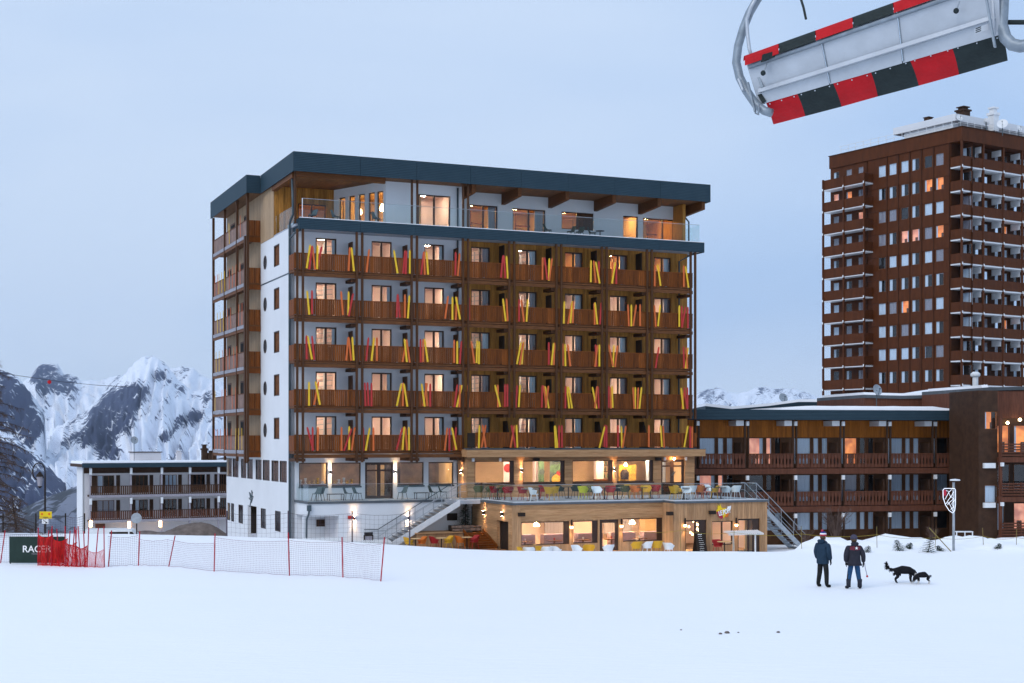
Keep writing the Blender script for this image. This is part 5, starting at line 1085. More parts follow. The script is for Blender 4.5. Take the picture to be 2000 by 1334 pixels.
CN = {'Y': 'yellow', 'O': 'orange', 'R': 'red'}; RN = {5: 'top', 4: 'second', 3: 'middle', 2: 'fourth', 1: 'lowest'}; BN = ['first white bay by the corner', 'second white bay', 'third white bay', 'first timber bay', 'second timber bay', 'third timber bay', 'fourth timber bay', 'last timber bay']
def skimesh(L, m_, w_=.095):
    b = MB(); P = [(-w_ / 2, 0), (w_ / 2, 0), (w_ * .44, L * .5), (w_ * .52, L * .86), (w_ * .42, L * .95), (w_ * .2, L), (-w_ * .2, L), (-w_ * .42, L * .95), (-w_ * .52, L * .86), (-w_ * .44, L * .5)]
    return b.prism(P, lambda p: (p[0], -.012, p[1]), lambda p: (p[0], .012, p[1])).mesh('ski', m_)
SEEN = set()
SM = {c: skimesh(1.48, M['ski_' + c], .125) for c in 'YOR'}
for (r, ox), txt in SK.items():
    for it in txt.split():
        c = it[0]; a, f_ = [ox + float(q) / 3.846 for q in it[1:].split(',')]
        vf = (VR if (r == 1 and ox == 880) else 0.) - .05 - random.uniform(0, .05)
        ua_, uf = H.u(a, vf), H.u(f_, vf); dx = ua_ - uf; th_ = math.asin(max(-.6, min(.6, dx / 1.48)))
        zf_ = (ZR + .05 if vf < -.5 else FL[r] + .04) + random.uniform(-.05, .04)
        w0 = H.W(uf, vf, zf_); o = inst('ski', SM[c], None, w0); o.rotation_euler = Matrix.Rotation(H.a, 3, 'Z').to_euler() if abs(th_) < .001 else (Matrix.Rotation(H.a, 3, 'Z') @ Matrix.Rotation(th_, 3, 'Y')).to_euler()
        bay = max(k for k in range(8) if uf >= BX[k] - .4 or k == 0)
        lean = 'upright' if abs(th_) < .035 else ('tilted right' if th_ > 0 else 'tilted left')
        lb_ = f'{CN[c]} ski board {lean}, {RN[r]} row of balconies, {BN[bay]}'
        if lb_ in SEEN: lb_ = lb_.replace('ski board', 'twin ski board')
        SEEN.add(lb_); tag(o, lb_, 'ski', 'ski boards on the hotel balconies')
ORD = ['first', 'second', 'third', 'fourth', 'fifth', 'sixth', 'seventh', 'eighth', 'ninth']
SM2 = {c: skimesh(1.5, M['ski_' + c], .07) for c in 'OY'}
for k, z in enumerate(bz):
    for j in range({0: 9, 1: 5, 2: 7, 3: 7, 4: 9, 5: 2}[k]):
        if j == 0: nn = {0: 9, 1: 5, 2: 7, 3: 7, 4: 9, 5: 2}[k]; fr_ = [(q * .37 + k * .21) % 1.0 for q in range(nn)]; rank = [sorted(fr_).index(q) for q in fr_]
        v_ = VS + 1.0 + (POSTV[-1] - VS - 1.5) * ((j * 0.37 + k * .21) % 1.0); o = inst('ski', SM2['O' if (j + k) % 3 else 'Y'], None, H.W(-1.1, v_, z + .04)); o.rotation_euler = (Matrix.Rotation(H.a - R(90), 3, 'Z') @ Matrix.Rotation(R(random.uniform(-8, 8)), 3, 'Y')).to_euler()
        tag(o, f'{"orange" if (j + k) % 3 else "yellow"} ski board on the {["lowest", "fifth", "fourth", "third", "second", "top"][k]} side balcony, {ORD[rank[j]]} from the white wall', 'ski', 'ski boards on the side balconies')
# --- chairs and tables
CC = {'yellow': (.66, .36, .03), 'orange': (.62, .16, .025), 'red': (.36, .025, .025), 'white': (.78, .80, .82), 'grey': (.085, .12, .13), 'olive': (.12, .12, .05), 'lime': (.62, .62, .04), 'dark green': (.025, .04, .03)}
CM = {k: mat('chair_' + k, c, .5, .06, 3) for k, c in CC.items()}
CP = {}
def chairproto(col, arms=True):
    key = (col, arms)
    if key in CP: return CP[key]
    b = MB(); n = 14; span = R(115 if arms else 70); rad = .27
    def prof(t): e_ = abs(t); return (.84 if e_ < .45 else .84 - (.84 - (.66 if arms else .5)) * sstep((e_ - .45) / .4))
    for i in range(n):
        for t0, t1 in (((i / n) * 2 - 1, ((i + 1) / n) * 2 - 1),):
            q = []
            for t in (t0, t1):
                a = span * t; x, y = math.sin(a), math.cos(a); h = prof(t); o_ = .04 + .05 * (h > .6)
                q.append(((rad - .03) * x, (rad - .03) * y, .44, (rad + o_) * x, (rad + o_) * y, h))
            A, B = q; sc = .92
            b.hexa([(A[0] * sc, A[1] * sc, A[2]), (A[0], A[1], A[2]), (B[0], B[1], B[2]), (B[0] * sc, B[1] * sc, B[2]), (A[3] * sc, A[4] * sc, A[5]), (A[3], A[4], A[5]), (B[3], B[4], B[5]), (B[3] * sc, B[4] * sc, B[5])])
    sh_ = b.mesh('backrest', CM[col]); m = 12
    st = MB().prism([(.25 * math.cos(2 * math.pi * k / m), .25 * math.sin(2 * math.pi * k / m) - .02) for k in range(m)], lambda p: (*p, .42), lambda p: (*p, .455)).mesh('seat', CM[col])
    lg_ = [MB().tube([(sx * .17, sy * .16, .43), (sx * .23, sy * .23, 0)], .016, 6).mesh('leg', CM[col if arms else 'dark green']) for sx in (-1, 1) for sy in (-1, 1)]
    CP[key] = (sh_, st, lg_); return CP[key]
def chair(loc, col, yaw, label, group, arms=True):
    sh_, st, lg_ = chairproto(col, arms); o = empty('chair', loc, yaw); tag(o, label, 'chair', group); inst('backrest', sh_, o); inst('seat', st, o)
    for l in lg_: inst('leg', l, o)
    return o
TM = {}
def table(loc, label, group, top='divider', rad=.35, h=.74, low=False):
    o = empty('table', loc); tag(o, label, 'table', group)
    MB().lathe([(rad, h - .03), (rad, h)], 16).build('table_top', M[top] if top in M else CM[top], o); MB().tube([(0, 0, .02), (0, 0, h - .03)], .035, 8).build('stem', M['divider'], o); MB().lathe([(.24, 0), (.22, .025), (.05, .04)], 12).build('base', M['divider'], o)
    return o
def where(px): return 'below the first wide window' if px < 1010 else 'below the window with paintings' if px < 1110 else 'below the bar window' if px < 1200 else 'below the window beside the door' if px < 1285 else 'before the restaurant door' if px < 1345 else 'beyond the restaurant door'
tl = [(935, -2.2, 'olive', 170), (958, -2.4, 'olive', 190), (966, -3.6, 'red', 100), (978, -3.6, 'olive', -80), (992, -4.6, 'red', 160), (1021, -5.2, 'red', 100), (1043, -7.2, 'white', 60), (1073, -6.4, 'yellow', 110), (1082, -5.6, 'yellow', 200), (1062, -3.0, 'red', 60), (1095, -2.6, 'dark green', 90), (1125, -3.0, 'dark green', 180), (1139, -5.6, 'lime', 130), (1150, -5.0, 'olive', -60), (1166, -6.6, 'white', 0), (1170, -5.6, 'red', 30), (1192, -5.8, 'red', -30), (1208, -4.4, 'dark green', 180), (1221, -5.6, 'olive', 150), (1229, -4.2, 'yellow', 20), (1240, -6.2, 'orange', 20), (1246, -4.6, 'orange', 200), (1262, -6.2, 'yellow', -20), (1280, -5.6, 'red', -40), (1317, -8.2, 'yellow', 120), (1325, -6.4, 'yellow', 40), (1341, -8.6, 'white', 0), (1351, -7.4, 'white', 180), (1366, -7.4, 'orange', 160), (1372, -6.6, 'red', 90), (1395, -8.0, 'yellow', -120), (1418, -8.6, 'white', 120), (1437, -8.2, 'white', 180), (1385, -6.2, 'white', 30)]
for px, v_, c, yw in tl: chair(H.W(H.u(px, v_), v_, ZT + .036), c, H.a + R(yw), f'{c} plastic armchair on the timber terrace {where(px)}', 'armchairs on the timber terrace')
for px, v_ in ((972, -4.2), (1035, -6.4), (1053, -4.6), (1110, -3.8), (1158, -5.6), (1181, -6.2), (1206, -6.6), (1254, -7.0), (1270, -5.8), (1338, -8.2), (1335, -7.2), (1390, -7.6), (1408, -8.8)): table(H.W(H.u(px, v_), v_, ZT + .036), f'small round cafe table on the timber terrace {where(px)}', 'cafe tables on the timber terrace', 'grey' if px in (1035, 1206) else 'divider', .55 if px == 1035 else .35)
lt = [(618, 'grey', -60, 'its back to the glass corner'), (624.5, 'grey', -80, 'facing the long low table from the corner side'), (680, 'grey', 60, 'pulled up to the long low table'), (698, 'grey', 100, 'turned away beside the long low table'), (786, 'grey', -70, 'alone past the wall lamp by the door'), (846, 'dark green', 50, 'behind the low table near the stair head'), (866, 'dark green', 70, 'last before the stair head')]
for px, c, yw, tx in lt: chair(H.W(H.u(px, -.6), -.6, ZT + .002), c, H.a + R(yw), f'{c} shell chair on the white terrace, {tx}', 'shell chairs on the white terrace', False)
for a, c, lb in ((642, 672, 'long low dark table between shell chairs under the first wall lamp'), (813, 838, 'short low dark table near the stair head on the white terrace')):
    u0, u1 = H.u(a, -.7), H.u(c, -.7); o = empty('low_table', H.W(u0, -.7, ZT + .002), H.a); tag(o, lb, 'table'); w_ = u1 - u0; MB().box(0, w_, 0, .5, .38, .42).build('table_top', M['divider'], o)
    for x in (.03, w_ - .06): MB().box(x, x + .03, .02, .05, 0, .38).build('leg', M['divider'], o); MB().box(x, x + .03, .45, .48, 0, .38).build('leg', M['divider'], o)
# roof terrace
for px, yw, c in ((610, -60, 'grey'), (656, 90, 'grey'), (735, 100, 'grey')): v_ = 1.2 if px < 700 else .9; chair(H.W(H.u(px, v_), v_, 18.37), c, H.a + R(yw), f'grey shell chair on the roof terrace {"by the lounge corner" if px < 630 else "at the slit windows" if px < 700 else "at the last slit window"}', 'shell chairs on the roof terrace', False)
for px, yw, tx in ((1070, 80, 'beside the second wide window'), (1115, -80, 'left of the small table'), (1132, -60, 'nearest the small table'), (1157, 60, 'right of the small table')): chair(H.W(H.u(px, 1.2), 1.2, 18.37), 'dark green', H.a + R(yw), f'dark shell chair on the roof terrace {tx}', 'dark chairs on the roof terrace', False)
table(H.W(H.u(1172, 1.1), 1.1, 18.37), 'small dark table among chairs on the roof terrace', None, rad=.3, h=.6)
# lower deck and snow-side seats
for px, c, yw in ((799, 'yellow', 90), (823, 'orange', -90), (849, 'red', 90), (875, 'yellow', -90), (899, 'orange', 90), (926, 'red', -90)): chair(H.W(H.u(px, -6.3), -6.3, ZD + .003), c, H.a + R(yw), f'{c} plastic armchair on the lower wooden deck, {"nearest the stair foot" if px < 830 else "mid deck" if px < 890 else "nearest the wooden steps"}', 'armchairs on the lower deck')
for px in (812, 862, 912): table(H.W(H.u(px, -6.3), -6.3, ZD + .003), f'small table between {"yellow and orange" if px == 812 else "red and yellow" if px == 862 else "orange and red"} armchairs on the lower deck', 'tables on the lower deck', 'room2', .32)
for k, (px, c, yw) in enumerate(((1021, 'yellow', 60), (1033, 'white', 150), (1057, 'yellow', 40), (1068, 'white', 170), (1087, 'white', 100), (1127, 'white', 20), (1150, 'yellow', -30), (1188, 'white', 180), (1243, 'yellow', 180), (1264, 'white', 200), (1283, 'yellow', 180), (1306, 'white', 120))): chair(H.W(H.u(px, -11.5), -11.5, -2.18 + (.12 if 1230 < px < 1300 else .0)), c, H.a + R(yw), f'{c} outdoor armchair at the snow edge before the lower {"left window" if px < 1115 else "glazed door" if px < 1210 else "right window" if px < 1300 else "timber corner"}', 'chairs along the snow edge')
chair(H.W(H.u(1402, -11), -11, -2.15), 'red', H.a, 'red armchair outside the lower bar window beside the white rack', None); table(H.W(H.u(1415, -11.2), -11.2, -2.15), 'cafe table beside the red armchair outside the bar window', None, 'room2', .45)
# A-board
ab = empty('chalk_board', H.W(H.u(1369, -10.6), -10.6, -2.15), H.a); tag(ab, 'black chalkboard menu stand with white scrawl outside the bar door', 'sign')
b = MB(); b.hexa([(-.35, -.2, 0), (.35, -.2, 0), (.35, -.16, 0), (-.35, -.16, 0), (-.3, .1, 1.3), (.3, .1, 1.3), (.3, .14, 1.3), (-.3, .14, 1.3)]); b.build('board', M['divider'], ab); MB().hexa([(-.35, .42, 0), (.35, .42, 0), (.35, .46, 0), (-.35, .46, 0), (-.3, .14, 1.3), (.3, .14, 1.3), (.3, .17, 1.3), (-.3, .17, 1.3)]).build('back_board', M['divider'], ab)
b = MB(); rr_ = random.Random(3)
for k in range(9): z = 1.15 - .12 * k; x0 = -.2 + .05 * rr_.random(); b.tube([(x0 + .05 * q, -.215 + .3 * z / 1.3 - .015, z + .02 * rr_.uniform(-1, 1)) for q in range(5 + rr_.randrange(4))], .009 if k else .025, 4)
b.build('chalk_scrawl', M['sw'], ab)
def skirack(name, label, a, c, v_, z, h):
    u0, u1 = H.u(a, v_), H.u(c, v_); o = empty(name, H.W(u0, v_, z), H.a); tag(o, label, 'ski rack'); W_ = u1 - u0
    MB().box(0, W_, 0, .06, h - .05, h).build('beam', M['whitepaint'], o); MB().box(0, W_, .5, .56, h + .1, h + .15).build('beam', M['whitepaint'], o)
    for x in (W_ * .18, W_ * .8): MB().box(x, x + .07, .0, .55, 0, .05).build('foot', M['whitepaint'], o); MB().box(x, x + .07, .2, .27, .05, h).build('leg', M['whitepaint'], o)
    n = 17; me = MB().bar((0, -.06, h + .02), (-.09, .56, h + .2), .045, .05).mesh('rack_bar', M['whitepaint'])
    for i in range(n): inst('rack_bar', me, o, (W_ * (i + .5) / n, 0, 0))
    return o
skirack('ski_rack', 'white slatted ski rack outside the bar under the comic style sign', 1423, 1492, -11.4, -2.2, 1.2); skirack('ski_rack', 'white ski rack at the foot of the white terrace wall', 598, 668, -4.2, -2.0, .75); skirack('ski_rack', 'white ski rack half hidden at the stair foot', 697, 768, -4.6, -2.0, .55)
o = empty('notice_board', H.W(H.u(720, -3.9), -3.9, -1.9), H.a); tag(o, 'small framed notice board at the foot of the white staircase', 'notice board'); MB().box(-.3, .3, 0, .05, .45, .95).build('frame', M['divider'], o); MB().box(-.22, .22, -.012, -.002, .52, .88).build('sheet', M['drape'], o)
for x in (-.26, .26): MB().box(x - .025, x + .025, .0, .05, 0, .45).build('leg', M['divider'], o)
# ================================================================= CHAIRLIFT CHAIR
M['seatred'] = mat('seat_red_vinyl', (.50, .010, .016), .52, .1, 5, bump=.25, bscale=30); M['seatblk'] = mat('seat_black_vinyl', (.022, .032, .033), .5, .15, 5, bump=.25, bscale=30)
M['alu'] = mat('brushed_aluminium_panel', (.46, .50, .55), .42, .07, 3, (1, 1, 1), metal=.35, bump=.05)
M['galv'] = mat('galvanised_tube', (.27, .32, .37), .45, .15, 8, metal=.3)
cb = at(1700, 130, 16.4)
lift = empty('chairlift_chair', cb); tag(lift, 'chairlift chair with grey back and red and black checked cushions hanging overhead', 'chairlift chair')
def cy(px): return 17.2 + (15.6 - 17.2) * (px - 1460) / 490
def cq(px, py, d=0.): return at(px, py, cy(px) + d) - cb
def ce(x, y, d=0.): return cq(1420 + x / 3.448, y / 3.448, d)        # from enlarged-view coordinates
def sheet(quad, th, name, m_, parent, nrm=None):
    A, B, C_, D_ = [Vector(q) for q in quad]; n = (B - A).cross(D_ - A).normalized() * th
    return MB().hexa([A, B, C_, D_, A + n, B + n, C_ + n, D_ + n]).build(name, m_, parent)
# backrest panels: corners listed lower-left, lower-right, upper-right, upper-left
def bk(x, t):
    X = x + t * (88 - (x - 130) * .045); yt = 422 - (x - 115) * .353; yb = 694 - (X - 262) * .2915
    return ce(X, yt + (yb - yt) * t, -.16 * (1 - t))
for k, (a, c) in enumerate(((130, 625), (632, 1140), (1147, 1830))): sheet([bk(a, 1), bk(c, 1), bk(c, 0), bk(a, 0)], .02, 'back_panel', M['alu'], lift)
b = MB(); b.tube([bk(x, .13) + Vector((0, -.05, 0)) for x in (130, 700, 1300, 1850)], .030, 10); b.build('cross_tube', M['galv'], lift, smooth=True)
b = MB(); b.bar(bk(150, .70) + Vector((0, -.035, 0)), bk(1790, .70) + Vector((0, -.035, 0)), .05, .045); b.build('stiffener', M['alu'], lift)
for a in (628, 1143): b = MB(); b.bar(bk(a, .02) + Vector((0, -.03, 0)), bk(a, .98) + Vector((0, -.03, 0)), .012, .012); b.build('seam_strip', M['galv'], lift)
tb = [115, 345, 590, 840, 1110, 1390, 1680, 1860]
for k in range(7):
    x0, x1 = tb[k], tb[k + 1]; b = MB(); n = 8
    P = []
    for j in range(n + 1):
        a = math.pi * j / n; P.append((.055 * math.cos(a), .045 * math.sin(a)))
    for j in range(n):
        pts = []
        for x, q in ((x0 + 2, j), (x1 - 2, j), (x1 - 2, j + 1), (x0 + 2, j + 1)): o_ = bk(x, -.05); pts.append(o_ + Vector((0, P[q][0] - .02, P[q][1] + .0)))
        b.face(pts)
    e0, e1 = bk(x0 + 2, -.05), bk(x1 - 2, -.05); dn = Vector((0, -.078, -.085)); b.face([e0 + Vector((0, -.075, 0)), e1 + Vector((0, -.075, 0)), e1 + dn, e0 + dn])
    b.build('headroll', M['seatred'] if k % 2 == 0 else M['seatblk'], lift, smooth=False)
ft_ = [(262, 692), (470, 630), (712, 560), (967, 487), (1228, 403), (1512, 318), (1850, 232)]; fb_ = [(312, 838), (525, 782), (770, 718), (1013, 650), (1290, 577), (1560, 502), (1888, 408)]
for k in range(6):
    b = MB(); n = 5; T0, T1, B0, B1 = ce(*ft_[k], -.02), ce(*ft_[k + 1], -.02), ce(*fb_[k], .26), ce(*fb_[k + 1], .26); G = []
    for i in range(n + 1):
        for j in range(n + 1):
            s, t = i / n, j / n; p_ = (T0 * (1 - s) + T1 * s) * (1 - t) + (B0 * (1 - s) + B1 * s) * t; p_.y -= .035 * math.sin(math.pi * t) * (.6 + .4 * math.sin(math.pi * s)); p_.x += .004; G.append(p_)
    m = n + 1; b.v = [tuple(p) for p in G] + [tuple(p + Vector((0, .045, .02))) for p in G]
    for i in range(n):
        for j in range(n): b.f.append((i * m + j, i * m + j + 1, (i + 1) * m + j + 1, (i + 1) * m + j)); b.f.append(tuple(m * m + q for q in ((i + 1) * m + j, (i + 1) * m + j + 1, i * m + j + 1, i * m + j)))
    for j in range(n): b.f.append((n * m + j, n * m + j + 1, m * m + n * m + j + 1, m * m + n * m + j)); b.f.append((j + 1, j, m * m + j, m * m + j + 1)); b.f.append((j * m + n, (j + 1) * m + n, m * m + (j + 1) * m + n, m * m + j * m + n)); b.f.append(((j + 1) * m, j * m, m * m + j * m, m * m + (j + 1) * m))
    b.mi = [0] * len(b.f); o = b.build('seat_cushion', M['seatred'] if k % 2 == 0 else M['seatblk'], lift, smooth=False)
    for s in (.12, .5, .9): q = T0 * (1 - s) + T1 * s; MB().lathe([(.008, 0), (.008, .006)], 6).build('rivet', M['alu'], o, q + Vector((0, -.012, -.03))).rotation_euler = (R(90), 0, 0)
b = MB(); b.tube([ce(x, y, -.05) for x, y in ((225, -40), (190, 20), (150, 90), (110, 190), (75, 310), (62, 420), (85, 520), (130, 610), (195, 705), (250, 745), (300, 762))], .052, 12); b.build('side_frame', M['galv'], lift, smooth=True)
b = MB(); b.tube([ce(x, y, -.12) for x, y in ((205, -30), (160, 50), (132, 130), (138, 230), (150, 330), (170, 400))], .022, 8); b.build('arm_tube', M['alu'], lift, smooth=True)
b = MB(); b.tube([ce(x, y, .02) for x, y in ((1858, -60), (1852, 80), (1848, 170), (1875, 255), (1920, 300), (1975, 312), (2040, 302), (2150, 280))], .068, 12); b.build('side_frame', M['galv'], lift, smooth=True)
b = MB(); b.tube([ce(1885, 150, .1), ce(2120, 150, .1)], .028, 8); b.build('foot_bar', M['seatblk'], lift)
b = MB(); b.bar(ce(1742, -30, -.2), ce(1805, 318, -.2), .045, .02); b.build('hanger_strap', M['galv'], lift); b = MB(); b.bar(ce(1790, -30, -.1), ce(1800, 235, -.1), .04, .02); b.build('hanger_strap', M['alu'], lift)
b = MB(); b.bar(ce(140, 555, -.15), ce(190, 755, -.15), .04, .02); b.tube([ce(190, 760, -.15), ce(210, 775, -.15), ce(215, 700, -.15)], .012, 6); b.build('latch_lever', M['galv'], lift)
b = MB(); b.bar(ce(85, 535, -.13), ce(115, 610, -.13), .11, .02); b.build('frame_sleeve', M['alu'], lift)
b = MB(); b.bar(ce(165, 390, -.1), ce(240, 590, -.1), .03, .03); b.build('end_plate', M['galv'], lift); b = MB(); b.bar(ce(215, 620, -.02), ce(255, 690, -.02), .07, .05); b.build('corner_block', M['seatblk'], lift)
for x, y, dx in ((243, 492, 25), (1543, 73, 22)):
    b = MB(); b.tube([ce(x + dx, y - 62, -.22), ce(x, y, -.26)], .008, 6); o = b.build('knob_lever', M['galv'], lift); q = ce(x, y, -.26); MB().lathe([(.01, -.03), (.026, -.018), (.032, 0), (.026, .018), (.01, .03)], 12, q).build('knob', M['seatblk'], o, smooth=True)
b = MB(); q = ce(272, 388, -.24); b.hexa([q + Vector(v) for v in ((-.07, -.03, -.05), (.08, -.03, -.0), (.08, .03, -.0), (-.07, .03, -.05), (-.06, -.03, .03), (.08, -.03, .07), (.08, .03, .07), (-.06, .03, .03))]); b.build('clamp', M['seatblk'], lift)
b = MB(); b.tube([ce(490, -30, -.3), ce(515, 50, -.3), ce(532, 130, -.3)], .014, 6); b.build('restraint_rod', M['seatblk'], lift)
q = ce(1700, 214, -.14); o = sheet([q + Vector((-.07, -.05, -.045)), q + Vector((.07, -.08, -.0)), q + Vector((.07, -.08, .065)), q + Vector((-.07, -.05, .02))], .004, 'rating_plate', M['alu'], lift)
for k in range(3): sheet([q + Vector((-.06, -.056, -.03 + .02 * k)), q + Vector((.0, -.068, -.01 + .02 * k)), q + Vector((.0, -.068, .002 + .02 * k)), q + Vector((-.06, -.056, -.018 + .02 * k))], .001, 'plate_print', M['seatblk'], o)
wdir = (ce(1850, 0) - ce(120, 0)); wdir.z = 0; wdir.normalize(); trav = Vector((-wdir.y, wdir.x, 0)); mid = (bk(120, 0) + bk(1850, 0)) / 2
b = MB(); b.tube([bk(160, -.1) + Vector((0, .1, 1.0)), bk(160, -.1) + Vector((0, .1, 1.35)) + wdir * .4, mid + Vector((0, 0, 1.6)), bk(1800, -.1) + Vector((0, .1, 1.35)) - wdir * .4, bk(1800, -.1) + Vector((0, .1, .6))], .05, 10); b.tube([mid + Vector((0, 0, 1.6)), mid + Vector((0, 0, 3.4))], .06, 10); b.build('hanger_frame', M['galv'], lift, smooth=True)
cbl = MB().tube([cb + mid + Vector((0, 0, 3.42)) + trav * s + Vector((0, 0, .00035 * s * s)) for s in (-160, -80, -30, 0, 30, 80, 160)], .024, 6).build('lift_cable', M['galv']); tag(cbl, 'taut steel haul cable above the chairlift chair', 'cable')
# ================================================================= SNOW-FIELD THINGS
def G(px, Y): x = (px - CX) / F * Y; return Vector((x, Y, gz(x, Y)))
def gY(py): return CAMZ * F / (py - HY)
M['pole_r'] = mat('red_plastic_pole', (.42, .012, .03), .5, .1, 4); M['net_g'] = mat('grey_pink_netting', (.33, .22, .27), .7, .1, 5); M['net_r'] = mat('red_netting', (.62, .012, .012), .6, .1, 5); M['net_d'] = mat('dark_netting', (.10, .08, .10), .7, .1, 5)
def net(a, c, z0, z1, pitch, rw, m_, parent, sag=.1, wob=.05, seed=0, name='net', vp=None):
    """a real net: ribbons both ways hung between two points (local coordinates)"""
    a, c = Vector(a), Vector(c); L_ = (c - a).length; d = (c - a).normalized(); nx = max(2, int(L_ / pitch)); nz = max(2, int((z1 - z0) / (vp or pitch))); side = Vector((-d.y, d.x, 0))
    def P(s, t):
        p = a + (c - a) * s; p = p + side * wob * (noise.noise((s * 3 + seed, t * 2, seed)) + .5 * noise.noise((s * 9, t * 5, seed + 2))); tp = z1 - sag * 4 * s * (1 - s) + .02 * noise.noise((s * 7, 0, seed)); bt = z0 + .05 * noise.noise((s * 6 + seed, 3, seed)); p.z = a.z + (c.z - a.z) * s + bt + (tp - bt) * t; return p
    b = MB(); M_ = 10
    for i in range(nx + 1):
        s = i / nx; q = [P(s, j / 6) for j in range(7)]
        for j in range(6): o_ = d * rw / 2; b.face([q[j] - o_, q[j] + o_, q[j + 1] + o_, q[j + 1] - o_])
    for j in range(nz + 1):
        t = j / nz; r_ = rw * (2.2 if j in (0, nz) else 1); q = [P(i / M_, t) for i in range(M_ + 1)]
        for i in range(M_): o_ = Vector((0, 0, r_ / 2)); b.face([q[i] - o_, q[i + 1] - o_, q[i + 1] + o_, q[i] + o_])
    return b.build(name, m_, parent)
fp = [(10, 1036, 0, 1100), (218, 1036, 211, 1106), (273, 1038, 270, 1103.5), (342, 1046, 328, 1105), (420, 1042, 418, 1116), (563, 1040, 565.5, 1124), (668, 1049, 670, 1128), (751, 1049, 743, 1135.5)]
base0 = G(211, gY(1106)); fence = empty('safety_net_fence', base0); tag(fence, 'long sagging ski-slope safety net on red poles across the snow', 'fence')
pts = []
for a, ya, c, yc in fp:
    Y = gY(yc); g = G(c, Y); t_ = at(a, ya, Y); pts.append((g - base0, t_ - base0))
for k, (g, t_) in enumerate(pts):
    if k: MB().tube([g + Vector((0, 0, -.15)), t_], .021, 8).build('pole', M['pole_r'], fence)
for k in range(1, len(pts) - 1): (g0, t0), (g1, t1) = pts[k], pts[k + 1]; net(g0, g1, .03, min((t0 - g0).z, (t1 - g1).z) - .15, .068, .0062, M['net_g'], fence, .07, .06, k * 3.1)
g, t_ = pts[0]; f2 = empty('safety_net_fence', base0 + g); tag(f2, 'short safety net behind the dark banner at the slope edge', 'fence'); MB().tube([(0, 0, -.15), t_ - g], .021, 8).build('pole', M['pole_r'], f2)
e1 = G(130, 56) - (base0 + g); net((-2.5, .5, 0), (0, 0, 0), .05, 1.15, .075, .006, M['net_g'], f2, .08, .06, 5.5); net((0, 0, 0), e1, .05, 1.15, .075, .006, M['net_g'], f2, .08, .06, 7.7)
# banner
Yb_ = gY(1101); bb = G(18, Yb_); bn = empty('banner', bb); tag(bn, 'dark green RACER banner stretched on the snow behind red netting', 'banner')
M['banner'] = mat('banner_dark_green', (.022, .042, .036), .6, .08, 3); W_ = (126 - 18) / F * Yb_; hb = (1100 - 1047) / F * Yb_
MB().box(0, W_, 0, .03, .03, hb).build('sheet', M['banner'], bn)
for x in (0.03, W_ - .03): MB().box(x - .02, x + .02, .03, .06, -.15, hb).build('batten', M['divider'], bn)
text('RACER', .36, M['sw'], bn, ((72 - 18) / F * Yb_, -.006, hb * .53), (R(90), 0, 0), .003, bold=.004); text('FRANCE', .085, M['drape'], bn, ((70 - 18) / F * Yb_, -.006, hb * .36), (R(90), 0, 0), .002)
# gathered red nets on their poles
for k, (pa, pb, Yr) in enumerate(((74, 104, 53.9), (100, 132, 53.7), (128, 150, 53.5), (146, 170, 53.4), (166, 204, 53.2))):
    o = empty('gathered_net', G(pa, Yr)); tag(o, ['loose red net over the lettered half of the dark banner', 'red net with leaning poles at the end of the dark banner', 'tightly bunched red net beside the dark banner', 'red net sagging between the bunched nets', 'last loose red net of the bundle, nearest the long fence'][k], 'safety net', 'gathered red nets')
    w_ = (pb - pa) / F * Yr; hgt = 1.15 - .05 * k
    for j in range(2 if k != 4 else 1): net((0, .12 * j, 0), (w_, -.1 + .1 * j, 0), .02, hgt - (.28 * k / 4), .042, .0135 if k < 4 else .010, M['net_r'], o, .12, .16, k * 2.3 + j)
    for j, dx in enumerate((0, w_ * .5, w_)): MB().tube([(dx, 0, -.12), (dx + .12 * math.sin(k * 3 + j * 2), .05, 1.42 + .1 * math.sin(j * 5 + k))], .02, 8).build('pole', M['pole_r'], o)
# dark nets behind the crest
def backnet(label, pp, Y, zt, zb_, pitch, rw, m_='net_d', posts='divider'):
    o0 = G(pp[0], Y); o = empty('slope_net', o0); tag(o, label, 'fence'); 
    for k, px in enumerate(pp):
        p = at(px, HY, Y) - o0; MB().tube([(p.x, 0, zb_ - o0.z - .3), (p.x, 0, zt - o0.z + .12)], .04, 6).build('pole', M[posts], o)
    for k in range(len(pp) - 1):
        a, c = at(pp[k], HY, Y) - o0, at(pp[k + 1], HY, Y) - o0; net((a.x, 0, 0), (c.x, 0, 0), zb_ - o0.z, zt - o0.z, pitch, rw, M[m_], o, .12, .08, k)
backnet('dark slope net on posts before the wooded hill and larch', [-30, 6, 70, 128, 165], 74, 4.66 - 145 * 74 / F, -1.3, .12, .008)
backnet('tall thin grey net hung before the hotel side and terrace wall', [443, 563, 688, 800], 73, 4.66 - 140 * 73 / F, -1.4, .22, .007, 'net_d', 'net_d')
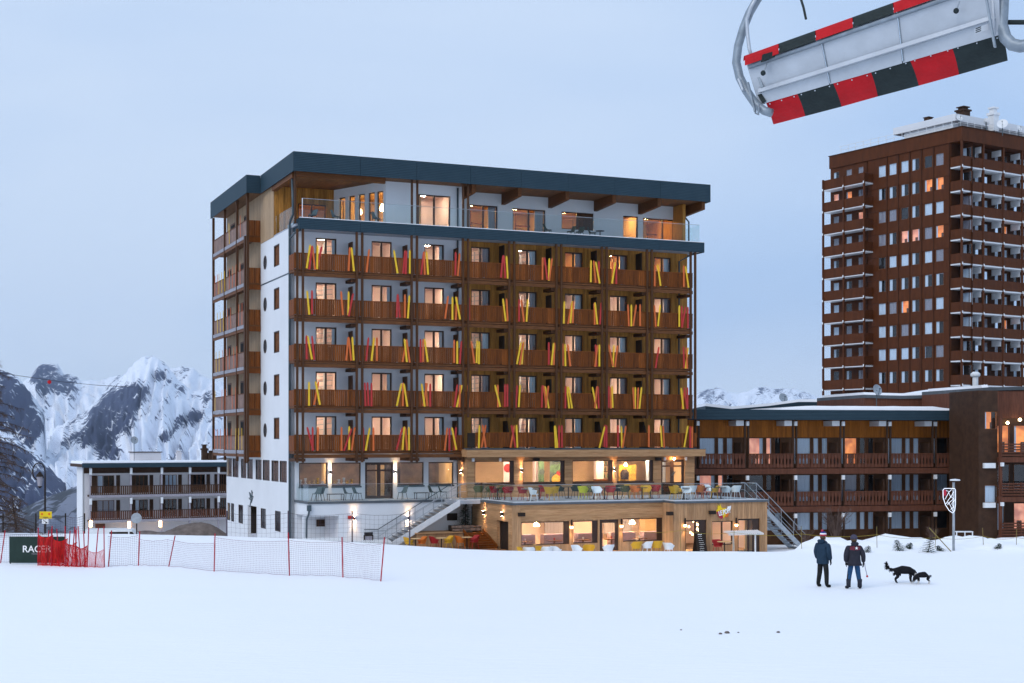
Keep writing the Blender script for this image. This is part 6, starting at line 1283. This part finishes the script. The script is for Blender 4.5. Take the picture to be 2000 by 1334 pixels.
# --- yellow sign, lantern, road sign
o = empty('street_lantern', G(88, 82)); tag(o, 'tall dark street lantern with curled crook before the snowy valley', 'street lamp'); z0 = o.location.z; top = 4.66 - 42 * 82 / F - z0; hk = 82 / F
cr_ = [(0, 0, 0), (0, 0, top - .9)] + [(-.36 + .36 * math.cos(a), 0, top - .5 + .5 * math.sin(a)) for a in [R(q) for q in (0, 30, 60, 90, 120, 150, 180, 215, 250, 280, 320)]]
MB().tube(cr_, [.07, .05] + [.035] * 11, 8).build('post', M['divider'], o, smooth=True); lz = top - 1.05
MB().lathe([(.02, .55), (.08, .5), (.22, .3), (.24, .26)], 8, (-.3, 0, lz)).build('lantern_cap', M['divider'], o); MB().lathe([(.12, -.28), (.2, .26)], 6, (-.3, 0, lz)).build('lantern_glass', M['drape'], o); MB().lathe([(.04, -.4), (.14, -.3), (.13, -.28)], 6, (-.3, 0, lz)).build('lantern_base', M['divider'], o); MB().tube([(-.3, 0, lz + .55), (-.5, 0, top - .72)], .02, 6).build('hook', M['divider'], o)
o = empty('warning_sign', G(89, 77)); tag(o, 'yellow warning board over a small white arrow plate at the slope edge', 'sign'); z0 = o.location.z; Z = lambda y: 4.66 - (y - HY) * 77 / F - z0; X = lambda p: (p - 89) / F * 77
MB().tube([(0, .06, 0), (0, .06, Z(1000))], .03, 6).build('post', M['divider'], o); MB().box(X(77), X(101), 0, .03, Z(1013), Z(999)).build('yellow_board', M['sy'], o)
for p_ in (82, 96): MB().lathe([(.06, 0), (.06, .006)], 12).build('round_symbol', M['so'], o, (X(p_), -.001, Z(1004))).rotation_euler = (R(90), 0, 0)
MB().box(X(84), X(94), -.004, 0, Z(1010.5), Z(1009.5)).build('printed_line', M['divider'], o)
MB().box(X(82), X(94.5), 0, .03, Z(1023), Z(1014)).build('arrow_plate', M['sw'], o); MB().bar((X(85), -.004, Z(1016)), (X(91), -.004, Z(1021)), .006, .03).build('arrow_shaft', M['divider'], o); b = MB(); b.prism([(X(92), Z(1022)), (X(92), Z(1018.2)), (X(88), Z(1022))], lambda p: (p[0], -.008, p[1]), lambda p: (p[0], -.002, p[1])); b.build('arrow_head', M['divider'], o)
o = empty('road_sign', G(267, 92)); tag(o, 'grey back of a round road sign on a dark pole by the gravel heap', 'sign'); z0 = o.location.z; MB().tube([(0, 0, 0), (0, 0, 4.66 - 143 * 92 / F - z0)], .045, 6).build('pole', M['divider'], o); d = MB().lathe([(.34, 0), (.34, .03)], 20).build('disc', M['steel'], o, (0, -.06, 4.66 - 150 * 92 / F - z0)); d.rotation_euler = (R(90), 0, 0)
# --- parked white van, only its roof above the crest
vp = G(229, 100); van = empty('parked_van', vp, R(8)); tag(van, 'white van with snowy roof parked by the gravel heap', 'van'); zr = 4.66 - 171 * 100 / F - vp.z
P = [(-1.2, .35), (3.2, .35), (3.2, .95), (2.75, 1.1), (2.1, zr - .05), (1.9, zr), (-1.1, zr), (-1.2, zr - .15)]
MB().prism(P, lambda p: (p[0] - 1.0, -.95, p[1]), lambda p: (p[0] - 1.0, .95, p[1])).build('body', M['whitepaint'], van)
MB().prism([(1.95, zr - .15), (2.15, zr - .15), (2.6, 1.15), (1.95, 1.15)], lambda p: (p[0] - 1.0, -.962, p[1]), lambda p: (p[0] - 1.0, -.952, p[1])).build('side_window', M['divider'], van); MB().prism([(.6, zr - .15), (1.85, zr - .15), (1.85, 1.15), (.6, 1.15)], lambda p: (p[0] - 1.0, -.962, p[1]), lambda p: (p[0] - 1.0, -.952, p[1])).build('side_window', M['divider'], van)
for x in (-1.3, 1.4):
    for y in (-.96, .78): w_ = MB().lathe([(.33, 0), (.33, .18)], 16).build('wheel', M['divider'], van, (x, y + .18, .33)); w_.rotation_euler = (R(90), 0, 0)
# --- cable with a red marker ball across the valley
A_, B_ = at(-60, 716, 260), at(260, 756, 330); cbl = MB().tube([A_.lerp(B_, t) + Vector((0, 0, -3 * t * (1 - t))) for t in (0, .25, .5, .75, 1)], .05, 5).build('valley_cable', M['divider']); tag(cbl, 'thin dark cable strung across the valley before the peaks', 'cable')
q = A_.lerp(B_, .43) + Vector((0, 0, -1.1)); bl = empty('marker_ball', q); tag(bl, 'small red marker ball hanging on the valley cable', 'marker ball'); MB().lathe([(.05, -.42), (.35, -.22), (.42, 0), (.35, .22), (.05, .42)], 12).build('ball', M['seatred'], bl, smooth=True); MB().tube([(0, 0, .3), (0, 0, .5)], .05, 5).build('clip', M['divider'], bl)
# --- right: emblem lamp post, rope fence, bench
o = empty('lamp_post', G(1862.5, 60.6)); tag(o, 'slim grey lamp post with disc head and white shield ornament', 'street lamp'); z0 = o.location.z; Z = lambda y: 4.66 - (y - HY) * 60.6 / F - z0; X = lambda p: (p - 1862.5) / F * 60.6
MB().tube([(0, 0, -.2), (0, 0, Z(942))], .055, 8).build('post', M['steel'], o, smooth=True); MB().lathe([(.02, .06), (.2, .035), (.22, 0), (.2, -.02)], 16, (X(1868) * .5, 0, Z(938))).build('lamp_head', M['whitepaint'], o)
sh_ = [(1841, 957), (1844, 954), (1864, 954), (1865.5, 957), (1865.5, 985), (1864, 997), (1860, 1002), (1853, 997), (1846, 986), (1841.5, 972)]
M['tube'] = glow('white_light_tube', (.9, .93, 1), .55); f3 = lambda p: (X(p[0]), -.05, Z(p[1]))
MB().tube([f3(p) for p in sh_ + sh_[:1]], .014, 6).build('shield_outline', M['tube'], o)
for L_ in ([(1858, 956), (1852, 962), (1856, 970), (1862, 974), (1855, 980), (1850, 986)], [(1847, 958), (1853, 960), (1849, 968), (1845, 975)], [(1862, 960), (1858, 968), (1852, 976), (1848, 982)], [(1864, 976), (1858, 984), (1862, 990), (1856, 995)], [(1846, 984), (1852, 981), (1856, 988), (1860, 998)]): MB().tube([f3(p) for p in L_], .010, 6).build('skier_line', M['tube'], o)
MB().box(X(1842.5), X(1848), -.03, -.02, Z(968), Z(957)).build('red_field', M['sr'], o)
M['rope'] = mat('yellow_rope', (.36, .27, .05), .7, .1, 4); M['cane'] = mat('bamboo_cane', (.24, .18, .055), .6, .15, 6)
rp2 = [(1230, 1035, 61), (1330, 1036, 61), (1432, 1040, 61.3), (1566, 1043, 61.3), (1713, 1044.5, 61), (1826, 1050, 61.5), (1921, 1047, 61.5), (1985, 1050, 61.5), (2060, 1046, 61.5)]
o0 = G(1432, 61.3); ro = empty('rope_fence', o0); tag(ro, 'low yellow rope on bamboo canes along the edge of the slope', 'fence'); pp = [at(*q) - o0 for q in rp2]
for a, c in zip(pp, pp[1:]): MB().tube([a.lerp(c, t) + Vector((0, 0, -.10 * 4 * t * (1 - t))) for t in (0, .2, .4, .6, .8, 1)], .008, 5).build('rope', M['rope'], ro)
for k, (px, py, Y) in enumerate(rp2):
    if k in (0,): continue
    g = G(px, Y) - o0; MB().tube([g + Vector((0, 0, -.2)), pp[k] + Vector((.05 * math.sin(k * 4), 0, .35))], .012, 6).build('cane', M['cane'], ro)
a, c = at(1815, 1031, 62) - o0, G(1857, 60.2) - o0; MB().tube([a, c], .02, 6).build('cane', M['cane'], ro); a, c = at(1765, 1043, 61) - o0, at(1722, 1045, 61) - o0
o = empty('bench_frame', G(1884, 66)); tag(o, 'pale metal bench frame behind the lamp post with shield ornament', 'bench'); z0 = o.location.z; zz = 4.66 - 176 * 66 / F - z0
MB().box(-.4, .4, 0, .35, zz - .04, zz).build('seat', M['whitepaint'], o); 
for x in (-.38, 0, .35): MB().box(x, x + .04, 0, .04, -.3, zz - .04).build('leg', M['whitepaint'], o)
# clods on the snow
for k, (px, py) in enumerate(((1330, 1233), (1407, 1241), (1420, 1239), (1442, 1238), (1520, 1238))):
    g = G(px, gY(py)); b = MB(); r_ = .03 + .02 * (k % 3); b.lathe([(r_ * .4, -r_ * .3), (r_, r_ * .2), (r_ * .6, r_ * .7), (.005, r_ * .8)], 7); o = b.build('dirt_clod', M['gravel'], None, g); tag(o, 'small dark clod of dirt lying on the open snow', 'clod', 'dirt clods on the snow')
# ================================================================= TREES AND SHRUBS
M['bark'] = mat('larch_bark', (.07, .05, .04), .9, .3, 4, bump=.5); M['twig'] = mat('larch_twigs', (.11, .068, .045), .85, .25, 4, island=.3); M['needle'] = mat('fir_needles', (.022, .05, .028), .7, .3, 3, island=.45); M['shrubtwig'] = mat('shrub_twigs', (.13, .085, .07), .85, .25, 4)
def larch(px, Y, top_py, label, seed):
    rn = random.Random(seed); g = G(px, Y); o = empty('larch_tree', g); tag(o, label, 'tree'); hgt = 4.66 - (top_py - HY) * Y / F - g.z
    MB().tube([(.15 * math.sin(t * 5), .1 * math.sin(t * 3), hgt * t) for t in [i / 12 for i in range(13)]], [.2 * (1 - .93 * i / 12) for i in range(13)], 8).build('trunk', M['bark'], o, smooth=True)
    br = MB(); tw = MB()
    for k in range(80):
        t = .06 + .92 * (k / 80) ** .9 + rn.uniform(-.012, .012); z = hgt * t; L_ = (2.5 * (1 - t) ** .75 + .2) * rn.choice((.45, .7, .95, 1.2)) * rn.uniform(.8, 1.1); a = k * 2.4 + rn.uniform(-.4, .4); d = Vector((math.cos(a), math.sin(a), 0)); P = []
        for j in range(6): s = j / 5; P.append(Vector((0, 0, z)) + d * L_ * s + Vector((rn.uniform(-.04, .04), rn.uniform(-.04, .04), -.38 * L_ * s * s + .16 * L_ * s ** 4 + .05 * L_ * math.sin(s * 3))))
        br.tube(P, [.03 * (1 - .8 * j / 5) * (1.2 - t * .6) for j in range(6)], 5, False)
        for j in range(int(24 * L_) + 4):
            s = rn.uniform(.15, 1); i = min(4, int(s * 5)); p = P[i].lerp(P[i + 1], s * 5 - i); l2 = rn.uniform(.12, .42) * (1.1 - .4 * s); dd = (d * rn.uniform(-.1, .8) + Vector((-d.y, d.x, 0)) * rn.choice((-1, 1)) * rn.uniform(.4, 1) + Vector((0, 0, rn.uniform(-.9, .25)))).normalized(); q = p + dd * l2; q.z -= .06
            tw.tube([p, p.lerp(q, .5) + Vector((0, 0, .02)), q], [.007, .006, .003], 3, False)
            for m_ in range(3): r2 = p.lerp(q, .3 + .25 * m_); tw.tube([r2, r2 + (dd + Vector((rn.uniform(-1, 1), rn.uniform(-1, 1), rn.uniform(-1, .3)))).normalized() * rn.uniform(.05, .13)], [.005, .003], 3, False)
    br.build('branches', M['bark'], o); tw.build('crown', M['twig'], o); return o
larch(-14, 70, 690, 'bare brown larch with drooping twiggy branches at the slope edge', 5); larch(-46, 84, 740, 'second bare larch close behind the first at the slope edge', 8)
larch(28, 118, 965, 'small distant bare larch beyond the dark slope net', 14)
def fir(name, loc, h, r_, label, seed, n=26, group=None, lean=0.):
    rn = random.Random(seed); o = empty(name, loc); tag(o, label, 'tree', group); o.rotation_euler = (0, lean, 0); MB().tube([(0, 0, -.1), (0, 0, h * .95)], [.035 * h, .006 * h], 6).build('trunk', M['bark'], o); b = MB()
    for k in range(n):
        t = k / n; z = h * (.06 + .94 * t); R_ = r_ * (1 - t) ** .8 + .04
        m_ = int(9 - 5 * t)
        for j in range(m_):
            a = j * 2 * math.pi / m_ + k * 1.3 + rn.uniform(-.3, .3); d = Vector((math.cos(a), math.sin(a), 0)); L_ = R_ * rn.uniform(.65, 1.12); s_ = Vector((-d.y, d.x, 0))
            for q in range(7):
                f_ = (q + 1) / 7; p = Vector((0, 0, z)) + d * L_ * f_ + Vector((0, 0, -.25 * L_ * f_ + .12 * L_ * f_ * f_)); w_ = .055 * h * (1.15 - f_) + .015
                for sd in (-1, 1): b.face([p, p + s_ * sd * w_ + d * w_ * .5 + Vector((0, 0, rn.uniform(-.35, .15) * w_)), p + d * w_ * .7 + Vector((0, 0, .02))])
    b.build('crown', M['needle'], o); return o
fir('fir_tree', H.W(H.u(909, -2.85), -2.85, zp + .3), 1.72, .85, 'small dark fir in the stone planter under the stair landing', 3, 30)
for k, (px, py, h, ln) in enumerate(((1692, 1074, .35, .4), (1757, 1078, .55, -.3), (1773, 1082, .3, .6), (1812, 1071, .75, .2), (1838, 1066, .35, -.5), (1948, 1077, .3, .4))): g = G(px, 59.9 + .5 * (k % 3)); fir('fir_sprig', g + Vector((0, 0, -.05)), h, h * .6, ['tiny fir tip poking out of the snow bank beside the walkers', 'leaning fir sprig in the snow bank by the yellow tag', 'flattened fir sprig lying at the foot of the snow bank', 'tallest young fir in the snow bank near the lamp post', 'bent fir sprig just left of the lamp post', 'lone fir tip in the bank beyond the lamp post'][k], 30 + k, 10, 'fir sprigs in the snow bank', ln)
def shrub(px, Y, h, wd_, label, seed, n=46):
    rn = random.Random(seed); o = empty('bare_shrub', G(px, Y)); tag(o, label, 'shrub'); st = MB(); tw = MB()
    for k in range(n):
        a = rn.uniform(0, 6.28); s = rn.uniform(.2, 1); tip = Vector((math.cos(a) * wd_ * s, math.sin(a) * wd_ * s * .6, h * rn.uniform(.55, 1))); mid_ = tip * .5 + Vector((0, 0, h * .15)); P = [Vector((rn.uniform(-.1, .1), rn.uniform(-.1, .1), -.1)), mid_, tip]; (st if k < n // 3 else tw).tube(P, [.016, .011, .005], 4, False)
        for j in range(4): p = P[1].lerp(P[2], rn.random()); tw.tube([p, p + Vector((rn.uniform(-.3, .3), rn.uniform(-.2, .2), rn.uniform(.05, .35))) * h * .5], [.006, .003], 3, False)
    st.build('stems', M['shrubtwig'], o); tw.build('crown', M['shrubtwig'], o)
shrub(1632, 66, 1.45, 1.0, 'bare twiggy shrub behind the two walkers', 4); shrub(1572, 65, .8, .5, 'small bare bush at the foot of the steel staircase', 9, 20); shrub(1822, 66, .75, .4, 'small dry bush behind the tallest young fir', 12, 24)
# ================================================================= PEOPLE AND DOGS
def skin(name, nodes, edges, mats, parent, sub=2, root=0, loc=(0, 0, 0), paint=None):
    me = bpy.data.meshes.new(name); me.from_pydata([n[:3] for n in nodes], edges, []); t = bpy.data.objects.new('tmp_skin', me); COL.objects.link(t)
    md = t.modifiers.new('skin', 'SKIN'); md.use_smooth_shade = True; md.branch_smoothing = .4
    for i, n in enumerate(nodes): sv_ = me.skin_vertices[0].data[i]; sv_.radius = (n[3], n[4] if len(n) > 4 else n[3]); sv_.use_root = (i == root)
    sb = t.modifiers.new('sub', 'SUBSURF'); sb.levels = sub; sb.render_levels = sub
    dg = bpy.context.evaluated_depsgraph_get(); m2 = bpy.data.meshes.new_from_object(t.evaluated_get(dg)); bpy.data.objects.remove(t); m2.materials.clear()
    for m_ in mats: m2.materials.append(m_)
    if paint:
        for p in m2.polygons: p.material_index = paint(p.center)
    m2.polygons.foreach_set('use_smooth', [True] * len(m2.polygons)); return link(bpy.data.objects.new(name, m2), parent, loc)
M['skin'] = mat('skin', (.55, .33, .24), .55, .05, 5)
def fmat(n, c, v=.15): return mat(n, c, .8, v, 6, bump=.3, bscale=25)
def person(loc, yaw, label, jacket, trouser, boot, glove, la, ra, hat, h=1.78, spread=.1, jl=.80, extra=None, bend=0.):
    o = empty('person', loc, yaw); tag(o, label, 'person'); k = h / 1.78
    nodes = [(0, 0, .95, .15, .125), (0, .0, 1.15, .145, .115), (0, .0, 1.36, .165, .12), (0, .0, 1.5, .065), (0, .02, 1.60, .085, .095), (0, .03, 1.69, .092, .105), (0, .03, 1.76, .065, .075)]
    edges = [(i, i + 1) for i in range(6)]
    for s in (-1, 1):
        n = len(nodes); nodes += [(s * .095, 0, .86, .108), (s * (.09 + spread * .3), .02, .5, .086), (s * (.085 + spread * .6), -.02, .12, .072), (s * (.085 + spread * .65), .01, .05, .058), (s * (.1 + spread * .7), .16, .045, .05)]
        edges += [(0, n), (n, n + 1), (n + 1, n + 2), (n + 2, n + 3), (n + 3, n + 4)]
    for s, (el, wr) in ((-1, la), (1, ra)):
        n = len(nodes); W = Vector(wr); E = Vector(el); d = (W - E).normalized(); pm = W + d * .07
        nodes += [(s * .185, 0, 1.42, .066), (*el, .052), (*wr, .036), (*pm, .036, .02)]; edges += [(2, n), (n, n + 1), (n + 1, n + 2), (n + 2, n + 3)]
        side_ = Vector((0, 1, 0))
        for f_ in range(4):
            off = side_ * (-.027 + .018 * f_); tip = pm + d * (.05 + .012 * math.sin(f_ * 1.2 + .6)) + off * 1.1 + Vector((-s * .012, 0, 0)); t2 = tip + d * .022 + Vector((-s * .018, 0, 0)); m_ = len(nodes); nodes += [(*(pm + off + d * .015), .0095), (*tip, .009), (*t2, .0075)]; edges += [(n + 3, m_), (m_, m_ + 1), (m_ + 1, m_ + 2)]
        m_ = len(nodes); th_ = W + d * .03 + Vector((0, .035, 0)); nodes += [(*th_, .011), (*(th_ + d * .035 + Vector((-s * .01, .018, 0))), .010)]; edges += [(n + 2, m_), (m_, m_ + 1)]
    def paint(c):
        if c.z < .14: return 2
        if c.z > 1.50: return 0
        if abs(c.x) > .2 and c.z < .93: return 3
        return 1
    bd = skin('body', [(x[0] * k, x[1] * k, x[2] * k, *[r_ * k for r_ in x[3:]]) for x in nodes], edges, [M['skin'], trouser, boot, glove], o, paint=paint)
    jn = [(0, 0, jl, .235, .185), (0, 0, 1.0, .235, .185), (0, -.005, 1.2, .23, .18), (0, -.005, 1.36, .225, .17), (0, -.01, 1.47, .12, .11), (0, -.02, 1.53, .09, .09)]; je = [(i, i + 1) for i in range(5)]
    for s, (el, wr) in ((-1, la), (1, ra)): n = len(jn); jn += [(s * .21, 0, 1.4, .105), (*el, .092), (*(Vector(el).lerp(Vector(wr), .93)), .072)]; je += [(3, n), (n, n + 1), (n + 1, n + 2)]
    j = skin('jacket', [(x[0] * k, x[1] * k, x[2] * k, *[r_ * k for r_ in x[3:]]) for x in jn], je, [jacket], o, root=1)
    hd = MB(); hd.lathe([(.05, -.06), (.115, -.02), (.125, .03), (.09, .07)], 14, (0, -.09 * k, 1.51 * k)); hd.build('hood', jacket, o, smooth=True)
    fc = MB(); fc.lathe([(.006, -.02), (.016, -.005), (.006, .02)], 8, (0, .125 * k, 1.665 * k)); fc.build('nose', M['skin'], o)
    for s in (-1, 1): MB().lathe([(.008, -.03), (.018, 0), (.01, .03)], 8, (s * .083 * k, .02, 1.67 * k)).build('ear', M['skin'], o); MB().lathe([(.003, -.008), (.009, 0), (.003, .008)], 8, (s * .032, .112 * k, 1.69 * k)).build('eye', M['divider'], o)
    MB().box(-.025, .025, .105, .113, 1.615 * k, 1.623 * k).build('mouth', M['artred'], o)
    hair = MB(); hair.lathe([(.075, -.07), (.092, -.02), (.09, .03)], 14, (0, .005, 1.66 * k)); hair.build('hair', fmat('hair', (.10, .065, .04)), o, smooth=True)
    hat(o, k); return o
def cap(o, k):
    for z0, z1, m_ in ((.0, .045, M['sr']), (.045, .085, M['sw']), (.085, .13, fmat('hat_blue', (.03, .05, .25)))):
        pr_ = [(.104 * math.sqrt(max(0, 1 - (max(0, z - .03) / .12) ** 2)) + .004, z) for z in [z0 + (z1 - z0) * i / 4 for i in range(5)]]; MB().lathe(pr_, 16, (0, .02, 1.70 * k)).build('knitted_hat', m_, o, smooth=True)
    MB().lathe([(.01, -.04), (.04, -.015), (.045, .01), (.02, .04)], 10, (-.02, .0, 1.86 * k)).build('pompom', M['sr'], o)
def beanie(o, k): MB().lathe([(.106, -.02), (.112, .02), (.105, .06), (.08, .1), (.04, .125), (.005, .13)], 16, (0, .02, 1.70 * k)).build('knitted_hat', fmat('beanie', (.07, .065, .10)), o, smooth=True)
def PG(px, py): return G(px, gY(py))
p1 = person(PG(1607, 1147), R(-48), 'person in dark blue jacket, black trousers and striped red white blue hat', fmat('navy_jacket', (.018, .04, .07)), fmat('black_trousers', (.016, .017, .018)), fmat('dark_boots', (.012, .012, .012)), fmat('gloves', (.015, .015, .017)), ((-.25, -.03, 1.15), (-.24, .06, .90)), ((.27, -.03, 1.14), (.27, .05, .88)), cap, 1.72, .14, .76)
p2 = person(PG(1668, 1150), R(4), 'person in dark jacket with red shoulders, blue jeans and grey beanie, seen from behind', fmat('dark_jacket', (.03, .03, .042)), fmat('blue_jeans', (.022, .075, .17)), fmat('snow_boots', (.02, .022, .028)), fmat('gloves_black', (.015, .015, .017)), ((-.29, -.04, 1.14), (-.27, .03, .88)), ((.31, -.04, 1.13), (.33, .02, .86)), beanie, 1.66, .2, .84)
yk = MB()
for s in (-1, 1): yk.hexa([(s * .02, -.158, 1.22), (s * .17, -.12, 1.24), (s * .17, -.10, 1.24), (s * .02, -.14, 1.22), (s * .02, -.152, 1.36), (s * .16, -.12, 1.34), (s * .16, -.10, 1.34), (s * .02, -.13, 1.36)])
yk.build('shoulder_patch', fmat('maroon_yoke', (.16, .03, .045)), p2)
st_ = [((.055 if i % 2 == 0 else .022) * math.sin(math.pi * i / 5) + .03, (.055 if i % 2 == 0 else .022) * math.cos(math.pi * i / 5) + 1.29) for i in range(10)]; MB().prism(st_, lambda p: (p[0], -.168, p[1]), lambda p: (p[0], -.155, p[1])).build('star_print', M['sw'], p2)
for s in (-1, 1): MB().lathe([(.07, .05), (.072, .2), (.078, .30)], 12, (s * .18, -.01, 0)).build('boot_shaft', fmat('boot_shaft', (.03, .032, .045)), p2, smooth=True)
ls = empty('ball_launcher', p2.location + Vector((.36, .0, .78))); tag(ls, 'curved dog ball launcher hanging from the hand of the person in jeans', 'dog toy'); MB().tube([(-.02, .02, .04), (-.005, .02, -.1), (.03, .02, -.25), (.055, .02, -.36)], .012, 6).build('handle', M['drape'], ls); MB().lathe([(.01, -.035), (.034, -.015), (.036, .01), (.015, .035)], 10, (.06, .02, -.39)).build('ball_cup', M['artred'], ls)
M['furb'] = fmat('black_fur', (.010, .010, .012)); M['furw'] = fmat('white_fur', (.62, .60, .58))
def dog(loc, yaw, label, k, nodes, edges, paint, tail, parts):
    o = empty('dog', loc, yaw); tag(o, label, 'dog'); skin('body', [(x[0] * k, x[1] * k, x[2] * k, *[r_ * k for r_ in x[3:]]) for x in nodes], edges, [M['furb'], M['furw']], o, paint=lambda c: paint(c / k)); rn = random.Random(2)
    b = MB()
    for (p, d, L_, n) in tail:
        for i in range(n):
            dd = (Vector(d) + Vector((rn.uniform(-.7, .7), rn.uniform(-.5, .5), rn.uniform(-.8, .5)))).normalized(); q = Vector(p) * k + Vector((rn.uniform(-.03, .03), rn.uniform(-.03, .03), rn.uniform(-.03, .03))); b.tube([q, q + dd * L_ * k * rn.uniform(.5, 1)], [.012, .001], 3, False)
    b.build('shaggy_coat', M['furb'], o)
    for nm, p, pr_ in parts: MB().lathe(pr_, 8, Vector(p) * k).build(nm, M['furb'], o)
    return o
# faces +x; nose down to the snow
dn = [(0, 0, .46, .155, .17), (.18, 0, .44, .145, .165), (-.18, 0, .48, .145, .16), (-.30, 0, .49, .13, .15), (.27, 0, .40, .11, .12), (.36, 0, .28, .08, .085), (.41, .0, .18, .078, .08), (.45, 0, .08, .036, .036)]; de = [(0, 1), (0, 2), (2, 3), (1, 4), (4, 5), (5, 6), (6, 7)]
for s in (-1, 1):
    n = len(dn); dn += [(.18, s * .08, .32, .055), (.16, s * .085, .19, .035), (.18, s * .085, .05, .026), (.22, s * .085, .015, .024), (-.32, s * .08, .36, .075), (-.26, s * .09, .24, .05), (-.36, s * .09, .15, .03), (-.33, s * .09, .04, .025), (-.29, s * .09, .015, .024)]
    de += [(1, n), (n, n + 1), (n + 1, n + 2), (n + 2, n + 3), (3, n + 4), (n + 4, n + 5), (n + 5, n + 6), (n + 6, n + 7), (n + 7, n + 8)]
n = len(dn); dn += [(-.46, 0, .49, .03), (-.56, 0, .52, .028), (-.64, 0, .60, .022), (-.66, 0, .68, .015)]; de += [(3, n), (n, n + 1), (n + 1, n + 2), (n + 2, n + 3)]
ears = [('ear', (.40, -.06, .26), [(.004, .09), (.025, .04), (.03, 0)]), ('ear', (.40, .06, .26), [(.004, .09), (.025, .04), (.03, 0)])]
dog(PG(1769, 1141), R(-6), 'large shaggy black dog with white collar and raised bushy tail, nose to the snow', .92, dn, de, lambda c: 1 if (c.z < .06 and c.x > 0) or (.30 < c.x < .40 and c.z < .36) or (c.x > .47 and c.z < .10) else 0, [((-.5, 0, .5), (-.3, 0, -.6), .14, 60), ((-.6, 0, .56), (-.8, 0, .2), .17, 90), ((-.65, 0, .66), (-.5, 0, .8), .12, 60), ((-.2, 0, .34), (-.2, 0, -1), .1, 60), ((.15, 0, .34), (0, 0, -1), .09, 60), ((-.38, 0, .34), (-.8, 0, -.6), .1, 50)], ears)
d2 = [tuple(x) for x in dn]; d2 = d2[:-4]; e2 = [e for e in de if max(e) < len(d2)]
dog(PG(1801, 1143), R(178), 'smaller short haired black and white dog sniffing beside the shaggy dog', .66, d2, e2, lambda c: 1 if c.z < .17 and abs(c.y) > .05 and c.x > -.5 else (1 if c.x > .42 and c.z < .12 else 0), [((-.4, 0, .42), (-.3, 0, -1), .1, 12)], ears)
